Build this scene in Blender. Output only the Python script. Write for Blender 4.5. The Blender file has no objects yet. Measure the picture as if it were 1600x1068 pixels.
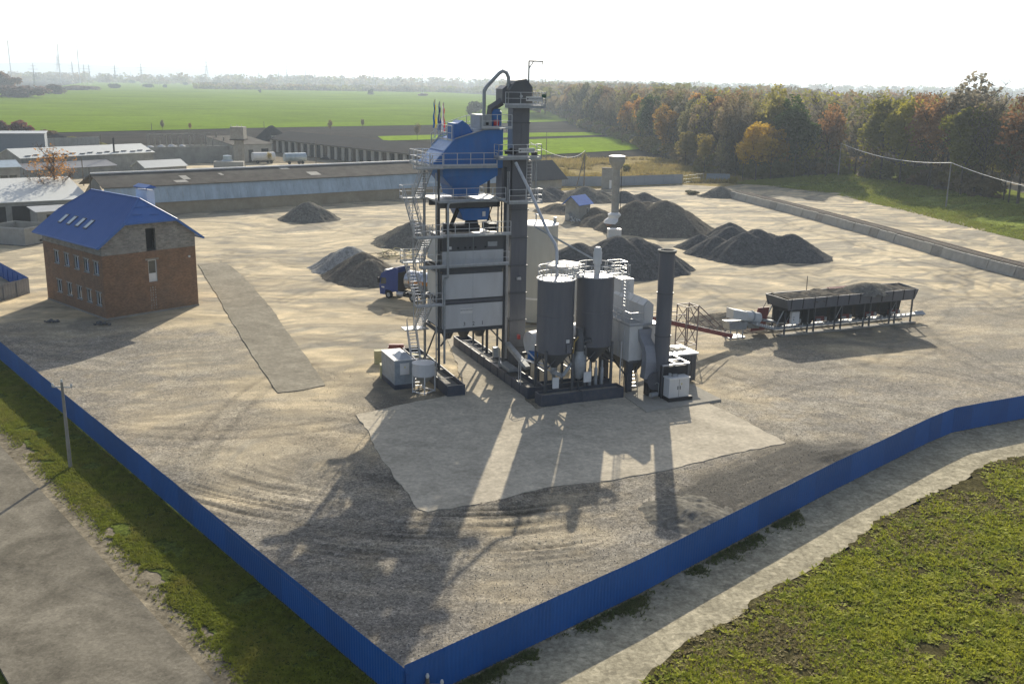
import bpy, bmesh, math, random
import numpy as np
from mathutils import Vector, Matrix, Euler

random.seed(7); RNG = np.random.default_rng(7)
rad = math.radians
C = bpy.context.scene.collection
SC = bpy.context.scene

# ------------------------------------------------------------ camera, world, sun, exposure
CAM_H = 27.0; FPX = 1600.0; PITCH = rad(14.34); ROLL = rad(1.0)
cd = bpy.data.cameras.new('camera'); cam = bpy.data.objects.new('camera', cd); C.objects.link(cam)
cd.sensor_width = 36.0; cd.lens = 36.0 * FPX / 1600.0; cd.clip_start = 0.5; cd.clip_end = 30000
_f = np.array([0, math.cos(PITCH), -math.sin(PITCH)]); _u = np.array([0, math.sin(PITCH), math.cos(PITCH)]); _r = np.array([1., 0, 0])
_c, _s = math.cos(ROLL), math.sin(ROLL)
RT = _c*_r + _s*_u; UP = -_s*_r + _c*_u
Rm = Matrix(((RT[0], UP[0], -_f[0]), (RT[1], UP[1], -_f[1]), (RT[2], UP[2], -_f[2])))
cam.matrix_world = Matrix.Translation((0, 0, CAM_H)) @ Rm.to_4x4()
SC.camera = cam

SUN_EL, SUN_AZ = 24.0, 6.7          # degrees above the horizon, degrees right of +Y
HAZE = 0.00019
w = bpy.data.worlds.new('World'); SC.world = w; w.use_nodes = True
wn = w.node_tree.nodes; wl = w.node_tree.links
bg = wn['Background']
sky = wn.new('ShaderNodeTexSky'); sky.sky_type = 'NISHITA'; sky.sun_disc = False
sky.sun_elevation = rad(SUN_EL); sky.sun_rotation = rad(SUN_AZ)
sky.air_density = 1.0; sky.dust_density = 2.5; sky.ozone_density = 1.2; sky.altitude = 200
hs = wn.new('ShaderNodeHueSaturation'); hs.inputs['Saturation'].default_value = 0.55
wl.new(sky.outputs[0], hs.inputs['Color'])
wt = wn.new('ShaderNodeMix'); wt.data_type = 'RGBA'; wt.blend_type = 'MULTIPLY'; wt.inputs[0].default_value = 1; wt.inputs[7].default_value = (0.95, 1.0, 1.10, 1)
wl.new(hs.outputs[0], wt.inputs[6]); wl.new(wt.outputs[2], bg.inputs[0]); bg.inputs[1].default_value = 0.10
sd = bpy.data.lights.new('sun', 'SUN'); so = bpy.data.objects.new('sun', sd); C.objects.link(so)
sd.energy = 5.0; sd.angle = rad(0.53); sd.color = (1.0, 0.91, 0.75)
sdir = Vector((math.sin(rad(SUN_AZ))*math.cos(rad(SUN_EL)), math.cos(rad(SUN_AZ))*math.cos(rad(SUN_EL)), math.sin(rad(SUN_EL))))
so.rotation_euler = sdir.to_track_quat('Z', 'Y').to_euler(); so.location = (0, 0, 60)
SC.view_settings.view_transform = 'Standard'; SC.view_settings.look = 'None'
SC.view_settings.exposure = 0.42; SC.view_settings.gamma = 1.0; SC.view_settings.use_curve_mapping = False
SC.render.engine = 'CYCLES'
SC.cycles.volume_bounces = 0

# ------------------------------------------------------------ measuring: photograph pixel -> real place
def _ray(x, y): return (x-800)/FPX*RT - (y-534)/FPX*UP + _f
def at(x, y, z=0.0):
    d = _ray(x, y); t = (z-CAM_H)/d[2]
    return (d[0]*t, d[1]*t, z)
def hgt(x, y, P):
    d = _ray(x, y); return CAM_H + d[2]*P[1]/d[1]

# ------------------------------------------------------------ materials
def M(name, col, rough=0.65, metal=0.0, var=0.18, scale=2.0, bump=0.0, bscale=20.0, dirt=None, dirts=0.35, dscale=0.6, streak=(1, 1, 1), trans=0.0, objcol=False, spec=0.5):
    m = bpy.data.materials.new(name); m.use_nodes = True
    nt = m.node_tree; n = nt.nodes; l = nt.links; b = n['Principled BSDF']
    b.inputs['Roughness'].default_value = rough; b.inputs['Metallic'].default_value = metal
    b.inputs['Specular IOR Level'].default_value = spec
    tc = n.new('ShaderNodeTexCoord'); mp = n.new('ShaderNodeMapping'); mp.inputs['Scale'].default_value = streak
    l.new(tc.outputs['Object'], mp.inputs[0])
    nz = n.new('ShaderNodeTexNoise'); nz.inputs['Scale'].default_value = scale; nz.inputs['Detail'].default_value = 6; nz.inputs['Roughness'].default_value = 0.65
    l.new(mp.outputs[0], nz.inputs[0])
    mx = n.new('ShaderNodeMix'); mx.data_type = 'RGBA'
    mx.inputs[6].default_value = (*[c*(1-var) for c in col], 1); mx.inputs[7].default_value = (*[min(1, c*(1+var)) for c in col], 1)
    mr = n.new('ShaderNodeMapRange'); mr.inputs[1].default_value = 0.3; mr.inputs[2].default_value = 0.7
    l.new(nz.outputs[0], mr.inputs[0]); l.new(mr.outputs[0], mx.inputs[0])
    out = mx.outputs[2]
    if dirt:
        n2 = n.new('ShaderNodeTexNoise'); n2.inputs['Scale'].default_value = dscale; n2.inputs['Detail'].default_value = 8; n2.inputs['Roughness'].default_value = 0.7
        l.new(mp.outputs[0], n2.inputs[0])
        r2 = n.new('ShaderNodeMapRange'); r2.inputs[1].default_value = 0.45; r2.inputs[2].default_value = 0.75; r2.inputs[4].default_value = dirts
        l.new(n2.outputs[0], r2.inputs[0])
        m2 = n.new('ShaderNodeMix'); m2.data_type = 'RGBA'; m2.inputs[7].default_value = (*dirt, 1)
        l.new(r2.outputs[0], m2.inputs[0]); l.new(out, m2.inputs[6]); out = m2.outputs[2]
    if objcol:
        oi = n.new('ShaderNodeObjectInfo'); m3 = n.new('ShaderNodeMix'); m3.data_type = 'RGBA'; m3.blend_type = 'MULTIPLY'; m3.inputs[0].default_value = 1
        l.new(out, m3.inputs[6]); l.new(oi.outputs['Color'], m3.inputs[7]); out = m3.outputs[2]
    l.new(out, b.inputs['Base Color'])
    if bump:
        n3 = n.new('ShaderNodeTexNoise'); n3.inputs['Scale'].default_value = bscale; n3.inputs['Detail'].default_value = 5
        l.new(mp.outputs[0], n3.inputs[0])
        bp = n.new('ShaderNodeBump'); bp.inputs['Strength'].default_value = min(1, bump); bp.inputs['Distance'].default_value = 0.05
        l.new(n3.outputs[0], bp.inputs['Height']); l.new(bp.outputs[0], b.inputs['Normal'])
    if trans:
        tr = n.new('ShaderNodeBsdfTranslucent'); l.new(out, tr.inputs[0])
        ms = n.new('ShaderNodeMixShader'); ms.inputs[0].default_value = trans
        l.new(b.outputs[0], ms.inputs[1]); l.new(tr.outputs[0], ms.inputs[2])
        l.new(ms.outputs[0], n['Material Output'].inputs[0])
    return m

def brick_mat(name, c1, c2, mortar, bw, bh, ms=0.012):
    m = M(name, c1, 0.9, var=0.22, scale=0.9, dirt=(0.20, 0.16, 0.12), dirts=0.45, dscale=0.35)
    nt = m.node_tree; n = nt.nodes; l = nt.links; b = n['Principled BSDF']
    src = b.inputs['Base Color'].links[0].from_socket
    tc = n.new('ShaderNodeTexCoord'); sp = n.new('ShaderNodeSeparateXYZ'); cb = n.new('ShaderNodeCombineXYZ'); ad = n.new('ShaderNodeMath'); ad.operation = 'ADD'
    l.new(tc.outputs['Object'], sp.inputs[0]); l.new(sp.outputs[0], ad.inputs[0]); l.new(sp.outputs[1], ad.inputs[1])
    l.new(ad.outputs[0], cb.inputs[0]); l.new(sp.outputs[2], cb.inputs[1])
    br = n.new('ShaderNodeTexBrick'); br.inputs['Scale'].default_value = 1; br.inputs['Brick Width'].default_value = bw; br.inputs['Row Height'].default_value = bh
    br.inputs['Mortar Size'].default_value = ms; br.inputs['Color1'].default_value = (0.72, 0.72, 0.72, 1); br.inputs['Color2'].default_value = (1.2, 1.15, 1.1, 1)
    br.inputs['Mortar'].default_value = (*mortar, 1); br.inputs['Bias'].default_value = 0.1
    l.new(cb.outputs[0], br.inputs[0])
    mx = n.new('ShaderNodeMix'); mx.data_type = 'RGBA'; mx.blend_type = 'MULTIPLY'; mx.inputs[0].default_value = 1
    l.new(src, mx.inputs[6]); l.new(br.outputs[0], mx.inputs[7]); l.new(mx.outputs[2], b.inputs['Base Color'])
    bp = n.new('ShaderNodeBump'); bp.inputs['Strength'].default_value = 0.7; bp.inputs['Distance'].default_value = 0.02; bp.invert = True
    l.new(br.outputs[1], bp.inputs['Height']); l.new(bp.outputs[0], b.inputs['Normal'])
    return m

m_fence = M('blue_painted_sheet', (0.004, 0.098, 0.37), 0.5, var=0.14, scale=0.25, dirt=(0.02, 0.09, 0.26), dirts=0.3, dscale=3)
_nt = m_fence.node_tree; _b = _nt.nodes['Principled BSDF']; _src = _b.inputs['Base Color'].links[0].from_socket      # every sheet faded a little differently
_oi = _nt.nodes.new('ShaderNodeObjectInfo'); _mr = _nt.nodes.new('ShaderNodeMapRange'); _mr.inputs[3].default_value = .84; _mr.inputs[4].default_value = 1.12; _nt.links.new(_oi.outputs['Random'], _mr.inputs[0])
_vm = _nt.nodes.new('ShaderNodeVectorMath'); _vm.operation = 'SCALE'; _nt.links.new(_src, _vm.inputs[0]); _nt.links.new(_mr.outputs[0], _vm.inputs['Scale']); _nt.links.new(_vm.outputs[0], _b.inputs['Base Color'])
m_fence_back = M('grey_primer_sheet', (0.22, 0.24, 0.27), 0.5, var=0.1, scale=1, dirt=(0.2, 0.17, 0.13), dirts=0.2)
m_blue = M('blue_plant_paint', (0.022, 0.15, 0.44), 0.5, var=0.10, scale=0.8, dirt=(0.16, 0.18, 0.2), dirts=0.28, dscale=0.9, streak=(1, 1, 0.35))
m_roofblue = M('blue_roof_sheet', (0.035, 0.135, 0.42), 0.42, var=0.10, scale=0.5, dirt=(0.10, 0.12, 0.2), dirts=0.18, dscale=0.5)
m_anth = M('anthracite_paint', (0.082, 0.087, 0.095), 0.5, var=0.14, scale=0.7, dirt=(0.16, 0.155, 0.14), dirts=0.25, dscale=0.8, streak=(1, 1, 0.3))
m_anthl = M('slate_grey_paint', (0.115, 0.12, 0.138), 0.45, var=0.12, scale=0.7, dirt=(0.2, 0.19, 0.17), dirts=0.25, dscale=0.7, streak=(1.5, 1.5, 0.2))
m_navy = M('dark_navy_steel', (0.05, 0.06, 0.085), 0.5, var=0.15, scale=1, dirt=(0.2, 0.18, 0.15), dirts=0.35, dscale=1.2)
m_galv = M('galvanised_steel', (0.36, 0.38, 0.39), 0.5, 0.35, var=0.15, scale=3, dirt=(0.2, 0.19, 0.17), dirts=0.3, dscale=2)
m_galvw = M('bright_galvanised_steel', (0.55, 0.56, 0.57), 0.4, 0.3, var=0.12, scale=3, dirt=(0.3, 0.28, 0.25), dirts=0.3, dscale=2)
m_clad = M('pale_grey_cladding', (0.58, 0.59, 0.59), 0.5, var=0.05, scale=0.6, dirt=(0.25, 0.24, 0.22), dirts=0.22, dscale=0.8, streak=(1, 1, 0.25))
m_cladw = M('off_white_cladding', (0.60, 0.61, 0.60), 0.5, var=0.05, scale=0.6, dirt=(0.3, 0.28, 0.24), dirts=0.3, dscale=0.8, streak=(1, 1, 0.3))
m_dark = M('black_steel_and_shade', (0.022, 0.022, 0.024), 0.7, var=0.3, scale=2)  # black steel; also the painted shade in bins, openings and garage bays
m_tank = M('silo_beige_grey', (0.42, 0.42, 0.38), 0.55, var=0.06, scale=0.6, dirt=(0.28, 0.27, 0.22), dirts=0.3, dscale=0.5, streak=(1.5, 1.5, 0.2))
m_white = M('white_paint', (0.72, 0.72, 0.70), 0.5, var=0.06, scale=1, dirt=(0.4, 0.38, 0.33), dirts=0.3)
m_rust = M('rusty_red_steel', (0.22, 0.055, 0.05), 0.6, var=0.2, scale=2, dirt=(0.10, 0.06, 0.05), dirts=0.5)
m_red = M('red_paint', (0.5, 0.03, 0.03), 0.5)
m_glass = M('dark_window_glass', (0.03, 0.045, 0.055), 0.08, var=0.3, scale=1, spec=0.9)
m_brick = brick_mat('red_brown_brick', (0.275, 0.16, 0.092), None, (0.7, 0.8, 0.9), 0.26, 0.077)
m_block = brick_mat('grey_blockwork', (0.27, 0.265, 0.245), None, (1.1, 1.1, 1.08), 0.42, 0.2, 0.02)
m_conc = M('aged_concrete', (0.30, 0.285, 0.25), 0.9, var=0.16, scale=1.2, bump=0.3, dirt=(0.16, 0.14, 0.11), dirts=0.5, dscale=0.7)
m_concl = M('pale_concrete', (0.40, 0.385, 0.34), 0.9, var=0.12, scale=1.2, bump=0.3, dirt=(0.2, 0.17, 0.13), dirts=0.45, dscale=0.5)
m_render = M('stained_grey_render', (0.30, 0.30, 0.275), 0.95, var=0.14, scale=0.7, dirt=(0.15, 0.14, 0.12), dirts=0.6, dscale=0.4)
m_whiteroof = M('white_roof_sheet', (0.56, 0.58, 0.56), 0.6, var=0.06, scale=0.4, dirt=(0.4, 0.42, 0.38), dirts=0.4, dscale=0.2)
m_asb = M('brown_grey_roof_slates', (0.095, 0.088, 0.078), 0.95, spec=.05, var=0.3, scale=0.5, dirt=(0.19, 0.18, 0.16), dirts=0.45, dscale=0.15, bump=0.4, bscale=3)
m_skirt = M('weathered_blue_grey_tin', (0.36, 0.44, 0.49), 0.42, 0.3, var=0.22, scale=0.7, dirt=(0.42, 0.48, 0.52), dirts=0.5, dscale=0.8, streak=(1.0, 1.0, 0.25))
m_timber = M('grey_pole_wood', (0.17, 0.15, 0.12), 0.9, var=0.3, scale=6, streak=(1, 1, 0.2))
m_rubber = M('tyre_rubber', (0.02, 0.02, 0.02), 0.85)
m_truck = M('royal_blue_lorry_paint', (0.010, 0.048, 0.23), 0.35, var=0.05)
m_steelp = M('polished_tank_steel', (0.55, 0.56, 0.58), 0.25, 0.85, var=0.08)
m_yel = M('faded_yellow_block', (0.50, 0.46, 0.25), 0.8, dirt=(0.3, 0.28, 0.2), dirts=0.4)
m_bark = M('bark', (0.075, 0.062, 0.05), 0.95, var=0.4, scale=3, objcol=False)
m_twig = M('bare_twigs', (0.12, 0.10, 0.085), 0.95, var=0.35, scale=0.5, objcol=True, trans=0.2)
m_leaf = M('autumn_leaves', (1, 1, 1), 0.75, var=0.45, scale=0.45, objcol=True, trans=0.58, spec=0.2)
m_sleeper = M('old_sleeper_wood', (0.075, 0.062, 0.05), 0.95, var=0.4, scale=2)
m_railst = M('rusty_rail', (0.13, 0.085, 0.06), 0.6, 0.4)

# ------------------------------------------------------------ mesh collector
ORG = {}; FR = {}
class Frame:
    def __init__(s, x, y, deg): s.x, s.y, s.a = x, y, rad(deg); s.c, s.s = math.cos(s.a), math.sin(s.a)
    def w(s, p): return (s.x + s.c*p[0] - s.s*p[1], s.y + s.s*p[0] + s.c*p[1], p[2])
    def l(s, P): dx, dy = P[0]-s.x, P[1]-s.y; return (s.c*dx + s.s*dy, -s.s*dx + s.c*dy, P[2] if len(P) > 2 else 0)
WORLD = Frame(0, 0, 0)
PL = Frame(1.85, 85.4, 22.5)

class MB:
    def __init__(s): s.v = []; s.f = []; s.m = []; s.sm = []
    def add(s, vs, fs, m=0, sm=False):
        o = len(s.v); s.v += [tuple(map(float, v)) for v in vs]; s.f += [tuple(i+o for i in f) for f in fs]; s.m += [m]*len(fs); s.sm += [sm]*len(fs); return s
    def box(s, x0, x1, y0, y1, z0, z1, m=0):
        return s.add([(x0,y0,z0),(x1,y0,z0),(x1,y1,z0),(x0,y1,z0),(x0,y0,z1),(x1,y0,z1),(x1,y1,z1),(x0,y1,z1)],
                     [(0,3,2,1),(4,5,6,7),(0,1,5,4),(1,2,6,5),(2,3,7,6),(3,0,4,7)], m)
    def hexa(s, lo, hi, m=0):
        return s.add(list(lo)+list(hi), [(0,3,2,1),(4,5,6,7),(0,1,5,4),(1,2,6,5),(2,3,7,6),(3,0,4,7)], m)
    def beam(s, p, q, a=0.1, b=None, m=0):
        b = b or a; p = Vector(p); q = Vector(q); d = (q-p)
        if d.length < 1e-6: return s
        d.normalize(); up = Vector((0,0,1)) if abs(d.z) < 0.95 else Vector((1,0,0))
        x = d.cross(up).normalized()*a/2; y = x.normalized().cross(d)*b/2
        vs = [p-x-y, p+x-y, p+x+y, p-x+y, q-x-y, q+x-y, q+x+y, q-x+y]
        return s.add(vs, [(0,1,2,3),(7,6,5,4),(0,4,5,1),(1,5,6,2),(2,6,7,3),(3,7,4,0)], m)
    def ibeam(s, p, q, w=0.2, h=0.2, t=0.03, m=0):
        p = Vector(p); q = Vector(q); d = (q-p).normalized(); up = Vector((0,0,1)) if abs(d.z) < 0.95 else Vector((0,1,0))
        x = d.cross(up).normalized(); y = x.cross(d)
        s.beam(p+y*(h/2-t/2), q+y*(h/2-t/2), w, t, m); s.beam(p-y*(h/2-t/2), q-y*(h/2-t/2), w, t, m); s.beam(p, q, t, h-2*t, m); return s
    def tube(s, p, q, r, n=8, r2=None, m=0, caps=True):
        return s.path([p, q], [r, r if r2 is None else r2], n, m, caps)
    def path(s, pts, r, n=8, m=0, caps=True):
        pts = [Vector(p) for p in pts]; k = len(pts)
        rs = r if isinstance(r, (list, tuple)) else [r]*k
        d0 = (pts[1]-pts[0]).normalized(); ref = Vector((0,0,1)) if abs(d0.z) < 0.9 else Vector((1,0,0))
        x = d0.cross(ref).normalized(); vs = []
        for i, p in enumerate(pts):
            if i == 0: d = d0
            elif i == k-1: d = (pts[i]-pts[i-1]).normalized()
            else: d = ((pts[i]-pts[i-1]).normalized() + (pts[i+1]-pts[i]).normalized()).normalized()
            x = (x - d*x.dot(d)).normalized(); y = d.cross(x)
            for j in range(n):
                t = 2*math.pi*j/n; vs.append(p + (x*math.cos(t)+y*math.sin(t))*rs[i])
        fs = [(i*n+j, i*n+(j+1)%n, (i+1)*n+(j+1)%n, (i+1)*n+j) for i in range(k-1) for j in range(n)]
        s.add(vs, fs, m, True)
        if caps:
            s.add([vs[j] for j in range(n)], [tuple(reversed(range(n)))], m); s.add([vs[(k-1)*n+j] for j in range(n)], [tuple(range(n))], m)
        return s
    def lathe(s, c, prof, n=24, m=0, a0=0.0):
        vs = []; k = len(prof)
        for r, z in prof:
            for j in range(n):
                t = a0+2*math.pi*j/n; vs.append((c[0]+r*math.cos(t), c[1]+r*math.sin(t), c[2]+z))
        fs = [(i*n+j, i*n+(j+1)%n, (i+1)*n+(j+1)%n, (i+1)*n+j) for i in range(k-1) for j in range(n)]
        return s.add(vs, fs, m, True)
    def prism(s, poly, z0, z1, m=0):
        n = len(poly); ar = sum(poly[i][0]*poly[(i+1)%n][1]-poly[(i+1)%n][0]*poly[i][1] for i in range(n))
        if ar < 0: poly = poly[::-1]
        vs = [(p[0],p[1],z0) for p in poly]+[(p[0],p[1],z1) for p in poly]
        return s.add(vs, [tuple(reversed(range(n))), tuple(range(n,2*n))]+[(i,(i+1)%n,n+(i+1)%n,n+i) for i in range(n)], m)
    def extr(s, poly, vec, m=0):
        n = len(poly); v = Vector(vec); vs = [Vector(p) for p in poly]; vs += [p+v for p in vs]
        return s.add(vs, [tuple(reversed(range(n))), tuple(range(n,2*n))]+[(i,(i+1)%n,n+(i+1)%n,n+i) for i in range(n)], m)
    def quad(s, *p, m=0): return s.add(p, [tuple(range(len(p)))], m)
    def build(s, name, mat, parent=None, frame=None, **tags):
        fr = frame or (FR[parent.name] if parent is not None else WORLD)
        org = ORG[parent.name] if parent is not None else None
        me = bpy.data.meshes.new(name)
        if org is None: org = tags.pop('org', (0, 0, 0))
        vs = [(v[0]-org[0], v[1]-org[1], v[2]-org[2]) for v in s.v]
        me.from_pydata(vs, [], s.f)
        mats = mat if isinstance(mat, (list, tuple)) else [mat]
        for q in mats: me.materials.append(q)
        me.polygons.foreach_set('material_index', s.m); me.polygons.foreach_set('use_smooth', s.sm)
        if any(s.sm): me.set_sharp_from_angle(angle=0.7)
        bm = bmesh.new(); bm.from_mesh(me); bmesh.ops.recalc_face_normals(bm, faces=bm.faces); bm.to_mesh(me); bm.free()
        o = bpy.data.objects.new(name, me); C.objects.link(o)
        if parent is not None: o.parent = parent
        else: o.location = fr.w(org); o.rotation_euler = (0, 0, fr.a)
        ORG[o.name] = org; FR[o.name] = fr
        for k, v in tags.items(): o[k] = v
        return o

def thing(name, label, cat, org=(0,0,0), frame=WORLD, group=None):
    o = bpy.data.objects.new(name, None); C.objects.link(o); o.empty_display_size = 0.5
    o.location = frame.w(org); o.rotation_euler = (0, 0, frame.a); ORG[o.name] = org; FR[o.name] = frame
    o['label'] = label; o['category'] = cat
    if group: o['group'] = group
    return o
def tag(o, label, cat, group=None):
    o['label'] = label; o['category'] = cat
    if group: o['group'] = group
    return o
def copy_tree(root, loc, rz, scale=None, label=None, color=None, group=None, parent=None):
    c = root.copy(); C.objects.link(c)
    if parent is None:
        c.location = loc; c.rotation_euler = (0, 0, rz)
        if scale is not None: c.scale = (scale, scale, scale) if not hasattr(scale, '__len__') else scale
        if label: c['label'] = label
        if group: c['group'] = group
    else: c.parent = parent
    if color is not None: c.color = (*color, 1)
    for ch in list(root.children): copy_tree(ch, None, 0, color=color, parent=c)
    return c
def part_copy(o, parent, loc, rz=0, scale=None):
    c = o.copy(); C.objects.link(c); c.parent = parent; c.location = loc; c.rotation_euler = (0, 0, rz)
    if scale: c.scale = scale
    return c
def grid_mesh(name, V, F, mat, smooth=True, cols=None, **tags):
    me = bpy.data.meshes.new(name); V = np.asarray(V, np.float32); F = np.asarray(F, np.int32)
    me.vertices.add(len(V)); me.vertices.foreach_set('co', V.ravel())
    k = F.shape[1]; me.loops.add(F.size); me.loops.foreach_set('vertex_index', F.ravel())
    me.polygons.add(len(F)); me.polygons.foreach_set('loop_start', np.arange(0, F.size, k, dtype=np.int32))
    me.polygons.foreach_set('use_smooth', np.full(len(F), smooth)); me.materials.append(mat)
    me.update(calc_edges=True)
    if cols is not None:
        ca = me.color_attributes.new('tint', 'FLOAT_COLOR', 'POINT')
        cc = np.ones((len(V), 4), np.float32); cc[:, :cols.shape[1]] = cols; ca.data.foreach_set('color', cc.ravel())
    o = bpy.data.objects.new(name, me); C.objects.link(o)
    for q, v in tags.items(): o[q] = v
    return o

# numpy value noise
_perm = RNG.random((256, 256))
def vn(x, y):
    xi = np.floor(x).astype(int); yi = np.floor(y).astype(int); fx = x-xi; fy = y-yi
    fx = fx*fx*(3-2*fx); fy = fy*fy*(3-2*fy)
    a = _perm[xi % 256, yi % 256]; b = _perm[(xi+1) % 256, yi % 256]; c = _perm[xi % 256, (yi+1) % 256]; d = _perm[(xi+1) % 256, (yi+1) % 256]
    return (a*(1-fx)+b*fx)*(1-fy)+(c*(1-fx)+d*fx)*fy
def fbm(x, y, o=4):
    r = 0; am = 0.5; t = 0
    for i in range(o): r = r+am*vn(x+17.3*i, y+9.1*i); t += am; am *= 0.5; x = x*2.03; y = y*2.03
    return r/t
def inpoly(x, y, poly):
    ins = np.zeros(x.shape, bool); n = len(poly)
    for i in range(n):
        x0, y0 = poly[i][:2]; x1, y1 = poly[(i+1) % n][:2]
        if y0 == y1: continue
        c = ((y0 > y) != (y1 > y)) & (x < (x1-x0)*(y-y0)/(y1-y0)+x0); ins ^= c
    return ins
def segd(x, y, pts):
    best = np.full(x.shape, 1e9)
    for (x0, y0), (x1, y1) in zip([p[:2] for p in pts[:-1]], [p[:2] for p in pts[1:]]):
        dx, dy = x1-x0, y1-y0; t = np.clip(((x-x0)*dx+(y-y0)*dy)/(dx*dx+dy*dy), 0, 1)
        best = np.minimum(best, np.hypot(x-x0-t*dx, y-y0-t*dy))
    return best
def spoly(pts, sm=2):
    return [at(*p)[:2] for p in pts]

# ------------------------------------------------------------ ground materials
def ground_mat(name, cols=None, speck=0.5, sscale=9.0, bump=0.6, base=(0.3,0.28,0.24), rough=0.95, big=0.15, bigs=0.25, sscale2=2.2, swirl=False):
    m = bpy.data.materials.new(name); m.use_nodes = True; nt = m.node_tree; n = nt.nodes; l = nt.links; b = n['Principled BSDF']
    b.inputs['Roughness'].default_value = rough; b.inputs['Specular IOR Level'].default_value = 0.0 if not cols else 0.12
    g = n.new('ShaderNodeNewGeometry'); pos = g.outputs['Position']
    if cols:
        a = n.new('ShaderNodeAttribute'); a.attribute_name = 'tint'; col = a.outputs['Color']
    else:
        rg = n.new('ShaderNodeRGB'); rg.outputs[0].default_value = (*base, 1); col = rg.outputs[0]
    def noise(sc, det=5, ro=0.6, dist=0.0):
        z = n.new('ShaderNodeTexNoise'); z.inputs['Scale'].default_value = sc; z.inputs['Detail'].default_value = det; z.inputs['Roughness'].default_value = ro; z.inputs['Distortion'].default_value = dist
        l.new(pos, z.inputs[0]); return z.outputs[0]
    def rng(s, a0, a1, b0, b1):
        r = n.new('ShaderNodeMapRange'); r.inputs[1].default_value = a0; r.inputs[2].default_value = a1; r.inputs[3].default_value = b0; r.inputs[4].default_value = b1; l.new(s, r.inputs[0]); return r.outputs[0]
    def mul(a0, b0):
        q = n.new('ShaderNodeMath'); q.operation = 'MULTIPLY'; l.new(a0, q.inputs[0]); l.new(b0, q.inputs[1]); return q.outputs[0]
    f1 = noise(sscale, 3, 0.75); f2 = noise(sscale2, 5, 0.7, 0.6); f3 = noise(bigs, 5, 0.6, 1.5)
    v = n.new('ShaderNodeTexVoronoi'); v.inputs['Scale'].default_value = sscale*0.8; l.new(pos, v.inputs[0])
    if cols: sp_amt = a.outputs['Alpha']
    k = mul(mul(rng(f1, 0.3, 0.7, 1-speck, 1+speck), rng(f2, 0.3, 0.7, 1-speck*0.55, 1+speck*0.5)), rng(f3, 0.3, 0.7, 1-big, 1+big))
    sx = n.new('ShaderNodeSeparateColor'); l.new(v.outputs['Color'], sx.inputs[0])
    k = mul(k, rng(sx.outputs[0], 0, 1, 1-speck*0.55, 1+speck*0.55))
    if cols:                                                  # gravel is speckled, packed dust is smooth and streaky
        mpp = n.new('ShaderNodeMapping'); mpp.inputs['Scale'].default_value = (1.1, 3.0, 1); mpp.inputs['Rotation'].default_value = (0, 0, .25); l.new(pos, mpp.inputs[0])
        z = n.new('ShaderNodeTexNoise'); z.inputs['Scale'].default_value = 1.1; z.inputs['Detail'].default_value = 7; z.inputs['Roughness'].default_value = .62; z.inputs['Distortion'].default_value = 1.2; l.new(mpp.outputs[0], z.inputs[0])
        k2 = mul(rng(z.outputs[0], .3, .7, .86, 1.13), mul(rng(f1, .3, .7, .90, 1.10), rng(f3, .3, .7, .92, 1.08)))
        km = n.new('ShaderNodeMix'); km.data_type = 'FLOAT'; l.new(sp_amt, km.inputs[0]); l.new(k2, km.inputs[2]); l.new(k, km.inputs[3]); k = km.outputs[0]
    mx = n.new('ShaderNodeMix'); mx.data_type = 'RGBA'; mx.blend_type = 'MULTIPLY'; mx.inputs[0].default_value = 1
    cc = n.new('ShaderNodeCombineColor')
    for i in range(3): l.new(k, cc.inputs[i])
    l.new(col, mx.inputs[6]); l.new(cc.outputs[0], mx.inputs[7]); l.new(mx.outputs[2], b.inputs['Base Color'])
    bp = n.new('ShaderNodeBump'); bp.inputs['Strength'].default_value = bump; bp.inputs['Distance'].default_value = 0.06
    l.new(mul(f1, f2), bp.inputs['Height']); l.new(bp.outputs[0], b.inputs['Normal'])
    return m

# ------------------------------------------------------------ the yard: one dense sheet with ruts, tracks and dust
FL = [(-4.45, 40.0), (-49.5, 95.4), (-122, 185.1)]                      # left fence line
FRT = [at(668, 1071)[:2], at(1000, 926)[:2], at(1300, 766)[:2], at(1450, 691)[:2], at(1487, 675)[:2], at(1600, 653)[:2], (66, 98.5)]
FRT[0] = FL[0]
yard_poly = [FL[0]] + FRT[1:] + [(150, 150), (150, 320), (75, 335), (-60, 335), (-200, 300)] + [FL[2]]
APRON = spoly([(556,648),(575,672),(590,705),(612,738),(632,765),(652,795),(668,800),(760,785),(850,762),(940,752),(1040,735),(1140,710),(1228,692),(1170,660),(1105,628),(1085,600),(975,612),(838,640),(735,540),(726,528),(700,528),(728,612),(640,630)])
SLAB = spoly([(309,413),(354,412),(375,428),(396,449),(428,488),(457,530),(484,565),(508,602),(472,610),(434,614),(412,582),(390,548),(361,501),(344,470),(329,446)])
PAD = spoly([(976,621),(1010,645),(1127,626),(1085,604),(1040,590),(990,600)])
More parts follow.
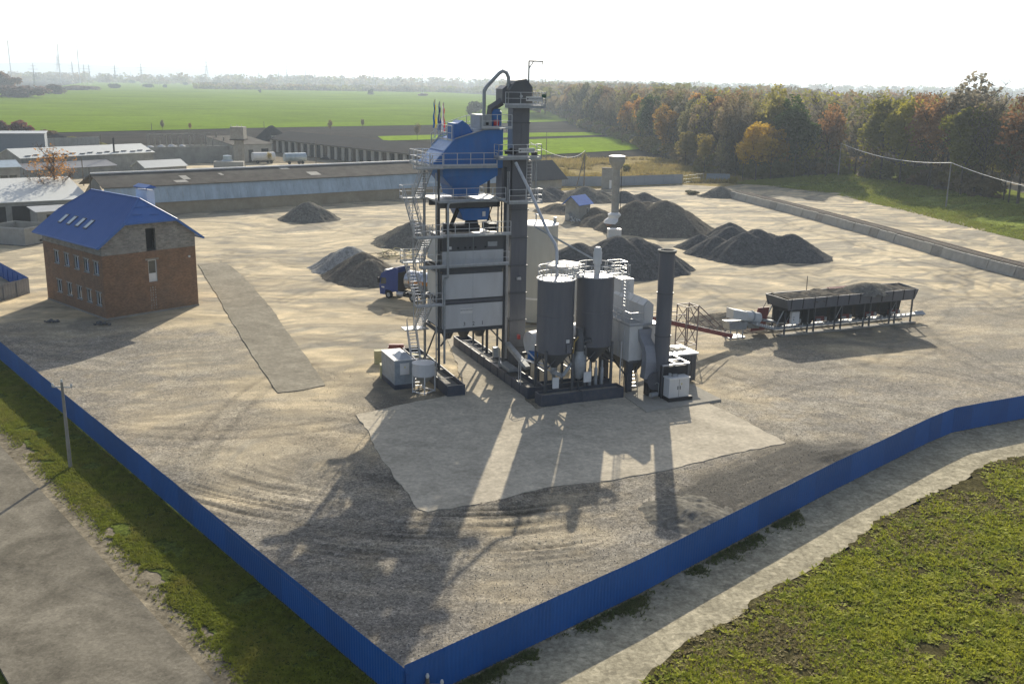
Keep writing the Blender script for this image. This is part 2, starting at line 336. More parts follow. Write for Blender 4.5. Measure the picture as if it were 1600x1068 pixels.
def yard_fields(x, y):
    """colour and height of the yard's surface at places x, y"""
    n1 = fbm(x*0.05, y*0.05, 5); n2 = fbm(x*0.22+40, y*0.22, 4); n3 = fbm(x*0.9, y*0.9+7, 3); ns = fbm((x*0.25+y*0.06), y*0.9-x*0.1+30, 4)
    sand = np.array([0.45, 0.37, 0.24]); grey = np.array([0.215, 0.195, 0.162]); dark = np.array([0.105, 0.10, 0.088]); cream = np.array([0.485, 0.415, 0.285])
    def sm(e): return np.clip(e, 0, 1)**2*(3-2*np.clip(e, 0, 1))
    wx = x + 5*(n2-0.5)*2; wy = y + 7*(n2-0.5)*2
    # grey gravel: the whole foreground and the strip inside the right fence
    g = sm((92-wy)/14)
    g = np.maximum(g, sm((118-wy)/16)*sm((wx-16)/9))
    g = np.maximum(g, 0.85*sm((114-wy)/12)*sm((-22-wx)/8))
    g = np.maximum(g, 0.6*sm((wx-38)/10)*sm((140-wy)/14))
    g = np.clip(g*(0.62+0.75*n3) + 0.35*(n1-0.5), 0, 1)
    for (px, py, rr, am) in [(350,740,7,.75),(250,650,7,.6),(430,680,6,.5),(330,560,6,.5),(520,640,5,.5),(560,700,4,.5),(870,885,5,.45),(1160,560,6,.5),(1250,700,3.5,.6),(860,800,3,.6),(760,920,3,.3),(1390,545,9,.5)]:
        c = at(px, py); d = np.hypot((wx-c[0]), (wy-c[1])*0.7)/rr; g = g*(1-am*np.exp(-d*d*2)*(0.4+1.2*n2))
    g = np.clip(g, 0, 1)
    far = sm((y-110)/60)
    base = sand*(1-0.45*far)[..., None] + cream*(0.45*far)[..., None]
    nb1 = fbm(x*0.09+70, y*0.22+5, 5); base = base*(0.55+0.55*ns+0.45*nb1)[..., None]
    col = base*(1-g)[..., None] + grey*(0.80+0.4*n3)[..., None]*g[..., None]
    h = 0.05*(n2-0.5)+0.03*(n3-0.5)
    # greyer scraped streaks everywhere, bent by the traffic
    wx2 = x+9*(n1-0.5)*2+2*(n2-.5); wy2 = y+9*(fbm(x*0.05+50, y*0.05+20, 4)-0.5)*2
    a1 = fbm(wx2*0.09+11, wy2*0.42, 7); a2 = fbm((wx2+wy2)*0.12, (wy2-wx2)*0.40+60, 7)
    k = np.clip((a1-0.485)*8, 0, 1)*.62+np.clip((a2-0.50)*8, 0, 1)*.55
    k = np.clip(k*(1-.55*g)*(.75+.5*np.clip((x-10)/50, 0, 1)), 0, .85)
    col = col*(1-k)[..., None]+np.array([.22, .203, .165])*(.7+.6*n3)[..., None]*k[..., None]
    k = np.clip((fbm(wx2*0.2+31, wy2*0.6+8, 7)-0.52)*8, 0, 1); col = col*(1+.35*k)[..., None]*np.array([1.0, .985, .95])**k[..., None]
    # long wheel tracks
    trk = [([(320,420),(420,520),(540,600)],.6),([(400,330),(520,360),(640,372)],1.0),([(300,370),(470,350),(640,345)],1.2),([(350,395),(540,430),(600,438)],.8),
           ([(1060,330),(1240,420),(1420,520),(1600,600)],1.3),([(1290,360),(1420,410),(1600,480)],1.5),([(1060,430),(1200,425),(1340,420),(1600,500)],1.0),([(900,330),(1010,375),(1060,440),(1150,480)],1.0),
           ([(1110,310),(1300,370),(1600,455)],.8),([(520,470),(700,520),(800,640),(790,780)],.9),([(420,470),(520,430),(600,420)],.7),([(560,400),(700,400),(860,440)],1.0),([(1500,420),(1400,560),(1150,620)],1.6),([(1000,300),(1150,330),(1330,330),(1500,380)],1.2),([(700,350),(860,350),(930,390)],.9)]
    for pts, wd in trk:
        P = [at(*q) for q in pts]
        d = segd(x+2.5*(n1-0.5)*4, y+2.5*(n2-0.5)*3, P)
        band = np.exp(-(np.abs(d-wd)/(0.22+.0016*y))**2)*(0.25+n3*1.0)
        col = col*(1-0.34*band)[..., None]; h = h-0.03*band
    # crossing pairs of tyre marks
    rr_ = random.Random(21)
    for i in range(46):
        c0 = at(rr_.uniform(150, 1560), rr_.choice((rr_.uniform(345, 480), rr_.uniform(420, 760)))); R0 = rr_.uniform(14, 70); an = rr_.uniform(0, 6.28); ccx, ccy = c0[0]+R0*math.cos(an), c0[1]+R0*math.sin(an)*1.2
        dx = x-ccx; dy = y-ccy; r = np.hypot(dx, dy)+1.2*(n1-.5); dist = np.hypot(x-c0[0], y-c0[1]); wdt = .16+.0019*y
        band = (np.exp(-((r-R0)/wdt)**2)+np.exp(-((r-R0-2.0)/wdt)**2))*np.clip(1.25-dist/rr_.uniform(9, 26), 0, 1)*(.35+n3)
        am = rr_.uniform(.18, .36)*(1 if rr_.random() < .75 else -.7)
        col = col*(1-am*band)[..., None]; h = h-.035*band
    # swirls of loaders turning
    for (px, py, R0, am) in [(1125,455,7,.6),(600,395,9,.5),(470,400,10,.35),(450,720,9,.5),(1240,600,12,.3),(330,660,10,.25),(1480,470,14,.35),(560,350,12,.35)]:
        c = at(px, py); dx = x-c[0]; dy = (y-c[1]); r = np.hypot(dx, dy); th = np.arctan2(dy, dx)
        s = np.sin(r*2.6+1.5*np.sin(th+px)+5*n1)*np.exp(-((r-R0)/(R0*0.45))**2)*(n2*1.6)
        s = np.clip(s, 0, 1); col = col*(1-am*0.35*s)[..., None]; h = h-0.05*am*s
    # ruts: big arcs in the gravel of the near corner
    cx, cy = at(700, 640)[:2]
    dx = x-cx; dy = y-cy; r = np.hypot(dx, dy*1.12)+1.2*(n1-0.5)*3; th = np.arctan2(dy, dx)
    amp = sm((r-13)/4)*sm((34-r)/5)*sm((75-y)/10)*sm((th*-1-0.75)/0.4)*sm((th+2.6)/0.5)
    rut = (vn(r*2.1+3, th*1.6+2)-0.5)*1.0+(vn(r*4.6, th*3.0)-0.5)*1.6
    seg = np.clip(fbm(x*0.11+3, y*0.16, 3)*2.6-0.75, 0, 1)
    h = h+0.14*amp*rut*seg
    col = col*(1-0.62*np.clip(-rut*2.2-.15, 0, 1)*amp*seg)[..., None]  # rut hollows darkened in the colour, standing in for their shade
    # dark soil patches and spill
    for pts, wd, am in [([(930,860),(860,870),(760,850)],1.1,.25),([(590,640),(640,620),(700,610)],1.6,.45),
                        ([(600,600),(660,640)],1.6,.5),([(560,590),(600,610)],2.0,.45),([(1210,545),(1440,520)],3.0,.35),([(1290,410),(1210,425)],3,.3),([(870,425),(1060,425)],3,.35),([(1100,505),(1210,505)],2.5,.55),([(310,400),(355,410)],0.6,.6)]:
        P = [at(*q) for q in pts]; d = segd(x+2*(n2-0.5)*2, y+2*(n3-0.5)*2, P)/wd
        k = np.exp(-d*d)*am*(0.45+1.0*fbm(x*0.5+y*0.15, y*1.4-x*0.5, 3)); k = np.clip(k, 0, .92)
        col = col*(1-k)[..., None]+dark*k[..., None]
    for pts, wd, am, hh1 in [([(1090,785),(1150,762),(1215,732),(1265,708)],2.0,1.3,.06),([(1300,712),(1330,704)],1.6,1.1,.22)]:
        P = [at(*q) for q in pts]; d = segd(x+1.6*(n2-0.5)*2, y+1.6*(n3-0.5), P)/wd
        ux, uy = P[-1][0]-P[0][0], P[-1][1]-P[0][1]; L_ = math.hypot(ux, uy); ux /= L_; uy /= L_; sx_ = x*ux+y*uy; tx_ = -x*uy+y*ux
        st = fbm(sx_*.25, tx_*2.2, 3); k = np.clip(am*np.clip(1.7-d, 0, 1)*(0.25+1.6*st), 0, .97)
        col = col*(1-k)[..., None]+np.array([.075,.07,.06])*k[..., None]; h = h+hh1*np.clip(1.2-d, 0, 1)*(.5+st)
    # pale fines along the near fence
    k = 0.5*np.clip(1-segd(x, y, FRT[:4])/2.4, 0, 1)*n2*2; k = np.clip(k, 0, .7)
    col = col*(1-k)[..., None]+np.array([.36,.33,.27])*k[..., None]
    al = np.clip(g*1.15, 0, 1)
    return np.concatenate([col, al[..., None]], -1), h
ys = [39.5]
while ys[-1] < 330: ys.append(ys[-1]*1.0036)
ys = np.array(ys); us = np.linspace(-0.64, 0.64, 720)
YY, UU = np.meshgrid(ys, us, indexing='ij'); XX = UU*YY
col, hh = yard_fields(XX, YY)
near_slab = inpoly(XX, YY, APRON) | inpoly(XX, YY, SLAB)
hh = np.where(near_slab, -0.02, hh)
V = np.stack([XX, YY, hh], -1).reshape(-1, 3); nc = len(us); nr = len(ys)
I = (np.arange(nr-1)[:, None]*nc+np.arange(nc-1)[None]); F4 = np.stack([I, I+1, I+nc+1, I+nc], -1)
ctr = inpoly((XX[:-1, :-1]+XX[1:, 1:])/2, (YY[:-1, :-1]+YY[1:, 1:])/2, yard_poly)
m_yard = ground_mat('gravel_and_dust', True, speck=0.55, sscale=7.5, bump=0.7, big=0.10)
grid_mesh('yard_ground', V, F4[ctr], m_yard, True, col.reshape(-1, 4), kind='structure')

def sheet(name, poly, z, mat, kind='structure', th=None):
    mb = MB()
    if th: mb.prism(list(poly), z-th, z)
    else: mb.quad(*[(p[0], p[1], z) for p in poly])
    o = mb.build(name, mat); o['kind'] = kind; return o
def rough_poly(poly, step=0.8, amp=0.22, seed=0):
    out = []; n = len(poly)
    for i in range(n):
        a, b = poly[i], poly[(i+1) % n]; L = math.hypot(b[0]-a[0], b[1]-a[1]); k = max(1, int(L/step)); nx, ny = -(b[1]-a[1])/L, (b[0]-a[0])/L
        for j in range(k):
            t = j/k; q = (random.random()-0.5)*2*amp if j else 0
            out.append((a[0]+(b[0]-a[0])*t+nx*q, a[1]+(b[1]-a[1])*t+ny*q))
    return out
m_apron = ground_mat('dusty_concrete', None, speck=0.16, sscale=3.0, bump=0.12, base=(0.52, 0.465, 0.365), big=0.16, bigs=0.16, sscale2=0.5)
m_slab = ground_mat('worn_concrete_strip', None, speck=0.16, sscale=3.0, bump=0.15, base=(0.30, 0.272, 0.215), big=0.2, bigs=0.2, sscale2=0.8)
m_pad = ground_mat('pale_pad_concrete', None, speck=0.08, sscale=3.0, bump=0.1, base=(0.40, 0.375, 0.32), big=0.08, bigs=0.3, sscale2=0.8)
sheet('concrete_apron', rough_poly(APRON, 0.7, 0.13), 0.045, m_apron, th=0.10)
sheet('concrete_strip', rough_poly(SLAB, 1.5, 0.08), 0.07, m_slab, th=0.13)
sheet('concrete_pad', PAD, 0.16, m_pad, th=0.2)

# ------------------------------------------------------------ beyond the fences
m_base = ground_mat('ploughed_soil', None, speck=0.22, sscale=0.6, bump=0.6, base=(0.055, 0.050, 0.045), big=0.25, bigs=0.02, sscale2=0.12)
xs = [-9000, -3000, -900, -300, 0, 300, 900, 3000, 9000]; yy = [-200, 20, 150, 320, 600, 1500, 4000, 9000]
mb = MB()
for i in range(len(yy)-1):
    for j in range(len(xs)-1): mb.quad((xs[j], yy[i], -0.25), (xs[j+1], yy[i], -0.25), (xs[j+1], yy[i+1], -0.25), (xs[j], yy[i+1], -0.25))
mb.build('ground', m_base, kind='structure')

m_asph = ground_mat('old_asphalt', None, speck=0.2, sscale=6.0, bump=0.3, base=(0.20, 0.182, 0.145), big=0.34, bigs=0.18, sscale2=0.8)
m_sandy = ground_mat('sandy_shoulder', None, speck=0.34, sscale=4.0, bump=0.8, base=(0.235, 0.205, 0.15), big=0.3, bigs=0.3, sscale2=1.2)
m_track = ground_mat('dry_track_sand', None, speck=0.30, sscale=4.0, bump=0.9, base=(0.40, 0.36, 0.26), big=0.22, bigs=0.25, sscale2=1.1)
m_soil = ground_mat('mossy_soil', None, speck=0.5, sscale=6.0, bump=0.9, base=(0.085, 0.075, 0.035), big=0.3, bigs=0.3, sscale2=1.5)
m_grassbase = ground_mat('short_turf', None, speck=0.5, sscale=7.0, bump=0.9, base=(0.10, 0.125, 0.028), big=0.3, bigs=0.25, sscale2=1.5)
# left of the fence: verge, shoulder, road
vdir = Vector((FL[1][0]-FL[0][0], FL[1][1]-FL[0][1])).normalized(); vn_ = Vector((-vdir.y, vdir.x))   # pointing away from the yard (left/near)
if vn_.x > 0: vn_ = -vn_
def off(line, d, ext0=0, ext1=0):
    return [(line[0][0]-vdir.x*ext0+vn_.x*d, line[0][1]-vdir.y*ext0+vn_.y*d), (line[-1][0]+vdir.x*ext1+vn_.x*d, line[-1][1]+vdir.y*ext1+vn_.y*d)]
def seg_dist_left(px, py):
    p = at(px, py); return (p[0]-FL[0][0])*vn_.x+(p[1]-FL[0][1])*vn_.y
dG = [seg_dist_left(87, 740), seg_dist_left(205, 869), seg_dist_left(292, 956)]; dA = [seg_dist_left(67, 766), seg_dist_left(200, 920)]
print('verge', dG, 'asphalt', dA)
gD = sum(dG)/3; aD = sum(dA)/2
def strip_poly(d0, d1, s0=-30, s1=190, wob=0.0, step=1.2):
    o0 = Vector(FL[0]); a = []; b = []; k = int((s1-s0)/step)
    for i in range(k+1):
        s = s0+(s1-s0)*i/k; q = (random.random()-0.5)*wob*.45 + 1.5*wob*(float(fbm(np.array(s*.33), np.array(3.3), 3))-.5)
        a.append(tuple(o0+vdir*s+vn_*(d0))); b.append(tuple(o0+vdir*s+vn_*(d1+q)))
    return a+b[::-1]
sheet('grass_verge', strip_poly(-0.6, gD-.1, wob=.55, step=.3), -0.07, m_grassbase)
sheet('sandy_shoulder', strip_poly(gD-0.7, aD+2), -0.10, m_sandy)
sheet('road', strip_poly(aD, aD+7.4, wob=0) , 0.0, m_asph, th=0.3)
sheet('far_verge', strip_poly(aD+7, aD+60), -0.16, m_grassbase)
# right of the right fence: dirt track then weedy meadow
TR = [at(*p)[:2] for p in [(1001,1068),(1080,995),(1150,964),(1194,925),(1265,889),(1336,845),(1375,810),(1445,775),(1507,749),(1542,723),(1600,710)]]
TR = [(1.0, 36.0)]+TR+[(60, 86.5), (90, 96), (140, 110)]
sheet('dirt_track', [(-4.0, 36.0)]+TR+[(140, 140)]+[(66, 99.3)]+[(p[0]-0.3, p[1]+0.5) for p in FRT[::-1]], -0.08, m_track)
sheet('weedy_meadow', rough_poly([(2, 30)]+TR+[(140, 20)], 0.5, 0.3), -0.04, m_soil)

# fields far away
m_field = ground_mat('winter_wheat', None, speck=0.16, sscale=0.5, bump=0.3, base=(0.145, 0.22, 0.012), big=0.2, bigs=0.01, sscale2=0.06)
m_field2 = ground_mat('young_grass', None, speck=0.2, sscale=0.6, bump=0.3, base=(0.19, 0.28, 0.02), big=0.1, bigs=0.02, sscale2=0.1)
m_dry = ground_mat('dry_weeds', None, speck=0.45, sscale=1.2, bump=0.8, base=(0.30, 0.24, 0.11), big=0.35, bigs=0.06, sscale2=0.25)
sheet('wheat_field', [at(*p)[:2] for p in [(-200,214),(100,207),(400,200),(700,195),(908,189),(904,182),(880,170),(868,160),(760,148),(600,140),(430,133),(300,127),(150,126),(60,140),(-200,150)]], 0.10, m_field)
sheet('green_strip', [at(*p)[:2] for p in [(590,213),(780,208),(968,206),(980,210),(600,220)]], 0.05, m_field2)
sheet('grass_strip', [at(*p)[:2] for p in [(690,222),(980,213),(1026,232),(850,242),(640,250)]], 0.06, m_field2)
sheet('dry_weed_field', [at(*p)[:2] for p in [(840,262),(900,250),(1000,244),(1070,252),(1150,268),(1190,284),(1130,292),(1060,288),(880,298),(840,300)]], 0.03, m_dry)
sheet('shed_yard', [at(*p)[:2] for p in [(-200,262),(380,222),(700,235),(700,262),(640,300),(160,345),(-200,420)]], -0.2, ground_mat('packed_earth', None, speck=0.25, sscale=1.0, bump=0.4, base=(0.23, 0.20, 0.15), big=0.25, bigs=0.05, sscale2=0.3))

# ------------------------------------------------------------ generic builders
def railing(mb, pts, h=1.1, step=1.3, r=0.028, close=False, toe=True, m=0):
    pts = [Vector(p) for p in pts]
    if close: pts.append(pts[0])
    for p, q in zip(pts[:-1], pts[1:]):
        L = (q-p).length
        for hh_ in (h, h*0.52): mb.beam(p+Vector((0,0,hh_)), q+Vector((0,0,hh_)), r*1.7, r*1.7, m)
        if toe: mb.beam(p+Vector((0,0,0.08)), q+Vector((0,0,0.08)), 0.02, 0.14, m)
        k = max(1, round(L/step))
        for i in range(k+1):
            b = p+(q-p)*i/k; mb.beam(b, b+Vector((0,0,h)), r*2, r*2, m)
    return mb
def platform(parent, x0, x1, y0, y1, z, sides, mat=None, th=0.16, label=None, h=1.1):
    o = MB().box(x0, x1, y0, y1, z-th, z).build('platform', mat or m_galv, parent)
    P = {'f': [(x0+.04,y0+.04,z),(x1-.04,y0+.04,z)], 'b': [(x0+.04,y1-.04,z),(x1-.04,y1-.04,z)], 'l': [(x0+.04,y0+.04,z),(x0+.04,y1-.04,z)], 'r': [(x1-.04,y0+.04,z),(x1-.04,y1-.04,z)]}
    mb = MB()
    for s_ in sides: railing(mb, P[s_], h=h)
    if sides: mb.build('railing', m_galvw, o)
    return o
def stairs(parent, p, q, wdt=0.8, mat=None, rails=True):
    """steep steel flight from foot p to head q, width along the horizontal normal"""
    p = Vector(p); q = Vector(q); d = q-p; hd = Vector((d.x, d.y, 0)).normalized(); nrm = Vector((-hd.y, hd.x, 0))
    o = MB(); n = max(3, int(d.z/0.24))
    for s_ in (-1, 1): o.beam(p+nrm*s_*wdt/2, q+nrm*s_*wdt/2, 0.05, 0.2)
    ob = o.build('stair_flight', mat or m_galv, parent)
    t = MB()
    for i in range(1, n):
        c = p+d*i/n; t.beam(c-nrm*wdt/2, c+nrm*wdt/2, 0.22, 0.035)
    t.build('tread', mat or m_galvw, ob)
    if rails:
        r = MB()
        for s_ in (-1, 1):
            a = p+nrm*s_*wdt/2; b = q+nrm*s_*wdt/2
            for hh_ in (1.05, 0.55): r.beam(a+Vector((0,0,hh_)), b+Vector((0,0,hh_)), 0.045, 0.045)
            for i in range(5): c = a+(b-a)*i/4; r.beam(c, c+Vector((0,0,1.05)), 0.045, 0.045)
        r.build('railing', m_galvw, ob)
    return ob
def text_mesh(parent, name, body, size, org, xdir, updir, mat, ext=0.004):
    cu = bpy.data.curves.new('txt', 'FONT'); cu.body = body; cu.size = size; cu.align_x = 'CENTER'; cu.align_y = 'CENTER'; cu.extrude = ext; cu.resolution_u = 2
    t = bpy.data.objects.new('txt', cu); C.objects.link(t)
    dg = bpy.context.evaluated_depsgraph_get(); me = bpy.data.meshes.new_from_object(t.evaluated_get(dg)); bpy.data.objects.remove(t)
    X = Vector(xdir).normalized(); Yv = Vector(updir).normalized(); Z = X.cross(Yv)
    o_ = Vector(org)-Vector(ORG[parent.name])
    me.transform(Matrix(((X.x,Yv.x,Z.x,o_.x),(X.y,Yv.y,Z.y,o_.y),(X.z,Yv.z,Z.z,o_.z),(0,0,0,1))))
    me.materials.clear(); me.materials.append(mat); me.name = name
    o = bpy.data.objects.new(name, me); C.objects.link(o); o.parent = parent; ORG[o.name] = ORG[parent.name]; FR[o.name] = FR[parent.name]; return o

# ------------------------------------------------------------ perimeter fence of blue sheet
def fence_run(name, label, pts, h, panel=2.35, mat=m_fence, backpost=1, rib=0.2, dep=0.028, post=0.09, group=None):
    root = thing(name, label, 'fence', (pts[0][0], pts[0][1], 0), group=group)
    pmesh = {}
    for (a, b) in zip(pts[:-1], pts[1:]):
        a = Vector(a[:2]); b = Vector(b[:2]); L = (b-a).length; n = max(1, round(L/panel)); pw = L/n; ang = math.atan2(b.y-a.y, b.x-a.x)
        key = round(pw, 3)
        if key not in pmesh:
            prof = []; k = max(2, round(pw/rib))
            for i in range(k):
                x0 = i*pw/k; w_ = pw/k; prof += [(x0, 0), (x0+w_*.35, 0), (x0+w_*.5, dep), (x0+w_*.85, dep)]
            prof.append((pw, 0)); prof = [(-.03 if i == 0 else x, y) for i, (x, y) in enumerate(prof)]
            mb = MB(); vs = [(x, y, -0.03) for x, y in prof]+[(x, y, h) for x, y in prof]; m_ = len(prof)
            mb.add(vs, [(i, i+1, m_+i+1, m_+i) for i in range(m_-1)])
            o = mb.build('sheet_panel', mat, root, frame=WORLD); C.objects.unlink(o); me = o.data
            me.transform(Matrix.Translation(Vector(ORG[root.name]))); bpy.data.objects.remove(o)
            mp_ = MB().box(-post/2, post/2, 0.04*backpost, (0.04+post)*backpost, 0, h-0.3) if backpost > 0 else MB().box(-post/2, post/2, -0.03-post, -0.03, 0, h-0.3)
            o = mp_.build('post', mat, root, frame=WORLD); C.objects.unlink(o); pme = o.data
            pme.transform(Matrix.Translation(Vector(ORG[root.name]))); bpy.data.objects.remove(o)
            pmesh[key] = (me, pme)
        me, pme = pmesh[key]
        for i in range(n):
            p = a+(b-a)*i/n; loc = (p.x-pts[0][0], p.y-pts[0][1], random.uniform(-.012, .012))
            for nm, msh in (('sheet_panel', me), ('post', pme)):
                o = bpy.data.objects.new(nm, msh); C.objects.link(o); o.parent = root; o.location = loc; o.rotation_euler = (0, random.uniform(-.002, .002), ang)
        rl = MB()
        d = (b-a).normalized(); nn = Vector((-d.y, d.x))*(0.07 if backpost > 0 else -0.06)
        for z in (0.35, h-0.3): rl.beam((a.x+nn.x, a.y+nn.y, z), (b.x+nn.x, b.y+nn.y, z), 0.05, 0.05)
        rl.build('rail', mat, root)
    return root
h1 = [hgt(102, 617, at(104, 652)), hgt(200, 694, at(203, 731)), hgt(400, 857, at(403, 905)), hgt(1000, 877, at(1000, 927)), hgt(1300, 722, at(1300, 766))]
print('fence heights', h1)
FH = 2.15
fence_run('metal_fence', 'long blue sheet metal fence along the grass verge and the road', [FL[0], FL[1], FL[2]], 1.9, backpost=-1, rib=.25, dep=.01)
fence_run('metal_fence', 'blue sheet metal fence with a bend, beside the sandy dirt track', FRT[:-1]+[FRT[-1]], 2.08, backpost=1, rib=.25, dep=.01)
# grey fence corner with blue inside, left of the brick house
c1 = at(47, 458); c0 = at(-60, 487); c2 = at(-25, 427)
hf = hgt(45, 433, c1); print('corner fence h', hf)
fa = fence_run('yard_fence', 'grey backed metal fence corner with blue inner sheets left of the brick house', [c0[:2], c1[:2]], 2.0, mat=m_fence_back, backpost=-1, rib=0.5)
hb2 = at(0, 410, 2.0)
dd = Vector((hb2[0]-c1[0], hb2[1]-c1[1])).normalized()
fb = fence_run('yard_fence', 'blue inner run of the small metal fence left of the brick house', [(c1[0]+dd.x*.15, c1[1]+dd.y*.15), (c1[0]+dd.x*26, c1[1]+dd.y*26)], 2.0, mat=m_fence, backpost=1, rib=0.5)

# ------------------------------------------------------------ brick office house
OF = Frame(-45.73, 112.3, 47.0)
W_, L_ = 11.5, 15.4; ZB, ZE, ZR = 7.25, 8.75, 13.15
def holed_wall(mb, org, ud, nd, L, z0, z1, holes, th=0.35, m=0, mr=None):
    """wall in local metres: org corner, ud along, nd outward normal; holes (u0,u1,v0,v1)"""
    us = sorted({0, L}|{h[0] for h in holes}|{h[1] for h in holes}); zs = sorted({z0, z1}|{min(max(h[2], z0), z1) for h in holes}|{min(max(h[3], z0), z1) for h in holes})
    o = Vector(org); u = Vector(ud); n = Vector(nd); P = lambda a, b, d=0: tuple(o+u*a-n*d+Vector((0, 0, b-o.z)))
    for i in range(len(us)-1):
        for j in range(len(zs)-1):
            cu, cz = (us[i]+us[i+1])/2, (zs[j]+zs[j+1])/2
            if any(h[0] < cu < h[1] and h[2] < cz < h[3] for h in holes): continue
            mb.quad(P(us[i], zs[j]), P(us[i+1], zs[j]), P(us[i+1], zs[j+1]), P(us[i], zs[j+1]), m=m)
    for h in holes:
        v0, v1 = max(h[2], z0), min(h[3], z1)
        if v1 <= v0: continue
        mm = m if mr is None else mr
        for a, b in (((h[0], v0), (h[1], v0)), ((h[1], v0), (h[1], v1)), ((h[1], v1), (h[0], v1)), ((h[0], v1), (h[0], v0))):
            if a[1] == b[1] and ((a[1] == z0 and h[2] < z0) or (a[1] == z1 and h[3] > z1)): continue
            mb.quad(P(*a), P(*b), P(*b, th), P(*a, th), m=mm)
house = thing('brick_house', 'unfinished two storey brick house with blue metal roof and four skylights', 'house', (W_/2, L_/2, 0), OF)
wcol = [0.35, 2.65, 5.05, 7.45, 10.0]                       # b positions of the five window bays (near edge)
wcol = [0.95, 3.35, 5.85, 8.45, 11.15]
wins = []
for k, b0 in enumerate(wcol):
    wins.append((b0, b0+1.25, 4.95, 6.45)); wins.append((b0-.1, b0+1.15, 1.45, 2.95))
fholes = [(5.4, 6.45, 3.65, 6.2)]; aholes = [(5.35, 6.55, 7.3, 9.85)]
mb = MB()
holed_wall(mb, (0, L_, 0), (0, -1, 0), (-1, 0, 0), L_, 0.0, ZB, [(L_-h[1], L_-h[0], h[2], h[3]) for h in wins], m=0, mr=1)
holed_wall(mb, (0, 0, 0), (1, 0, 0), (0, -1, 0), W_, 0.0, ZB, fholes, m=0, mr=1)
holed_wall(mb, (W_, 0, 0), (0, 1, 0), (1, 0, 0), L_, 0.0, ZB, [], m=0)
holed_wall(mb, (W_, L_, 0), (-1, 0, 0), (0, 1, 0), W_, 0.0, ZB, [], m=0)
mb.build('brick_wall', [m_brick, m_render], house)
mb = MB()
holed_wall(mb, (0.02, L_, 0), (0, -1, 0), (-1, 0, 0), L_, ZB, ZE+0.1, [], m=0)
holed_wall(mb, (W_-0.02, 0, 0), (0, 1, 0), (1, 0, 0), L_, ZB, ZE+0.1, [], m=0)
for yb, sgn in ((0.0, -1), (L_, 1)):
    P = [(0, ZE+.1), (2.75, 10.7), (8.75, 10.7), (W_, ZE+.1)]
    if sgn < 0:
        d0, d1, dz0, dz1 = aholes[0]
        xs_ = [0, 2.75, d0, d1, 8.75, W_]
        top = lambda x: (ZE+.1)+(10.7-ZE-.1)*min(1, x/2.75, (W_-x)/2.75)
        for a_, b_ in zip(xs_[:-1], xs_[1:]):
            if a_ == d0: 
                mb.quad((a_, yb, dz1), (b_, yb, dz1), (b_, yb, 10.7), (a_, yb, 10.7)); continue
            mb.quad((a_, yb, ZB), (b_, yb, ZB), (b_, yb, top(b_)), (a_, yb, top(a_)))
        for q in (((d0, dz0), (d0, dz1)), ((d1, dz1), (d1, dz0)), ((d0, dz1), (d1, dz1)), ((d1, dz0), (d0, dz0))):
            (xa, za), (xb, zb) = q; mb.quad((xa, 0, za), (xb, 0, zb), (xb, .38, zb), (xa, .38, za))
    else: mb.quad((0, yb, ZB), (W_, yb, ZB), (W_, yb, ZE+.1), (8.75, yb, 10.7), (2.75, yb, 10.7), (0, yb, ZE+.1))
mb.quad((-.002+.05, 0.38, ZB+.02), (W_-.05, 0.38, ZB+.02), (W_-.05, L_-.38, ZB+.02), (.05, L_-.38, ZB+.02))
mb.quad((4.9, 1.6, ZB), (7.0, 1.6, ZB), (7.0, 1.6, 10.6), (4.9, 1.6, 10.6), m=1)  # black sheet behind the attic opening stands in for the shade indoors
mb.build('attic_wall', [m_block, m_dark], house)
MB().box(-.05, W_+.05, -.05, L_+.05, -.3, .2).build('foundation', m_conc, house)
# roof: two slopes with a clipped hip at each end
OV = 0.75; zE = 8.35; slope = (ZR-zE)/(W_/2+OV)
rx = lambda z: (z-zE)/slope-OV
B0, B1 = -0.75, L_+0.8; hz = 10.75; hb = 2.45
rmb = MB(); T = 0.09
def slab(mb, pts, t=T, m=0):
    a = [Vector(p) for p in pts]; nrm = (a[1]-a[0]).cross(a[2]-a[0]).normalized()
    if nrm.z < 0: nrm = -nrm
    mb.extr(a, nrm*-t, m)
left = [(-OV, B0, zE), (rx(hz), B0, hz), (W_/2, B0+hb, ZR), (W_/2, B1-hb, ZR), (rx(hz), B1, hz), (-OV, B1, zE)]
right = [(W_-x, y, z) for x, y, z in left]
slab(rmb, left); slab(rmb, right)
slab(rmb, [(rx(hz), B0, hz), (W_/2, B0+hb, ZR), (W_-rx(hz), B0, hz)]); slab(rmb, [(rx(hz), B1, hz), (W_/2, B1-hb, ZR), (W_-rx(hz), B1, hz)])
roof = rmb.build('roof', m_roofblue, house)
sm = MB()                                                    # standing ribs of the sheets
for k in range(int((B1-B0)/0.35)):
    y = B0+0.12+k*0.35; zt = ZR
    if y < B0+hb: zt = hz+(ZR-hz)*(y-B0)/hb
    if y > B1-hb: zt = hz+(ZR-hz)*(B1-y)/hb
    for sg in (0, 1):
        a = (-OV, y, zE+.012); b = (rx(zt)-0.03, y, zt+.012)
        if sg: a = (W_-a[0], a[1], a[2]); b = (W_-b[0], b[1], b[2])
        sm.beam(a, b, 0.035, 0.035)
sm.build('roof_rib', m_roofblue, roof)
rc = MB()
rc.beam((W_/2, B0+hb, ZR+.04), (W_/2, B1-hb, ZR+.04), .22, .07)
for yy_, yb in ((B0, B0+hb), (B1, B1-hb)):
    for x in (rx(hz), W_-rx(hz)): rc.beam((x, yy_, hz+.03), (W_/2, yb, ZR+.04), .2, .06)
rc.build('ridge_cap', m_roofblue, roof)
vg = MB()
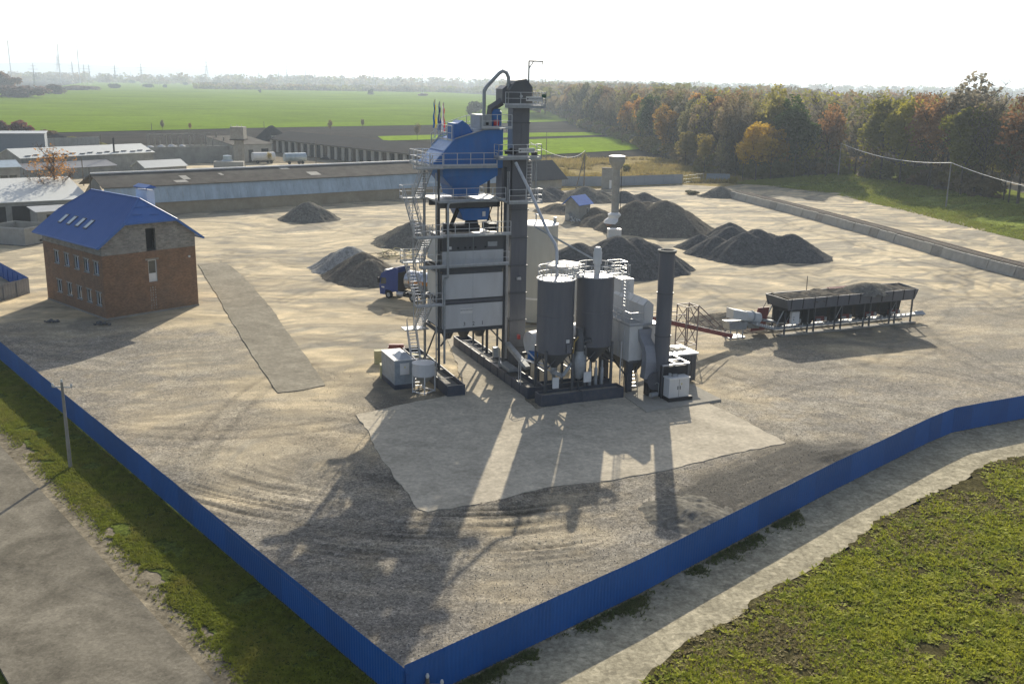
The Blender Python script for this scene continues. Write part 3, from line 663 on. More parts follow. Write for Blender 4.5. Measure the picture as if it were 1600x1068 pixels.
for yb in (B0, B1):
    for x0, x1 in ((-OV, rx(hz)), (W_+OV, W_-rx(hz))): vg.beam((x0, yb, zE-.12), (x1, yb, hz-.12), .05, .26)
    vg.beam((rx(hz), yb, hz-.1), (W_-rx(hz), yb, hz-.1), .05, .2)
for x in (-OV, W_+OV): vg.beam((x, B0, zE-.1), (x, B1, zE-.1), .04, .2); vg.tube((x+(-.08 if x < 0 else .08), B0, zE-.08), (x+(-.08 if x < 0 else .08), B1, zE-.08), .07, 6)
vg.build('eaves_board', m_roofblue, roof)
# snow stops on the gable hip
for u_, v_ in ((.25, .3), (.62, .25), (.35, .6), (.6, .6)):
    y = B0+hb*v_; z = hz+(ZR-hz)*v_+.06; x = rx(hz)+.5+(W_-2*rx(hz)-1)*u_
    MB().beam((x-.5, y, z), (x+.7, y, z), .05, .1).build('snow_stop', m_roofblue, roof)
for k, y in enumerate((6.6, 8.25, 9.9, 11.7)):
    pass
rot = math.atan(slope)
for y in (5.35, 7.5, 9.75, 12.0):
    x0 = 0.95; x1 = 2.15; z0 = zE+slope*(x0+OV); z1 = zE+slope*(x1+OV)
    fr = MB(); nz = Vector((-math.sin(rot), 0, math.cos(rot)))
    def pt(x, yv, hgt_): return tuple(Vector((x, yv, zE+slope*(x+OV)))+nz*hgt_)
    fr.hexa([pt(x0, y, .0), pt(x1, y, .0), pt(x1, y+.85, .0), pt(x0, y+.85, .0)], [pt(x0, y, .1), pt(x1, y, .1), pt(x1, y+.85, .1), pt(x0, y+.85, .1)])
    sk = fr.build('skylight', m_anth, roof)
    g = MB(); g.quad(pt(x0+.1, y+.1, .105), pt(x1-.1, y+.1, .105), pt(x1-.1, y+.75, .105), pt(x0+.1, y+.75, .105)); 
    g.build('pane', M('skylight_glass', (.6, .68, .68), .12, var=.05) if 'skylight_glass' not in bpy.data.materials else bpy.data.materials['skylight_glass'], roof)
for (d0, d1, z0, z1) in wins:                                # windows of the side wall
    y = d0; fr = MB(); x = 0.14; wv = d1-d0
    fr.box(x, x+.07, y, y+wv, z0, z0+.09); fr.box(x, x+.07, y, y+wv, z1-.09, z1); fr.box(x, x+.07, y, y+.08, z0+.09, z1-.09); fr.box(x, x+.07, y+wv-.08, y+wv, z0+.09, z1-.09)
    fr.box(x+.005, x+.065, y+wv*.5-.05, y+wv*.5+.05, z0+.09, z1-.09)
    f = fr.build('window', m_white, house)
    for a_, b_ in ((y+.08, y+wv*.5-.05), (y+wv*.5+.05, y+wv-.08)): MB().box(x+.025, x+.04, a_, b_, z0+.09, z1-.09).build('pane', m_glass, f)
    MB().box(-.09, .14, y-.05, y+wv+.05, z0-.07, z0-.0).build('sill', m_galv, f)
    MB().box(-.012, .1, y-.18, y+wv+.18, z1, z1+.16).build('lintel', m_conc, f)
h = fholes[0]; fr = MB(); y = 0.12
fr.box(h[0], h[0]+.1, y, y+.07, h[2], h[3]); fr.box(h[1]-.1, h[1], y, y+.07, h[2], h[3]); fr.box(h[0]+.1, h[1]-.1, y, y+.07, h[2], h[2]+1.0); fr.box(h[0]+.1, h[1]-.1, y, y+.07, h[3]-.1, h[3])
dr = fr.build('balcony_door', m_white, house); MB().box(h[0]+.1, h[1]-.1, y+.03, y+.045, h[2]+1.0, h[3]-.1).build('pane', m_glass, dr); MB().box(h[0]-.3, h[1]+.3, -.012, .1, h[3], h[3]+.2).build('lintel', m_conc, dr)
cm = MB(); cm.box(8.2, 9.2, 4.6, 7.2, 9.5, 13.6).build('chimney_stack', m_white, house)
cc = MB(); cc.extr([(8.0, 4.4, 13.95), (8.7, 4.4, 14.25), (9.4, 4.4, 13.95), (9.4, 4.4, 13.87), (8.0, 4.4, 13.87)], (0, 3.0, 0))
for a_ in (8.25, 9.1):
    for b_ in (4.7, 7.0): cc.box(a_, a_+.06, b_, b_+.06, 13.6, 13.9)
cc.build('chimney_cowl', m_roofblue, house)
MB().lathe((10.6, -.07, 6.1), [(0.0, -.12), (.12, -.1), (.14, 0), (.12, .1), (0, .12)], 10).build('wall_lamp', m_white, house)
mb = MB()
for x in (5.45, 6.05, 5.75):
    for k in range(9): mb.box(x+random.uniform(-.05, .05), x+random.uniform(.07, .12), -.012, 0.01, .5+k*.3, .5+k*.3+random.uniform(.1, .22))
mb.build('mortar_drips', m_conc, house)

# ------------------------------------------------------------ mixing tower
A0, A1, BF, BB = -5.9, 0.55, 8.35, 12.6
tower = thing('mixing_tower', 'tall grey cladded asphalt mixing tower with blue screen house on top', 'plant tower', ((A0+A1)/2, (BF+BB)/2, 0), PL)
for a in (A0, A1-0.1):
    for b in (BF, BB):
        MB().ibeam((a+.1, b, 1.0), (a+.1, b, 19.4), .34, .34, .05).build('post', m_anth, tower)
        MB().box(a-.2, a+.4, b-.3, b+.3, 1.0, 1.08).build('foot', m_dark, tower)
# lower cross frame
lb = MB()
for z in (4.6, 7.3, 10.3): 
    lb.ibeam((A0, BF-.02, z), (A1, BF-.02, z), .2, .3); lb.ibeam((A0, BB, z), (A1, BB, z), .2, .3); lb.ibeam((A0+.1, BF, z), (A0+.1, BB, z), .2, .3); lb.ibeam((A1, BF, z), (A1, BB, z), .2, .3)
lb.beam((A0+.2, BB, 1.2), (A0+1.5, BB, 4.4), .12); lb.beam((A1-.1, BF+.1, 3.2), (A1-1.3, BF+.1, 4.5), .12); lb.beam((A0+.3, BF+.1, 3.2), (A0+1.3, BF+.1, 4.5), .12)
lb.build('cross_beam', m_anth, tower)
def clad(z0, z1, mat=m_clad, name='cladding_panel', x0=-5.5, x1=0.42, cut=False):
    o = MB()
    if cut: o.box(x0, x1, BF-.06, BF+.3, z0, z1); 
    else: o.box(x0, x1, BF-.06, BB-.3, z0, z1)
    o.build(name, mat, tower)
    k = MB(); n = 1
    for i in range(1, 2): xx = x0+(x1-x0)*i/2; k.box(xx-.012, xx+.012, BF-.066, BF-.055, z0, z1)
    k.build('panel_joint', m_galv, tower)
clad(4.80, 7.03); clad(7.56, 9.83); clad(10.75, 11.95, m_clad); clad(11.95, 13.3, m_anth, 'dark_upper_panel')
for z0, z1 in ((7.03, 7.56), (9.83, 10.55), (4.62, 4.80)):
    MB().box(-5.45, .4, BF+.03, BB-.35, z0, z1).build('recessed_band', m_anth, tower)
mb = MB().ibeam((-5.5, BF-.05, 7.3), (.45, BF-.05, 7.3), .12, .22); mb.build('cross_beam', m_anthl, tower)
for z0, z1 in ((4.85, 7.0), (7.6, 9.8), (10.8, 13.0)):     # side cladding
    MB().box(A0+.28, A0+.34, BF+.35, BB-.3, z0, z1).build('side_panel', m_cladw, tower)
hp = MB()
for x in (-4.3, -2.7, -1.1): hp.lathe((x, 10.4, 3.4), [(.35, 0), (.9, 1.2)], 12)
hp.build('discharge_chute', m_anth, tower)
mb = MB().box(-3.75, -2.55, BF-.085, BF-.06, 6.15, 6.65); sg = mb.build('sign_plate', m_white, tower)
for x, tx in ((-3.35, '3'), (-2.45, '2'), (-1.58, '1')):
    text_mesh(tower, 'number_'+{'3': 'three', '2': 'two', '1': 'one'}[tx], tx, 0.5, (x-.0, BF-.07, 5.15), (1, 0, 0), (0, 0, 1), m_dark)
text_mesh(sg, 'lettering', 'BENNINGHOVEN', 0.15, (-3.15, BF-.09, 6.47), (1, 0, 0), (0, 0, 1), m_anth)
bx = MB()
for x in (-4.0, -3.3, -2.85, -2.3, -1.35): bx.lathe((x, BF-.1, 12.25), [(0, -.09), (.1, -.07), (.1, .07), (0, .09)], 8)
bx.build('lamp', m_dark, tower)
MB().box(-5.05, -4.65, BF-.2, BF-.07, 12.15, 12.4).build('small_box', m_white, tower); MB().box(-1.15, -.25, BF-.2, BF-.07, 12.3, 12.7).build('small_box', m_galv, tower)
# platforms
platform(tower, -7.7, 0.75, BF-.75, BF-.08, 10.75, 'fl'); platform(tower, -5.9, 0.85, BF-.85, BF-.08, 13.5, 'f'); platform(tower, -6.0, 0.3, BF-.85, BB+.6, 16.55, 'fb')
top = platform(tower, -6.9, -.6, BF-.9, BB+1.0, 19.62, 'flb', th=.22)
# screen deck level 13.5-16.5 machinery
g = MB(); g.hexa([(-3.2, 9.0, 14.6), (-.9, 9.0, 14.6), (-.9, 11.6, 14.6), (-3.2, 11.6, 14.6)], [(-3.75, 8.8, 15.7), (-.75, 8.8, 15.7), (-.75, 11.8, 15.7), (-3.75, 11.8, 15.7)]); g.build('weigh_hopper', m_blue, tower)
MB().box(-1.5, -1.2, 8.76, 8.79, 14.95, 15.4).build('label_plate', m_white, tower)
g = MB(); g.box(-4.3, -1.6, 9.1, 11.8, 13.55, 14.1); g.lathe((-2.1, 10, 13.6), [(.8, 0), (.55, .95)], 12); g.beam((-4.5, 8.8, 14.2), (-3.6, 9.2, 15.9), .25); g.tube((-5.2, 9.1, 13.9), (-4.2, 9.1, 13.9), .3, 10); g.box(-.7, .1, 9, 11, 13.55, 14.2)
g.build('mixer_drive', m_dark, tower)
MB().box(-5.6, .3, 9.0, 9.25, 15.75, 16.35).box(-5.6, .3, 11.6, 11.9, 15.75, 16.35).build('floor_beam', m_anth, tower)
g = MB()
for x in (-5.8, -4.9, 0.1, .45): g.ibeam((x, BF+.6, 13.4), (x, BF+.6, 16.4), .16, .16)
g.beam((-.6, 10.5, 13.6), (.3, 10.5, 16.2), .08); g.beam((.3, 10.6, 13.6), (-.6, 10.6, 16.2), .08)
g.build('brace', m_dark, tower)
# hot screen: hopper and pentagon house
g = MB(); hx0, hx1 = -5.2, -.15
g.hexa([(-4.2, 9.1, 16.8), (-1.75, 9.1, 16.8), (-1.75, 12, 16.8), (-4.2, 12, 16.8)], [(-4.35, 8.9, 17.75), (-1.75, 8.9, 17.75), (-1.75, 12.2, 17.75), (-4.35, 12.2, 17.75)])
g.hexa([(-4.55, 8.75, 17.75), (-1.7, 8.75, 17.75), (-1.7, 12.3, 17.75), (-4.55, 12.3, 17.75)], [(-5.35, 8.5, 18.6), (-.25, 8.5, 18.6), (-.25, 12.5, 18.6), (-5.35, 12.5, 18.6)])
g.box(-5.4, -.2, 8.45, 12.55, 18.6, 19.36); g.build('bin_hopper', m_blue, tower)
g = MB(); pf = [(-6.35, 19.66), (-4.25, 21.85), (-1.7, 22.62), (.25, 22.72), (.25, 19.3), (-.65, 19.3), (-.65, 19.66)]
g.extr([(x, 8.35, z) for x, z in pf], (0, 4.3, 0)); g.build('screen_house', m_blue, tower)
g = MB(); g.beam((-4.3, 8.25, 21.93), (-1.7, 8.25, 22.68), .25, .06); g.beam((-1.7, 8.25, 22.7), (.3, 8.25, 22.8), .25, .06); g.beam((-4.3, 12.7, 21.93), (-1.7, 12.7, 22.68), .25, .06)
for k, x in enumerate((-5.9, -4.6)): pass
g.build('roof_trim', m_galv, tower)
g = MB(); n_ = Vector((-2.19, 0, 2.1)).normalized()
for t0, t1 in ((.03, .47), (.53, .98)):
    a = Vector((-6.35, 0, 19.66)); d = Vector((2.1, 0, 2.19)); p0 = a+d*t0; p1 = a+d*t1; up_ = Vector((-2.19, 0, 2.1)).normalized()
    g2 = MB(); lo = [(p0.x, 8.5, p0.z), (p1.x, 8.5, p1.z), (p1.x, 12.5, p1.z), (p0.x, 12.5, p0.z)]; g2.hexa(lo, [tuple(Vector(q)+up_*.05) for q in lo]); g2.build('access_hatch', M('pale_blue_hatch', (.16, .30, .55), .35) if 'pale_blue_hatch' not in bpy.data.materials else bpy.data.materials['pale_blue_hatch'], tower)
g = MB(); railing(g, [(-5.1, 12.6, 21.0), (-4.25, 12.6, 21.9), (-1.7, 12.6, 22.65), (.2, 12.6, 22.75)]); railing(g, [(-4.5, 8.6, 21.7), (-4.5, 12.4, 21.7)], h=1.3); g.build('railing', m_galvw, tower)
g = MB(); g.box(-4.1, -2.9, 9.2, 11.0, 21.9, 23.2); g.extr([(-4.1, 9.15, 22.0), (-3.9, 9.15, 23.1), (-3.3, 9.15, 23.45), (-2.7, 9.15, 23.0), (-2.35, 9.15, 22.4)], (0, 1.9, 0)); g.build('fan_casing', m_blue, tower)
MB().box(-2.3, -1.3, 9, 11.2, 22.45, 22.72).build('lid', m_white, tower)
g = MB(); g.box(-1.75, -.65, 8.9, 11.4, 22.7, 23.95); g.build('inlet_box', m_galv, tower); MB().lathe((-1.05, 8.88, 23.2), [(0, -.01), (.14, 0)], 10).box(-1.2, -.95, 8.86, 8.9, 23.05, 23.3).build('hand_hole', m_dark, tower)
g = MB(); g.lathe((0.0, 9.8, 22.7), [(.62, 0), (.62, 1.5), (.5, 1.6), (.5, 1.75)], 16); g.build('inlet_spout', m_blue, tower)
MB().box(-.35, .15, 9.1, 9.2, 23.0, 23.5).build('warning_plate', m_red, tower)
platform(tower, -1.9, 1.0, 8.0, 8.6, 22.85, 'f', th=.1, h=1.15)
g = MB(); g.path([(-1.35, 9, 22.7), (-1.35, 9, 26.0), (-1.15, 9, 26.35), (.05, 9, 27.55), (.4, 9, 27.75), (.75, 9, 27.6), (.95, 9, 27.2), (.95, 9, 26.3)], .16, 10); g.build('vent_pipe', m_galv, tower)
g = MB(); g.path([(-5.35, BF-.25, 1.6), (-5.35, BF-.25, 9.2), (-5.25, BF-.25, 9.6), (-5.25, BF-.95, 9.8), (-5.25, BF-.95, 16.2), (-5.1, BF-.95, 16.45), (-1.3, BF-.95, 16.6), (-.8, BF-.95, 16.85), (.2, BF-.95, 16.35), (2.4, BF-.95, 16.4)], .11, 8); g.build('duct_pipe', m_galv, tower)
g = MB()
for x in (0.72, .86): g.box(x-.03, x+.03, BF-.1, BF+.3, 1.5, 19)
g.build('cable_tray', m_galvw, tower)
# stair tower at the left side
prev = None; zs = [1.0, 4.4, 7.4, 10.6, 13.5, 16.5, 19.5]; side = 0
for k in range(6):
    z0, z1 = zs[k], zs[k+1]; x = -7.75 if k % 2 == 0 else -6.85
    f_, b_ = (8.0, 11.2) if k % 2 == 0 else (11.2, 8.0)
    if k == 0: stairs(tower, (x-.6, 6.2, .05), (x, 10.6, z1)); MB().box(-8.3, -6.0, 10.7, 12.1, z1-.1, z1).build('landing', m_galv, tower)
    else: stairs(tower, (x, f_, z0), (x, b_, z1))
    if k:
        y0, y1 = (11.3, 12.3) if b_ > 10 else (6.9, 7.9)
        pl = MB().box(-8.3, -5.8, y0, y1, z1-.1, z1).build('landing', m_galv, tower)
        rl = MB(); yo = y1-.05 if b_ > 10 else y0+.05; railing(rl, [(-5.9, yo, z1), (-8.25, yo, z1), (-8.25, (y0 if b_ > 10 else y1), z1)]); rl.build('railing', m_galvw, pl)
g = MB()
for y in (7.9, 11.3): g.beam((-6.2, y, 0), (-6.2, y, 19), .1); g.beam((-7.3, y, 4.4 if y > 10 else 7.4), (-7.3, y, 16.5), .06)
for z in (3, 6, 9, 12, 15): g.beam((-6.2, 7.9, z), (A0, 8.4, z), .08)
g.build('stair_frame', m_galv, tower)

# steel foundations
def trough(name, label, x0, x1, y0, y1, zt=1.0, t=.09, ribs=4, mat=m_navy, fill=.55, fm=None):
    r = thing(name, label, 'steel base', ((x0+x1)/2, (y0+y1)/2, 0), PL, 'steel foundation troughs under the plant')
    for q in ((x0, x0+t, y0, y1), (x1-t, x1, y0, y1), (x0+t, x1-t, y0, y0+t), (x0+t, x1-t, y1-t, y1)): MB().box(*q, 0.0, zt).build('side_plate', mat, r)
    MB().box(x0+t, x1-t, y0+t, y1-t, 0.05, fill).build('sand_fill', fm or m_conc, r)
    L = y1-y0 if y1-y0 > x1-x0 else x1-x0
    for i in range(1, ribs+1):
        g = MB()
        if y1-y0 > x1-x0: y = y0+L*i/(ribs+1); g.box(x0-.04, x0, y-.06, y+.06, .02, zt-.02); g.box(x1, x1+.04, y-.06, y+.06, .02, zt-.02); g.beam((x0, y, zt-.1), (x1, y, zt-.1), .06)
        else: x = x0+L*i/(ribs+1); g.box(x-.06, x+.06, y0-.04, y0, .02, zt-.02); g.beam((x, y0, zt-.1), (x, y1, zt-.1), .06)
        g.build('stiffener', mat, r)
    return r
trough('foundation_trough', 'long dark steel trough under the left legs of the tower', -6.75, -5.1, 3.1, 17.0)
trough('foundation_trough', 'very long dark steel trough between the tower and the silos', -.35, 1.25, 0.3, 20.0, ribs=10)
trough('foundation_trough', 'navy steel trough beneath the two dark silos, its front face towards the fence', -.1, 7.85, -2.15, -0.75, ribs=1, fill=.75)
trough('foundation_trough', 'rear steel trough behind the silo legs', 1.3, 7.85, 0.6, 1.9, ribs=1, fill=.7)

# bucket elevator
el = thing('bucket_elevator', 'tall dark bucket elevator shaft with railed head platform beside the tower', 'elevator', (2.0, 9.1, 0), PL)
MB().box(1.2, 2.0, 8.4, 9.6, .3, 25.0).build('shaft', m_anthl, el); MB().box(2.03, 2.83, 8.45, 9.6, .3, 25.0).build('shaft', m_anthl, el)
MB().box(.8, 3.2, 8.1, 10.0, 0.0, .9).build('boot', m_anth, el)
for z in np.arange(2.5, 25, 2.6): MB().box(1.12, 2.9, 8.34, 9.66, z-.05, z+.05).build('flange', m_anth, el)
g = MB(); pf = [(.75, 24.95), (.75, 26.15), (1.35, 26.95), (2.35, 27.1), (2.95, 26.4), (2.95, 24.95)]; g.extr([(x, 8.2, z) for x, z in pf], (0, 1.7, 0)); g.build('head', m_anth, el)
g = MB(); g.extr([(.35, 8.9, 24.95), (.35, 8.9, 26.2), (.75, 8.9, 26.5), (.75, 8.9, 24.95)], (0, 1.6, 0)); g.build('head_casing', m_anthl, el)
MB().tube((1.85, 8.1, 25.6), (1.85, 8.2, 25.6), .14, 10).build('bearing', m_galvw, el)
pt_ = platform(el, .3, 3.95, 7.45, 8.15, 24.85, 'flr', th=.25)
pt_ = platform(el, 2.97, 3.95, 8.15, 10.2, 24.84, 'r', th=.2)
def signboard(zc, x0, y, par):
    s_ = MB().box(x0, x0+1.55, y-.04, y, zc-.2, zc+.2).build('name_board', m_white, par)
    text_mesh(s_, 'lettering', 'BENNINGHOVEN', .19, (x0+.87, y-.045, zc), (1, 0, 0), (0, 0, 1), m_anth)
    MB().box(x0+.06, x0+.2, y-.046, y-.04, zc-.07, zc+.07).build('emblem', m_anth, s_)
signboard(25.4, 2.0, 7.4, el); MB().box(3.5, 3.95, 7.36, 7.4, 25.5, 25.8).build('green_plate', M('dark_green_plate', (.03, .10, .06)), el)
g = MB(); g.beam((2.9, 9, 25.1), (2.9, 9, 28.7), .1); g.beam((2.9, 9, 28.65), (4.35, 9.2, 28.65), .1, .12); g.beam((2.9, 9, 28.0), (3.35, 9.05, 28.6), .07); g.beam((4.32, 9.2, 28.6), (4.32, 9.2, 28.35), .06); g.build('jib_crane', m_anth, el)
g = MB(); g.path([(.5, 9.4, 25.1), (-.45, 9.6, 24.5), (-.5, 9.7, 24.0), (-.3, 9.8, 23.9)], [.35, .38, .36, .36], 4); g.build('discharge_chute', m_anthl, el)
platform(el, -.75, 3.45, 6.9, 8.05, 20.35, 'flr', th=.22); signboard(20.95, 1.15, 6.85, el)
g = MB(); g.box(.2, 1.1, 8.4, 9.8, 16.6, 20.1); g.box(1.15, 2.95, 8.2, 9.8, 17, 20.0); g.build('bypass_chute', m_anthl, el)
g = MB(); g.lathe((.95, 8.0, 20.5), [(0, 0), (.3, .05), (.3, .45), (.15, .6), (0, .6)], 10); g.tube((.3, 7.9, 20.75), (1.3, 7.9, 20.75), .2, 8); g.lathe((3.0, 7.6, 20.4), [(.3, 0), (.3, .35), (0, .45)], 10); g.build('valve_drive', m_dark, el)
platform(el, 0.3, 3.6, 6.8, 7.9, 16.4, 'fr', th=.2)
g = MB()
for x in (2.45, 2.95):
    g.beam((x, 7.95, 16.4), (x, 7.95, 20.4), .05)
for z in np.arange(16.6, 20.4, .3): g.beam((2.45, 7.95, z), (2.95, 7.95, z), .035)
g.build('ladder', m_galvw, el); MB().beam((3.35, 7.9, 16.4), (3.35, 7.9, 20.3), .09).build('post', m_galv, el)
MB().box(1.8, 2.2, 8.2, 8.4, 9.0, 9.25).build('small_box', m_galvw, el)
g = MB(); g.path([(.85, 6.75, 19.9), (1.65, 5.0, 17.3), (2.3, 2.6, 14.2), (2.35, 1.2, 13.4), (2.25, .6, 12.9), (2.25, .4, 10.6)], .14, 10); g.build('filler_pipe', m_galvw, el)
g = MB(); g.tube((2.6, 6, 14.2), (5.8, .4, 12.0), .09, 8); g.build('conveying_pipe', m_galv, el)
# steel gallery right of the tower at its foot
g = MB()
for x, y in ((.45, 16.2), (.45, 13.5), (1.0, 8.6), (1.0, 11)): g.beam((x, y, 1), (x, y, 5.4), .16)
g.beam((.45, 16.2, 3.2), (.45, 13.5, 5.2), .1)
g.build('brace_post', m_anth, el)
g = MB(); g.path([(-.1, 7.6, 1.0), (-.1, 7.6, 2.7), (-.4, 7.6, 2.9)], .06, 6); g.box(-.75, -.25, 7.4, 7.8, 2.0, 2.9); g.box(0.0, .9, 5.5, 8.2, 1.0, 1.3); g.beam((.9, 8.2, 3.0), (1.5, 4.6, 1.5), .5, .35)
g.build('boot_chute', m_galv, el)

# ------------------------------------------------------------ the two dark silos
def silo(a, b, r, z0, z1, zc, label, extra):
    s = thing('storage_silo', label, 'silo', (a, b, 0), PL, 'dark filler silos')
    MB().lathe((a, b, 0), [(r, z0), (r, z1), (r*.97, z1+.02)], 40).build('shell', m_anthl, s)
    MB().lathe((a, b, 0), [(r*.99, z1), (r*.5, z1+.16), (0, z1+.2)], 40).lathe((a, b, 0), [(r*.99, z1), (r+.06, z1), (r+.06, z1+.12), (r*.98, z1+.12)], 40).build('top_deck', m_galvw, s)
    MB().lathe((a, b, 0), [(r, z0), (r*.22, zc), (.2, zc-.3)], 32).build('cone', m_anth, s)
    for zz in (z0+.05, (z0+z1)/2): MB().lathe((a, b, 0), [(r+.004, zz-.04), (r+.03, zz-.03), (r+.03, zz+.03), (r+.004, zz+.04)], 40).build('hoop', m_anthl, s)
    for k, (sx, sy) in enumerate(((-1, -1), (1, -1), (1, 1), (-1, 1))):
        MB().beam((a+sx*r*.8, b+sy*r*.66, .8), (a+sx*r*.8, b+sy*r*.66, z0+.35), .2).build('leg', m_anth, s)
    g = MB(); c4 = [(a+sx*r*.8, b+sy*r*.66) for sx, sy in ((-1, -1), (1, -1), (1, 1), (-1, 1))]
    for i in range(4):
        p, q = c4[i], c4[(i+1) % 4]; m_ = ((p[0]+q[0])/2, (p[1]+q[1])/2)
        g.beam((*p, z0-1.4), (*m_, z0-.1), .09); g.beam((*q, z0-1.4), (*m_, z0-.1), .09)
        if i % 2: g.beam((*p, z0-1.6), (*q, z0-1.6), .1)
    g.build('cross_brace', m_anth, s)
    g = MB(); n = 22
    for hh_ in (1.1, .55):
        P = [(a+(r-.05)*math.cos(2*math.pi*i/n), b+(r-.05)*math.sin(2*math.pi*i/n), z1+hh_) for i in range(n+1)]
        g.path(P, .028, 5, caps=False)
    for i in range(0, n, 2): t = 2*math.pi*i/n; g.beam((a+(r-.05)*math.cos(t), b+(r-.05)*math.sin(t), z1), (a+(r-.05)*math.cos(t), b+(r-.05)*math.sin(t), z1+1.1), .05)
    g.build('railing', m_galvw, s)
    extra(s, a, b, r, z0, z1)
    return s
def exA(s, a, b, r, z0, z1):
    g = MB(); g.lathe((a-.1, b-.2, z1+.15), [(.05, 0), (.05, 1.0), (.3, 1.0), (.3, 1.06), (0, 1.12)], 12); g.build('pressure_cap', m_galvw, s)
    MB().box(a+.35, a+.65, b-r-.02, b-r+.1, z0+1.0, z0+1.3).build('label_plate', m_white, s)
    MB().box(a+.4, a+.85, b-r-.08, b-r+.2, z0+.1, z0+.95).build('manhole_cover', m_anthl, s)
    g = MB(); g.lathe((a, b, 0), [(.22, 3.2), (.3, 2.7), (.3, 2.2), (.16, 2.0), (.16, 1.3)], 12); g.beam((a-.3, b-.7, 2.5), (a+.5, b-.7, 2.1), .35); g.build('outlet_valve', m_galv, s)
    g = MB(); g.tube((a+.4, b-1.0, 2.2), (a+2.5, b-.8, 4.7), .17, 10); g.build('screw_conveyor', m_galv, s)
    g = MB()
    for dx in (-.22, .22): g.path([(a-2.6+dx*0, b+1.5+dx, 1.0), (a-2.6, b+1.5+dx, 3.0), (a-2.3, b+1.5+dx, 3.3), (a-1.6, b+1.2+dx, 3.0)], .035, 6)
    g.build('access_hoop', m_galvw, s)
    MB().box(a-.85, a-.3, b-1.75, b-1.6, 1.35, 2.3).build('switch_box', m_white, s)
def exB(s, a, b, r, z0, z1):
    g = MB(); g.lathe((a+.0, b-.2, z1+.1), [(.28, 0), (.28, 1.0), (.38, 1.0), (.38, 2.0), (.33, 2.1), (.33, 2.3), (.2, 2.45), (0, 2.45)], 16); g.build('vent_filter', m_cladw, s)
    g = MB(); g.lathe((a-1.9, b-1.1, 0), [(.32, 1.8), (.5, 2.2), (.62, 2.9), (.62, 3.7), (.45, 4.0), (.45, 4.3)], 14); g.build('day_bin', m_galv, s)
    g = MB(); g.lathe((a-1.9, b-1.1, 0), [(.42, 4.3), (.42, 5.6), (.33, 5.75), (.33, 6.1), (.36, 6.1), (.36, 6.35), (0, 6.35)], 12); g.tube((a-1.9, b-1.1, 5.0), (a-1.1, b-1.3, 5.2), .15, 8); g.lathe((a-1.1, b-1.3, 4.95), [(0, 0), (.25, .1), (.25, .4), (0, .5)], 10); g.build('screw_drive', m_anth, s)
    g = MB(); g.path([(a-2.2, b-1.4, 5.6), (a-2.6, b-1.5, 5.2), (a-2.7, b-1.5, 4.2)], .07, 8); g.build('hose', M('ochre_hose', (.35, .24, .07)), s)
    g = MB()
    for x in (-.6, 0, .6): g.lathe((a+x, b-.7, .9), [(.16, 0), (.16, 1.5), (.08, 1.6), (.08, 2.2)], 10)
    g.build('outlet_valve', m_galv, s)
    MB().box(a-1.75, a-1.05, b-1.9, b-1.75, 1.6, 2.5).build('switch_box', m_white, s)
    MB().tube((a-1.9, b-1.1, .8), (a-1.9, b-1.1, 1.8), .1, 8).build('stand_pipe', m_anth, s)
silo(2.05, .1, 1.6, 4.25, 10.55, 2.9, 'dark round silo nearer the elevator, with a pale label and pressure cap', exA)
silo(5.95, .35, 1.62, 4.5, 10.6, 3.1, 'dark round silo with tall white vent filter on its roof', exB)
g = MB().box(3.3, 4.6, -.3, .7, 10.6, 10.7); 
cw = thing('silo_catwalk', 'galvanised catwalk and caged ladder joining the tops of the dark silos', 'catwalk', (5, .3, 0), PL)
g.build('platform', m_galv, cw)
g = MB(); railing(g, [(3.4, -.3, 10.7), (4.5, -.3, 10.7)]); railing(g, [(3.4, .7, 10.7), (4.5, .7, 10.7)]); railing(g, [(7.3, -.4, 10.7), (8.6, -.4, 10.7), (8.6, .9, 10.7), (7.3, .9, 10.7)]); g.build('railing', m_galvw, cw)
MB().box(7.4, 8.6, -.4, .9, 10.6, 10.7).build('platform', m_galv, cw)
g = MB()
for y in (-.1, .4): g.beam((8.75, y, .9), (8.75, y, 11.8), .05)
for z in np.arange(1.2, 11.5, .3): g.beam((8.75, -.1, z), (8.75, .4, z), .03)
g.build('ladder', m_galvw, cw)
g = MB()
for z in np.arange(3.4, 11.6, .8): g.path([(8.75+.4*math.sin(t), .15+.4*math.cos(t), z) for t in np.linspace(0.2, math.pi-.2, 6)], .02, 4)
for t in np.linspace(.3, math.pi-.3, 4): g.beam((8.75+.4*math.sin(t), .15+.4*math.cos(t), 3.4), (8.75+.4*math.sin(t), .15+.4*math.cos(t), 11.5), .025)
g.build('ladder_cage', m_galvw, cw)
g = MB().tube((8.1, -.9, .9), (8.1, -.9, 4.8), .05, 6); g.build('post', m_galvw, cw)

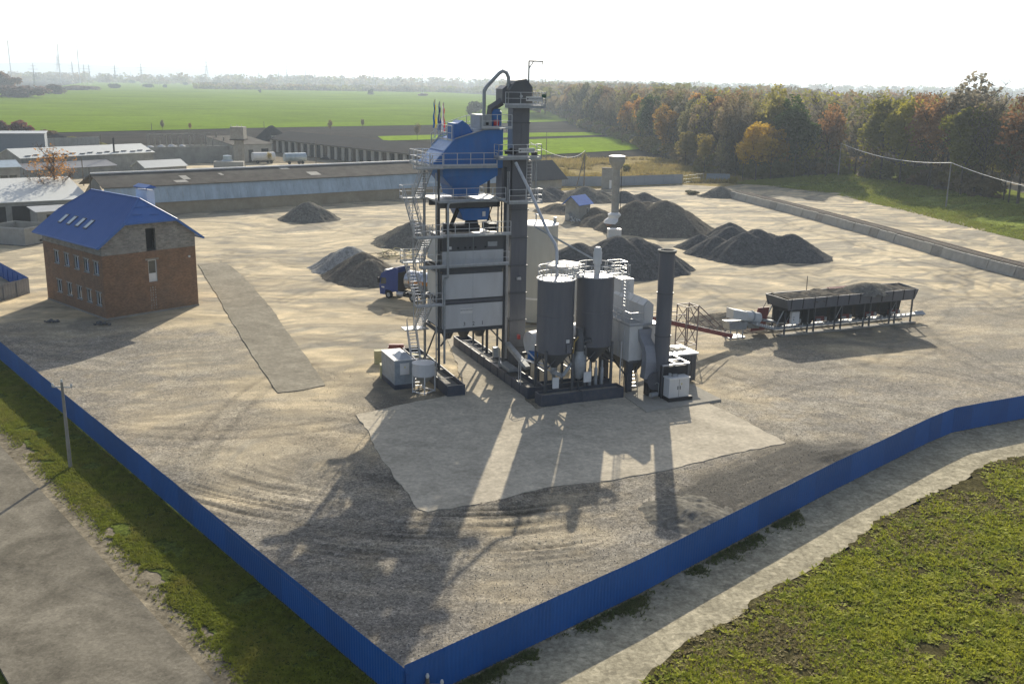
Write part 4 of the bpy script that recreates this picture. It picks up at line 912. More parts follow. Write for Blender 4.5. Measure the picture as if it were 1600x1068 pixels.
# ------------------------------------------------------------ big pale tank behind the elevator
tk = at(838, 500)
tank = thing('storage_tank', 'tall pale beige grey cylindrical tank with white top behind the elevator', 'tank', (tk[0], tk[1], 0))
tz = hgt(838, 349, tk); print('tank z', tz)
MB().lathe((tk[0], tk[1], 0), [(2.25, .2), (2.25, 2.75), (2.25, 3.1), (2.25, tz)], 40).build('shell', m_tank, tank)
MB().lathe((tk[0], tk[1], 0), [(2.25, 2.85), (2.33, 2.85), (2.33, 3.05), (2.25, 3.05)], 40).build('hoop', m_white, tank)
MB().lathe((tk[0], tk[1], tz), [(2.3, -.1), (2.3, .02), (1.6, .22), (0, .32)], 40).build('roof', m_white, tank)
g = MB(); g.tube((tk[0]-.3, tk[1]-.6, tz), (tk[0]-.3, tk[1]-.6, tz+1.1), .09, 6); g.lathe((tk[0]-.3, tk[1]-.6, tz+1.1), [(.3, 0), (0, .15)], 8); g.lathe((tk[0]+1.85, tk[1], tz), [(.18, 0), (.18, .7), (.22, .75), (0, .8)], 8); g.build('vent', m_galv, tank)
c2_ = (5.35, 108.0, 0); t2 = thing('storage_tank', 'second pale cylindrical tank glimpsed between the two dark silos', 'tank', c2_)

MB().lathe(c2_, [(1.9, .2), (1.9, 8.0), (1.85, 8.1), (0, 8.5)], 36).build('shell', m_tank, t2); MB().lathe(c2_, [(1.96, 7.9), (1.96, 8.1), (1.9, 8.1)], 36).build('hoop', m_white, t2)
# dryer drum
dr_ = thing('dryer_drum', 'white insulated rotary dryer drum half hidden behind the dark silos', 'dryer', (5, 5.6, 0), PL)
MB().tube((1.9, 5.2, 3.6), (9.5, 6.2, 4.1), 1.15, 28).build('drum', m_cladw, dr_)
for x in (3.0, 7.6):
    t = (x-1.9)/7.6; c = Vector((x, 5.2+t, 3.6+.5*t)); d = Vector((7.6, 1, .5)).normalized(); MB().tube(c-d*.12, c+d*.12, 1.25, 28).build('running_ring', m_galv, dr_)
g = MB()
for x in (2.6, 3.4, 7.2, 8.0): g.beam((x, 4.6, 0), (x, 4.8, 2.6), .18); g.beam((x, 6.8, 0), (x, 6.6, 2.6), .18)
g.beam((1.5, 4.6, 2.3), (9.5, 5.3, 2.6), .2, .3); g.beam((1.5, 6.6, 2.3), (9.5, 7.3, 2.6), .2, .3); g.build('support_frame', m_anth, dr_)
g = MB(); g.tube((1.5, 4.6, 2.7), (2.3, 4.3, 2.6), .45, 14); g.build('burner_motor', m_blue, dr_)
g = MB(); g.path([(1.3, 4.4, 3.2), (1.9, 3.2, 2.4), (3.4, 2.4, 1.8)], .07, 6); g.path([(1.1, 3.6, 2.6), (2.3, 2.6, 1.9), (3.6, 1.6, 1.4)], .07, 6); g.build('oil_pipe', m_galvw, dr_)
g = MB(); g.box(.95, 1.15, 5.6, 6.0, 4.0, 4.4); g.build('warning_lamp', m_red, dr_)

# ------------------------------------------------------------ bag filter, fan, stack
bf = thing('bag_filter', 'pale grey bag filter housing on dark legs with narrow ridged duct on top', 'filter house', (9.9, 2.5, 0), PL)
MB().box(8.65, 9.95, -1.3, 8.5, 3.0, 6.2).build('filter_casing', m_cladw, bf)
MB().box(9.95, 11.6, -.9, 8.5, 2.7, 6.15).build('rear_casing', m_clad, bf)
g = MB()
for y in np.arange(-.4, 8.5, 1.1): g.box(8.6, 8.655, y-.04, y+.04, 3.05, 6.1)
g.build('casing_rib', m_clad, bf)
MB().box(8.55, 11.7, -1.4, 8.6, 6.2, 6.3).build('top_deck', m_galv, bf)
g = MB(); g.extr([(10.15, -1.0, 6.3), (10.15, -1.0, 7.85), (10.6, -1.0, 8.35), (11.1, -1.0, 7.95), (11.1, -1.0, 6.3)], (0, 9.4, 0)); g.build('clean_air_duct', m_clad, bf)
g = MB(); 
for y in np.arange(-.9, 8.4, 1.15):
    q = MB(); lo = [(10.12, y, 7.86), (10.58, y, 8.38), (10.58, y+1.05, 8.38), (10.12, y+1.05, 7.86)]; q.hexa(lo, [(p[0]-.04, p[1], p[2]+.05) for p in lo]); q.build('duct_lid', m_white, bf)
g = MB(); railing(g, [(8.62, -1.3, 6.3), (8.62, 8.5, 6.3)]); railing(g, [(8.62, -1.3, 6.3), (10.0, -1.3, 6.3)]); g.build('railing', m_galvw, bf)
g = MB(); g.box(10.3, 11.6, 3.6, 5.2, 6.3, 9.4); g.build('inlet_housing', m_clad, bf)
for y in (-1.1, 3.5, 8.2):
    MB().box(8.75, 9.25, y, y+.45, 0, 3.0).build('leg', m_navy, bf); MB().box(11.1, 11.5, y, y+.4, 0, 2.7).build('leg', m_navy, bf)
g = MB(); g.beam((8.7, -1.2, 2.95), (11.4, -1.2, 2.95), .2, .25); g.beam((9.0, -1, 1.2), (9, 3.6, 2.8), .12); g.beam((10.0, -.9, 2.9), (9.6, -.9, 1.8), .12); g.build('cross_beam', m_anth, bf)
g = MB(); g.hexa([(9.6, 0, 1.7), (10.3, 0, 1.7), (10.3, 7.5, 1.7), (9.6, 7.5, 1.7)], [(8.8, -.5, 3.0), (11.2, -.5, 3.0), (11.2, 8, 3.0), (8.8, 8, 3.0)]); g.build('dust_hopper', m_anth, bf)
MB().box(9.6, 9.75, -1.34, -1.3, 4.9, 5.05).build('handle', m_dark, bf)
lst = stairs(bf, (9.6, -.8, 0.2), (10.6, 2.4, 2.9), .7)
# fan with S-shaped duct
fan = thing('exhaust_fan', 'grey exhaust fan with curved flat duct dropping from the filter', 'fan', (10.3, -2.6, 0), PL)
cen = [(10.15, -1.1, 5.9), (10.0, -1.5, 5.2), (10.15, -1.95, 4.6), (10.25, -2.2, 4.0), (10.25, -2.35, 3.2), (10.2, -2.4, 2.4), (10.15, -2.4, 1.7)]
ws = [1.3, 1.0, 1.05, 1.1, 1.2, 1.25, 1.3]; g = MB(); vs = []
for c, w_ in zip(cen, ws):
    vs += [(c[0]-w_/2, c[1]-.35, c[2]), (c[0]+w_/2, c[1]-.35, c[2]), (c[0]+w_/2, c[1]+.45, c[2]), (c[0]-w_/2, c[1]+.45, c[2])]
fs = [(i*4+j, i*4+(j+1) % 4, i*4+4+(j+1) % 4, i*4+4+j) for i in range(len(cen)-1) for j in range(4)]+[(0, 1, 2, 3), tuple(len(vs)-4+k for k in range(4))]
g.add(vs, fs); g.build('suction_duct', M('fan_duct_grey', (.27, .28, .31), .4, .2, var=.08, dirt=(.25, .24, .22), dirts=.3), fan)
g = MB(); n = 20; pr = [(10.35+.0, 1.6)]
P = []
for i in range(n): t = 2*math.pi*i/n; rr = .75+.25*i/n; P.append((10.65+rr*math.cos(t), -2.95, 1.55+rr*math.sin(t)))
g.extr(P, (0, .75, 0)); g.build('fan_volute', m_anthl, fan)
g = MB(); g.box(10.05, 11.3, -3.1, -2.0, .2, .6); g.box(9.8, 10.1, -2.9, -2.2, .2, 1.6); g.build('fan_bed', m_dark, fan)
g = MB(); g.tube((9.6, -3.8, .55), (10.3, -3.7, .55), .22, 12); g.build('motor', m_galv, fan)
g = MB(); g.tube((10.75, -3.2, 0.2), (10.75, -3.2, 1.3), .05, 6); g.path([(10.75, -3.2, 1.3), (10.6, -3.1, 1.4), (10.5, -2.9, 1.2)], .05, 6); g.build('drain_pipe', m_galv, fan)
st = thing('chimney_stack', 'tall round anthracite exhaust stack open at the top beside the filter', 'chimney', (11.3, -2.5, 0), PL)
MB().lathe((11.3, -2.5, 0), [(.68, .6), (.68, 7.2), (.68, 13.0), (.60, 13.0), (.60, 11.5)], 32).build('shaft', m_anthl, st)
for z, rr in ((5.5, .73), (9.3, .73), (12.9, .8)): MB().lathe((11.3, -2.5, z), [(.67, -.05), (rr, -.05), (rr, .06), (.67, .06)], 32).build('flange_ring', m_anth, st); MB().lathe((11.3, -2.5, 0), [(.95, .1), (.95, .35), (.7, .6)], 24).build('base', m_anth, st)
MB().lathe((11.3, -2.5, 13.02), [(.60, 0), (.84, 0), (.84, .05), (.60, .05)], 32).build('rim', m_render, st)

# cabinet, frame and ribbed container on the pad
cab = thing('control_cabinet', 'white double door control cabinet on a dark base at the pad edge', 'cabinet', (11.7, -4.6, 0), PL)
MB().box(10.75, 12.75, -4.95, -4.0, .5, 2.15).build('cabinet_body', m_cladw, cab); MB().box(10.7, 13.1, -5.05, -3.9, .16, .5).build('plinth', m_dark, cab)
g = MB().box(11.72, 11.745, -4.958, -4.95, .55, 2.1); g.build('door_joint', m_dark, cab)
for dx in (-.12, .12): MB().box(11.73+dx-.03, 11.73+dx+.03, -4.985, -4.95, 1.2, 1.5).build('handle', m_dark, cab)
MB().box(10.7, 12.8, -5.0, -3.95, 2.15, 2.25).build('top_cover', m_white, cab); MB().box(11.9, 12.05, -4.96, -4.95, 1.6, 1.75).build('warning_plate', m_yel, cab)
g = MB(); g.tube((11.1, -4.4, 2.25), (11.1, -4.4, 2.55), .14, 8); g.box(11.3, 11.8, -4.6, -4.3, 2.25, 2.45); g.build('cable_entry', m_galv, cab)
sk = thing('skid_frame', 'dark machine skid topped by a white tubular frame behind the control cabinet', 'skid', (11.7, -2.6, 0), PL)
g = MB().box(12.1, 13.2, -3.85, -1.2, .2, 3.0).box(10.7, 12.1, -3.85, -3.4, .2, 3.0); g.build('machine_housing', m_dark, sk)
g = MB(); q = [(10.6, -3.9, 3.15), (13.3, -3.9, 3.15), (13.3, -1.1, 3.15), (12.05, -1.1, 3.15)]
for i in range(3): g.beam(q[i], q[i+1], .13)
g.beam((12.0, -3.9, 3.15), (12.0, -1.1, 3.15), .11); g.beam((12.0, -2.5, 3.15), (13.3, -2.5, 3.15), .11)
g.build('top_frame', m_galvw, sk)
g = MB()
for x, y in ((10.65, -3.85), (13.25, -3.85), (13.25, -1.15)): g.beam((x, y, .16), (x, y, 3.1), .12)
g.build('upright', m_anth, sk)
ct = thing('container', 'dark ribbed container with a pale dusty roof behind the exhaust stack', 'container', (15.0, 1.6, 0), PL)
MB().box(13.6, 16.6, .1, 3.0, .15, 2.7).build('container_body', m_anth, ct)
g = MB()
for x in np.arange(13.7, 16.6, .3): g.box(x, x+.13, .04, .1, .25, 2.6)
for y in np.arange(.3, 3, .3): g.box(16.6, 16.66, y, y+.13, .25, 2.6)
g.build('side_rib', m_anth, ct); MB().box(13.45, 16.75, -.05, 3.15, 2.7, 2.84).build('roof', m_white, ct)
g = MB(); 
for k in range(9): g.box(14.0+k*.25, 14.2+k*.25, .9+random.random()*.6, 1.5+random.random(), 2.84, 2.9+.1*random.random())
g.build('roof_clutter', m_conc, ct)

# ------------------------------------------------------------ control box, small hopper tank and blocks left of the tower
p1 = at(617, 609); p2 = at(646, 604); ang = math.degrees(math.atan2(p2[1]-p1[1], p2[0]-p1[0]))
CB = Frame(p1[0], p1[1], 24); wd = 1.75; zt = hgt(617, 563, p1); print('box', ang, wd, zt)
zt = 2.65
ob = thing('equipment_cabin', 'light grey equipment cabin with raised glass cap left of the tower foot', 'cabin', (wd/2, 2, 0), CB)
MB().box(0, wd, 0, 4.0, .45, zt).build('cabin_body', M('blue_grey_cabin_paint', (.27, .31, .34), .5, dirt=(.2, .2, .18), dirts=.3), ob); MB().box(-.03, wd+.03, -.03, 4.03, 0, .45).build('plinth', m_navy, ob)
MB().box(-.06, wd+.06, -.06, 4.06, zt, zt+.06).build('roof', m_cladw, ob)
g = MB(); g.hexa([(.5, .25, zt+.06), (wd-.1, .25, zt+.06), (wd-.1, 1.9, zt+.06), (.5, 1.9, zt+.06)], [(.9, .7, zt+.55), (wd-.45, .7, zt+.55), (wd-.45, 1.5, zt+.55), (.9, 1.5, zt+.55)]); g.build('roof_cap', m_galvw, ob)
MB().box(.5, 1.35, -.05, 0, 1.35, 2.4).build('service_door', m_white, ob); MB().box(.9, .98, -.06, -.05, 1.95, 2.1).build('warning_plate', M('bright_yellow_sticker', (.7, .6, .05)), ob)
tq = at(662, 612); th_ = thing('hopper_tank', 'small pale round hopper tank on a three legged frame in front of the cabin', 'tank', (tq[0], tq[1], 0))
ztk = hgt(662, 578, tq); print('hopper top', ztk)
MB().lathe((tq[0], tq[1], 0), [(.99, 1.6), (.99, 2.65), (1.03, 2.65), (1.03, 2.72), (0, 2.76)], 32).build('shell', m_clad, th_)
MB().lathe((tq[0], tq[1], 0), [(.97, 1.6), (.15, .75), (.12, .6)], 24).build('cone', m_render, th_)
fts = [(tq[0]+1.0*math.cos(t), tq[1]+1.0*math.sin(t)) for t in (rad(200), rad(-80), rad(10), rad(100))]
for p in fts: MB().beam((*p, 0.03), (*p, 2.3), .1).build('leg', m_cladw, th_)
g = MB(); [g.beam((*fts[i], .12), (*fts[(i+1) % 4], .12), .08) for i in range(4)]; g.build('foot_ring', m_cladw, th_)
tag(MB().box(0, 1.6, -.35, .35, 0, 1.35).build('concrete_block', m_yel, frame=Frame(*at(585, 568)[:2], 12)), 'long yellowish concrete block lying behind the grey equipment cabin', 'block')
tag(MB().box(0, .7, -.4, .5, 0, 1.25).build('concrete_block', m_yel, frame=Frame(*at(594, 589)[:2], 12)), 'short upright yellowish block touching the left side of the equipment cabin', 'block')
tag(MB().box(0, 1.7, 0, .5, 0, .6).box(.1, 1.6, .05, .45, .6, .9).build('steel_bin', m_rust, frame=Frame(*at(606, 552)[:2], 5)), 'low rusty brown steel bin behind the equipment cabin', 'bin')
g = MB(); g.box(0, 3.2, 0, .5, 0, .9); tag(g.build('concrete_block', m_yel, frame=Frame(*at(636, 566)[:2], -35)), 'pale wall block running from the equipment cabin towards the stairs', 'block')

# ------------------------------------------------------------ cold feed bins
BN = Frame(28.7, 108.8, 24)
bn = thing('feed_bins', 'long row of dark aggregate feed bins on a steel frame, loaded with gravel', 'bin row', (11, 2, 0), BN)
X0, X1 = .95, 19.4; yb0, yb1 = -.5, 2.9
g = MB()                                                   # upper walls
def wallq(mb, a, b, z0, z1, t=.07):
    mb.beam((a[0], a[1], (z0+z1)/2), (b[0], b[1], (z0+z1)/2), t, z1-z0)
q = MB().hexa([(X0+.3, yb0+.1, 3.2), (X1-.1, yb0+.1, 3.2), (X1-.1, yb0+.18, 3.2), (X0+.3, yb0+.18, 3.2)], [(X0, yb0, 4.42), (X1+.25, yb0, 4.42), (X1+.25, yb0+.08, 4.42), (X0, yb0+.08, 4.42)]); q.build('front_board', m_anthl, bn)
q = MB().hexa([(X0-.2, yb1-.4, 3.35), (X1+.2, yb1-.4, 3.35), (X1+.2, yb1-.32, 3.35), (X0-.2, yb1-.32, 3.35)], [(X0-.3, yb1, 4.5), (X1+.6, yb1, 4.5), (X1+.6, yb1+.08, 4.5), (X0-.3, yb1+.08, 4.5)]); q.build('rear_board', m_anth, bn)
for xa, xb, nm in ((X0, X0-.3, 'end_board'), (X1+.25, X1+.6, 'end_board')):
    s_ = .3 if xa < 5 else -.35
    q = MB().hexa([(xa+s_, yb0+.1, 3.35), (xa+s_+.07, yb0+.1, 3.35), (xb+s_+.07, yb1-.3, 3.35), (xb+s_, yb1-.3, 3.35)], [(xa, yb0, 4.42), (xa+.07, yb0, 4.42), (xb+.07, yb1, 4.5), (xb, yb1, 4.5)]); q.build(nm, m_anth, bn)
for i in range(12):
    x = X0+.55+i*(X1-X0-.4)/11.3; q = MB().hexa([(x+.02, yb0+.06, 3.3), (x+.12, yb0+.06, 3.3), (x+.12, yb0+.16, 3.3), (x+.02, yb0+.16, 3.3)], [(x, yb0-.06, 4.45), (x+.1, yb0-.06, 4.45), (x+.1, yb0+.02, 4.45), (x, yb0+.02, 4.45)]); q.build('board_rib', m_dark, bn)
for k in range(5):
    xa = X0+.35+k*(X1-X0-.4)/5+.03; xb = xa+(X1-X0-.4)/5-.06; m_ = (xa+xb)/2
    q = MB().hexa([(xa+.15, 1.12, 2.8), (xb-.15, 1.12, 2.8), (xb-.15, 2.5, 2.8), (xa+.15, 2.5, 2.8)], [(xa, yb0+.12, 3.36), (xb, yb0+.12, 3.36), (xb, yb1-.25, 3.36), (xa, yb1-.25, 3.36)]).hexa([(m_-1.45, 1.5, 1.4), (m_+1.45, 1.5, 1.4), (m_+1.45, 2.4, 1.4), (m_-1.45, 2.4, 1.4)], [(xa+.15, 1.45, 2.79), (xb-.15, 1.45, 2.79), (xb-.15, 2.5, 2.79), (xa+.15, 2.5, 2.79)]); q.build('bin_hopper', m_dark, bn)  # hoppers coloured black to paint in the shade beneath the bins
    q = MB().box(m_-.3, m_+1.05, 1.12, 2.1, 1.25, 1.74); q.build('feeder', m_rust, bn)
    q = MB().box(m_-.35, m_+.25, .86, .94, 1.35, 1.6).box(m_+.9, m_+1.2, 1.0, 1.5, 1.3, 1.7); q.build('feeder_motor', m_galv, bn)
for k, x in enumerate((2.1, 5.25, 6.15, 9.1, 10.0, 13.3, 14.2, 17.2, 18.0, 20.5)):
    for y in (1.05, 3.2): MB().beam((x, y, 0), (x, y, 3.0), .16).build('leg', m_anth, bn)
g = MB()
for y in (1.05, 3.2): g.beam((1.9, y, 3.0), (20.7, y, 3.0), .14, .18); g.beam((1.0, y, 1.35), (1.9, y, 3.0), .1)
for x in (2.1, 9.1, 17.2): g.beam((x, 1.05, 3.0), (x, 3.2, 3.0), .12); g.beam((x, 1.05, 1.2), (x+.9, 1.05, 2.9), .07)
g.build('top_beam', m_galv, bn)
for x in (5.25, 9.1, 13.3, 17.2): MB().box(x-.35, x+1.0, 1.5, 2.9, 1.0, 3.3).build('gap_shade_box', m_dark, bn)  # dark boxes added in the hopper gaps to imitate the shade there
cvb = MB(); cvb.beam((-1.8, 1.5, 1.55), (.8, 1.5, .85), .9, .22); cvb.beam((.8, 1.5, .85), (21.3, 1.5, .85), .9, .22); cv = cvb.build('collecting_belt', m_galv, bn)
g = MB()
for x in np.arange(.9, 21, .72): g.beam((x, 1.02, .95), (x+.05, .98, 1.22), .05, .12)
g.build('belt_roller', m_galvw, cv)
g = MB()
for x in np.arange(-1.6, .7, .3): g.beam((x, 1.03, 1.55-.27*(x+1.8)), (x, 1.03, 1.8-.27*(x+1.8)), .16, .1)
g.build('belt_guard', m_white, cv)
g = MB(); g.box(20.9, 22.3, 1.0, 2.0, .75, 1.0); g.tube((22.3, .95, .9), (22.3, 2.05, .9), .22, 10); g.hexa([(20.9, .6, 1.0), (22.2, .4, 1.0), (22.2, 1.0, 1.3), (20.9, 1.0, 1.3)], [(20.9, .6, 1.06), (22.2, .4, 1.06), (22.2, 1.0, 1.36), (20.9, 1.0, 1.36)]); g.build('tail_drum', m_galv, cv)
MB().box(2.5, 3.55, .45, .8, 1.35, 2.75).build('switch_cabinet', m_white, bn)
MB().box(2.75, 2.85, .44, .45, 1.8, 1.95).box(2.75, 2.85, .44, .45, 2.1, 2.2).build('label_plate', m_dark, bn)
MB().extr([(-.9, 3.0, .3), (.9, 3.0, .3), (1.4, 3.0, 2.9), (-.1, 3.0, 2.9)], (0, .12, 0)).build('end_shield', m_rust, bn)
MB().beam((X0-.2, yb1-.3, 3.9), (-.3, 3.9, .0), .06).build('stay', m_anth, bn)
bl = thing('concrete_footing', 'long pale concrete footing beam beneath the feed bins', 'footing', (11, 2, 0), BN); MB().box(1.3, 21, .6, 1.5, .02, .16).build('footing_beam', m_conc, bl); MB().box(1.3, 21, 2.8, 3.6, .02, .16).build('footing_beam', m_conc, bl)
MB().beam((6.4, 3.05, 4.4), (6.4, 3.05, 6.1), .06).build('marker_rod', m_timber, bn)
g = MB()
for i in range(40):
    x = 9.0+i*.11; g.beam((x, 2.3, 4.6), (x+.06, 2.95, 4.64), .03, .03)
g.beam((9, 2.3, 4.6), (13.4, 2.3, 4.6), .05); g.beam((9, 2.95, 4.64), (13.4, 2.95, 4.64), .05); g.build('grizzly_grid', m_rust, bn)

def gmat(name, c, v=.34, sp=4.0, bump=.9):
    return ground_mat(name, None, speck=v, sscale=sp, bump=bump, base=c, big=.12, bigs=.5, sscale2=1.6)
g_dark = gmat('dark_crushed_stone', (0.120, 0.118, 0.114)); g_brown = gmat('brown_screenings', (0.165, 0.15, 0.125)); g_light = gmat('light_grey_chippings', (0.34, 0.335, 0.31))
g_mid = gmat('mixed_grey_gravel', (0.18, 0.17, 0.145)); g_sand = gmat('yellow_sand', (0.42, 0.31, 0.12)); g_black = gmat('coal_black_waste', (0.035, 0.035, 0.038))
def heap(name, label, peaks, mat, slope=.80, ribs=.25, nres=70, base=0.0, rough=.18, cat='pile', colfn=None, stretch=1.0, zcut=-.06):
    """peaks: (x, y, height) of summits; a heap of loose material with its angle of repose"""
    rm_ = max(p[2] for p in peaks); ribs *= 2.2; nres = int(nres*1.35); px = [p[0] for p in peaks]; py = [p[1] for p in peaks]; rm = max(p[2] for p in peaks)/slope*1.35+1
    xs_ = np.linspace(min(px)-rm, max(px)+rm, nres); ys_ = np.linspace(min(py)-rm, max(py)+rm, nres); X, Y_ = np.meshgrid(xs_, ys_, indexing='ij')
    n1 = fbm(X*.35, Y_*.35, 3)-.5; H = np.full(X.shape, -9.)
    for k, p in enumerate(peaks):
        dx = X-p[0]; dy = Y_-p[1]; r = np.hypot(dx, dy); th = np.arctan2(dy, dx); sl = p[3] if len(p) > 3 else slope
        cx_, cy_ = dx/(r+.01), dy/(r+.01); rib = (fbm(cx_*4.2+k*7, cy_*4.2+r*.12, 3)-.5)*1.9+(vn(cx_*11+k*3, cy_*11+r*.3)-.5)*.8
        hh_ = p[2]-sl*(np.sqrt(r*r+.22*p[2])-.5*np.sqrt(.22*p[2]))+ribs*rib*np.clip(r/ (p[2]+.1), 0, 1)*.35
        H = np.maximum(H, hh_) if k == 0 else np.where(np.abs(H-hh_) < .5, np.maximum(H, hh_)+.06, np.maximum(H, hh_))
    sk_ = min(.5, .3*rm_); H = np.where(H < sk_, sk_-(sk_-H)*.7, H)
    H = H+rough*(n1*2.4)+.22*(fbm(X*1.3+5, Y_*1.3, 4)-.5)+.08*(fbm(X*3, Y_*3, 2)-.5)
    V = np.stack([X, Y_, H+base], -1).reshape(-1, 3); n = nres; I = (np.arange(n-1)[:, None]*n+np.arange(n-1)[None]); F_ = np.stack([I, I+n, I+n+1, I+1], -1)
    keep = (np.maximum(np.maximum(H[:-1, :-1], H[1:, :-1]), np.maximum(H[:-1, 1:], H[1:, 1:])) > zcut)
    org = np.array([np.mean(px), np.mean(py), 0]); F_ = F_[keep]
    o = grid_mesh(name, V-org, F_, mat, True); o.location = tuple(org); tag(o, label, cat)
    return o
def pk(x, y, h, sl=None): P = at(x, y, h); return (P[0], P[1], h) if sl is None else (P[0], P[1], h, sl)
heap('gravel_pile', 'conical dark grey pile in front of the long shed', [pk(481, 311, 3.9), pk(500, 322, 2.6)], g_mid, .75)
heap('gravel_pile', 'pale grey ridged chippings pile left of the blue lorry', [pk(547, 381, 3.6), pk(537, 386, 3.0), pk(528, 392, 2.3)], g_light, .70, ribs=.5)
heap('gravel_pile', 'brownish pile right behind the blue lorry cab, against the pale chippings', [pk(566, 391, 3.6), pk(580, 402, 3.2), pk(597, 410, 2.0)], g_brown, .70, ribs=.4)
heap('gravel_pile', 'grey pile behind the stair tower of the mixing tower', [pk(648, 343, 4.0), pk(632, 350, 2.6), pk(665, 350, 3)], g_mid, .6)
heap('gravel_pile', 'broad brown pile right of the white wrapped water tower foot', [pk(1040, 308, 6.3), pk(993, 309, 6.0, .85), pk(1012, 311, 5.6), pk(1070, 325, 3.8)], g_brown, .72, nres=90)
heap('gravel_pile', 'large dark ribbed pile directly behind the silos and stack', [pk(965, 364, 5.6), pk(995, 366, 5.2), pk(1020, 378, 4.0), pk(905, 374, 4.6), pk(885, 385, 3.6), pk(1045, 398, 2.2)], g_dark, .72, ribs=.6, nres=100)
heap('gravel_pile', 'large dark pile of several peaks above the feed bins', [pk(1185, 355, 4.6), pk(1165, 360, 4.4), pk(1120, 366, 3.2), pk(1142, 350, 3.6), pk(1095, 363, 2.6), pk(1143, 345, 3.4), pk(1238, 361, 4.2), pk(1222, 366, 3.6), pk(1205, 362, 3.8), pk(1255, 376, 2.6), pk(1270, 390, 1.6)], g_dark, .72, ribs=.4, nres=120)
heap('gravel_pile', 'low grey heap behind the small blue roofed kiosk', [pk(914, 290, 3.4), pk(935, 296, 2.6), pk(895, 295, 2.2)], g_mid, .5)
heap('gravel_pile', 'very dark heap beneath the wooden shed left of the kiosk', [pk(862, 290, 3.0), pk(840, 292, 3.0)], g_dark, .55)
heap('gravel_pile', 'dark heap just right of the water tower column near the rear fence', [pk(975, 298, 2.4), pk(1005, 300, 2.0)], g_dark, .5)
heap('gravel_pile', 'low brown heap left of the kiosk wall', [pk(872, 317, 1.8), pk(880, 320, 1.6)], g_brown, .4)
heap('gravel_pile', 'brown heap right of the kiosk under the water tower', [pk(930, 322, 2.6), pk(940, 332, 2.4)], g_brown, .5)
heap('gravel_pile', 'small rubble heap at the near end of the railway wall', [pk(1128, 289, 2.8), pk(1115, 296, 1.8)], g_mid, .6)
heap('gravel_pile', 'low reddish brown heap behind the white conveyor hood', [pk(1150, 489, 1.2), pk(1180, 490, 1.3), pk(1120, 493, .7)], g_brown, .33)
heap('sand_heap', 'little bright yellow sand heap at the foot of the kiosk', [pk(930, 344, 1.1), pk(941, 346, .9)], g_sand, .5, cat='sand heap')
heap('gravel_heap', 'low grey gravel mound against the inside of the near right fence', [pk(1080, 790, .6), pk(1095, 798, .5)], g_mid, .25, nres=60, rough=.1, ribs=.05, cat='gravel heap')
heap('gravel_heap', 'heaped grey gravel standing proud in the right half of the feed bins', [(*BN.w((12.5, 1.3, 5.4))[:2], 5.3, .6), (*BN.w((13.8, 1.3, 0))[:2], 5.4, .6), (*BN.w((15.2, 1.4, 0))[:2], 5.25, .6)], g_mid, .5, nres=60, zcut=4.3, cat='gravel heap')
heap('gravel_heap', 'small peak of brown gravel in the left half of the feed bins', [(*BN.w((5.2, 1.5, 0))[:2], 5.0, .6), (*BN.w((5.9, 1.6, 0))[:2], 5.1, .65)], g_brown, .5, nres=50, zcut=4.2, cat='gravel heap')
fl_ = thing('bin_load', 'brown gravel surface filling the feed bins level with their rims', 'gravel', (11, 2, 0), BN)
g = MB(); n = 24
for i in range(n):
    for j in range(5):
        a, b = X0+.2+(X1-X0)*i/n, X0+.2+(X1-X0)*(i+1)/n; c_, d_ = yb0+.15+3.2*j/5, yb0+.15+3.2*(j+1)/5
        zf = lambda x, y: 4.36+.12*math.sin(x*1.9)+.1*math.sin(y*2.3+x)+.03*y
        g.quad((a, c_, zf(a, c_)), (b, c_, zf(b, c_)), (b, d_, zf(b, d_)), (a, d_, zf(a, d_)))
g.build('fill', g_brown, fl_)

# inclined feed conveyor with lattice portal and transfer head
fc = thing('inclined_conveyor', 'red sided inclined belt conveyor from the feed bins to the dryer', 'conveyor', (*at(1137, 532)[:2], 0))
pA = Vector(at(1141, 521, 1.35)); pB = Vector(at(1045, 500, 3.6)); dv = (pB-pA); pC = pB+dv*.55; print('conv', pA, pB, pC)
MB().beam(pA, pC, .7, .1).build('belt', m_dark, fc)
nn = Vector((-dv.y, dv.x, 0)).normalized()
for s_ in (-1, 1): MB().beam(pA+nn*s_*.42-Vector((0, 0, .2)), pC+nn*s_*.42-Vector((0, 0, .2)), .07, .42).build('side_frame', m_rust, fc)
g = MB()
for i in range(26): c = pA+(pC-pA)*i/25; g.beam(c-nn*.5+Vector((0, 0, .02)), c-nn*.3+Vector((0, 0, .14)), .08)
g.build('roller', m_galv, fc)
pt0 = pA+(pC-pA)*.52; 
g = MB(); hd_ = dv.copy(); hd_.z = 0; hd_.normalize(); tt = pA+(pC-pA)*.46
cor = [tt+hd_*a+nn*b for a, b in ((-.75, -.8), (.75, -.8), (.75, .8), (-.75, .8))]
for c in cor: g.beam((c.x, c.y, 0), (c.x, c.y, 5.0), .11)
for i in range(4):
    p, q = cor[i], cor[(i+1) % 4]
    for z in (.9, 4.95): g.beam((p.x, p.y, z), (q.x, q.y, z), .08)
    for z in (.9, 2.9): g.beam((p.x, p.y, z), (q.x, q.y, z+2.0), .06)
e = tt-hd_*4.6; 
for s_ in (-.8, .8): g.beam(cor[0].lerp(cor[3], (s_+.8)/1.6)+Vector((0, 0, 5.0-cor[0].z)), (e.x+nn.x*s_, e.y+nn.y*s_, 1.9), .09); g.beam(cor[0].lerp(cor[3], (s_+.8)/1.6)+Vector((0, 0, 4.2-cor[0].z)), (e.x+hd_.x*1.6+nn.x*s_, e.y+hd_.y*1.6+nn.y*s_, 2.3), .05)
e2 = tt+hd_*5
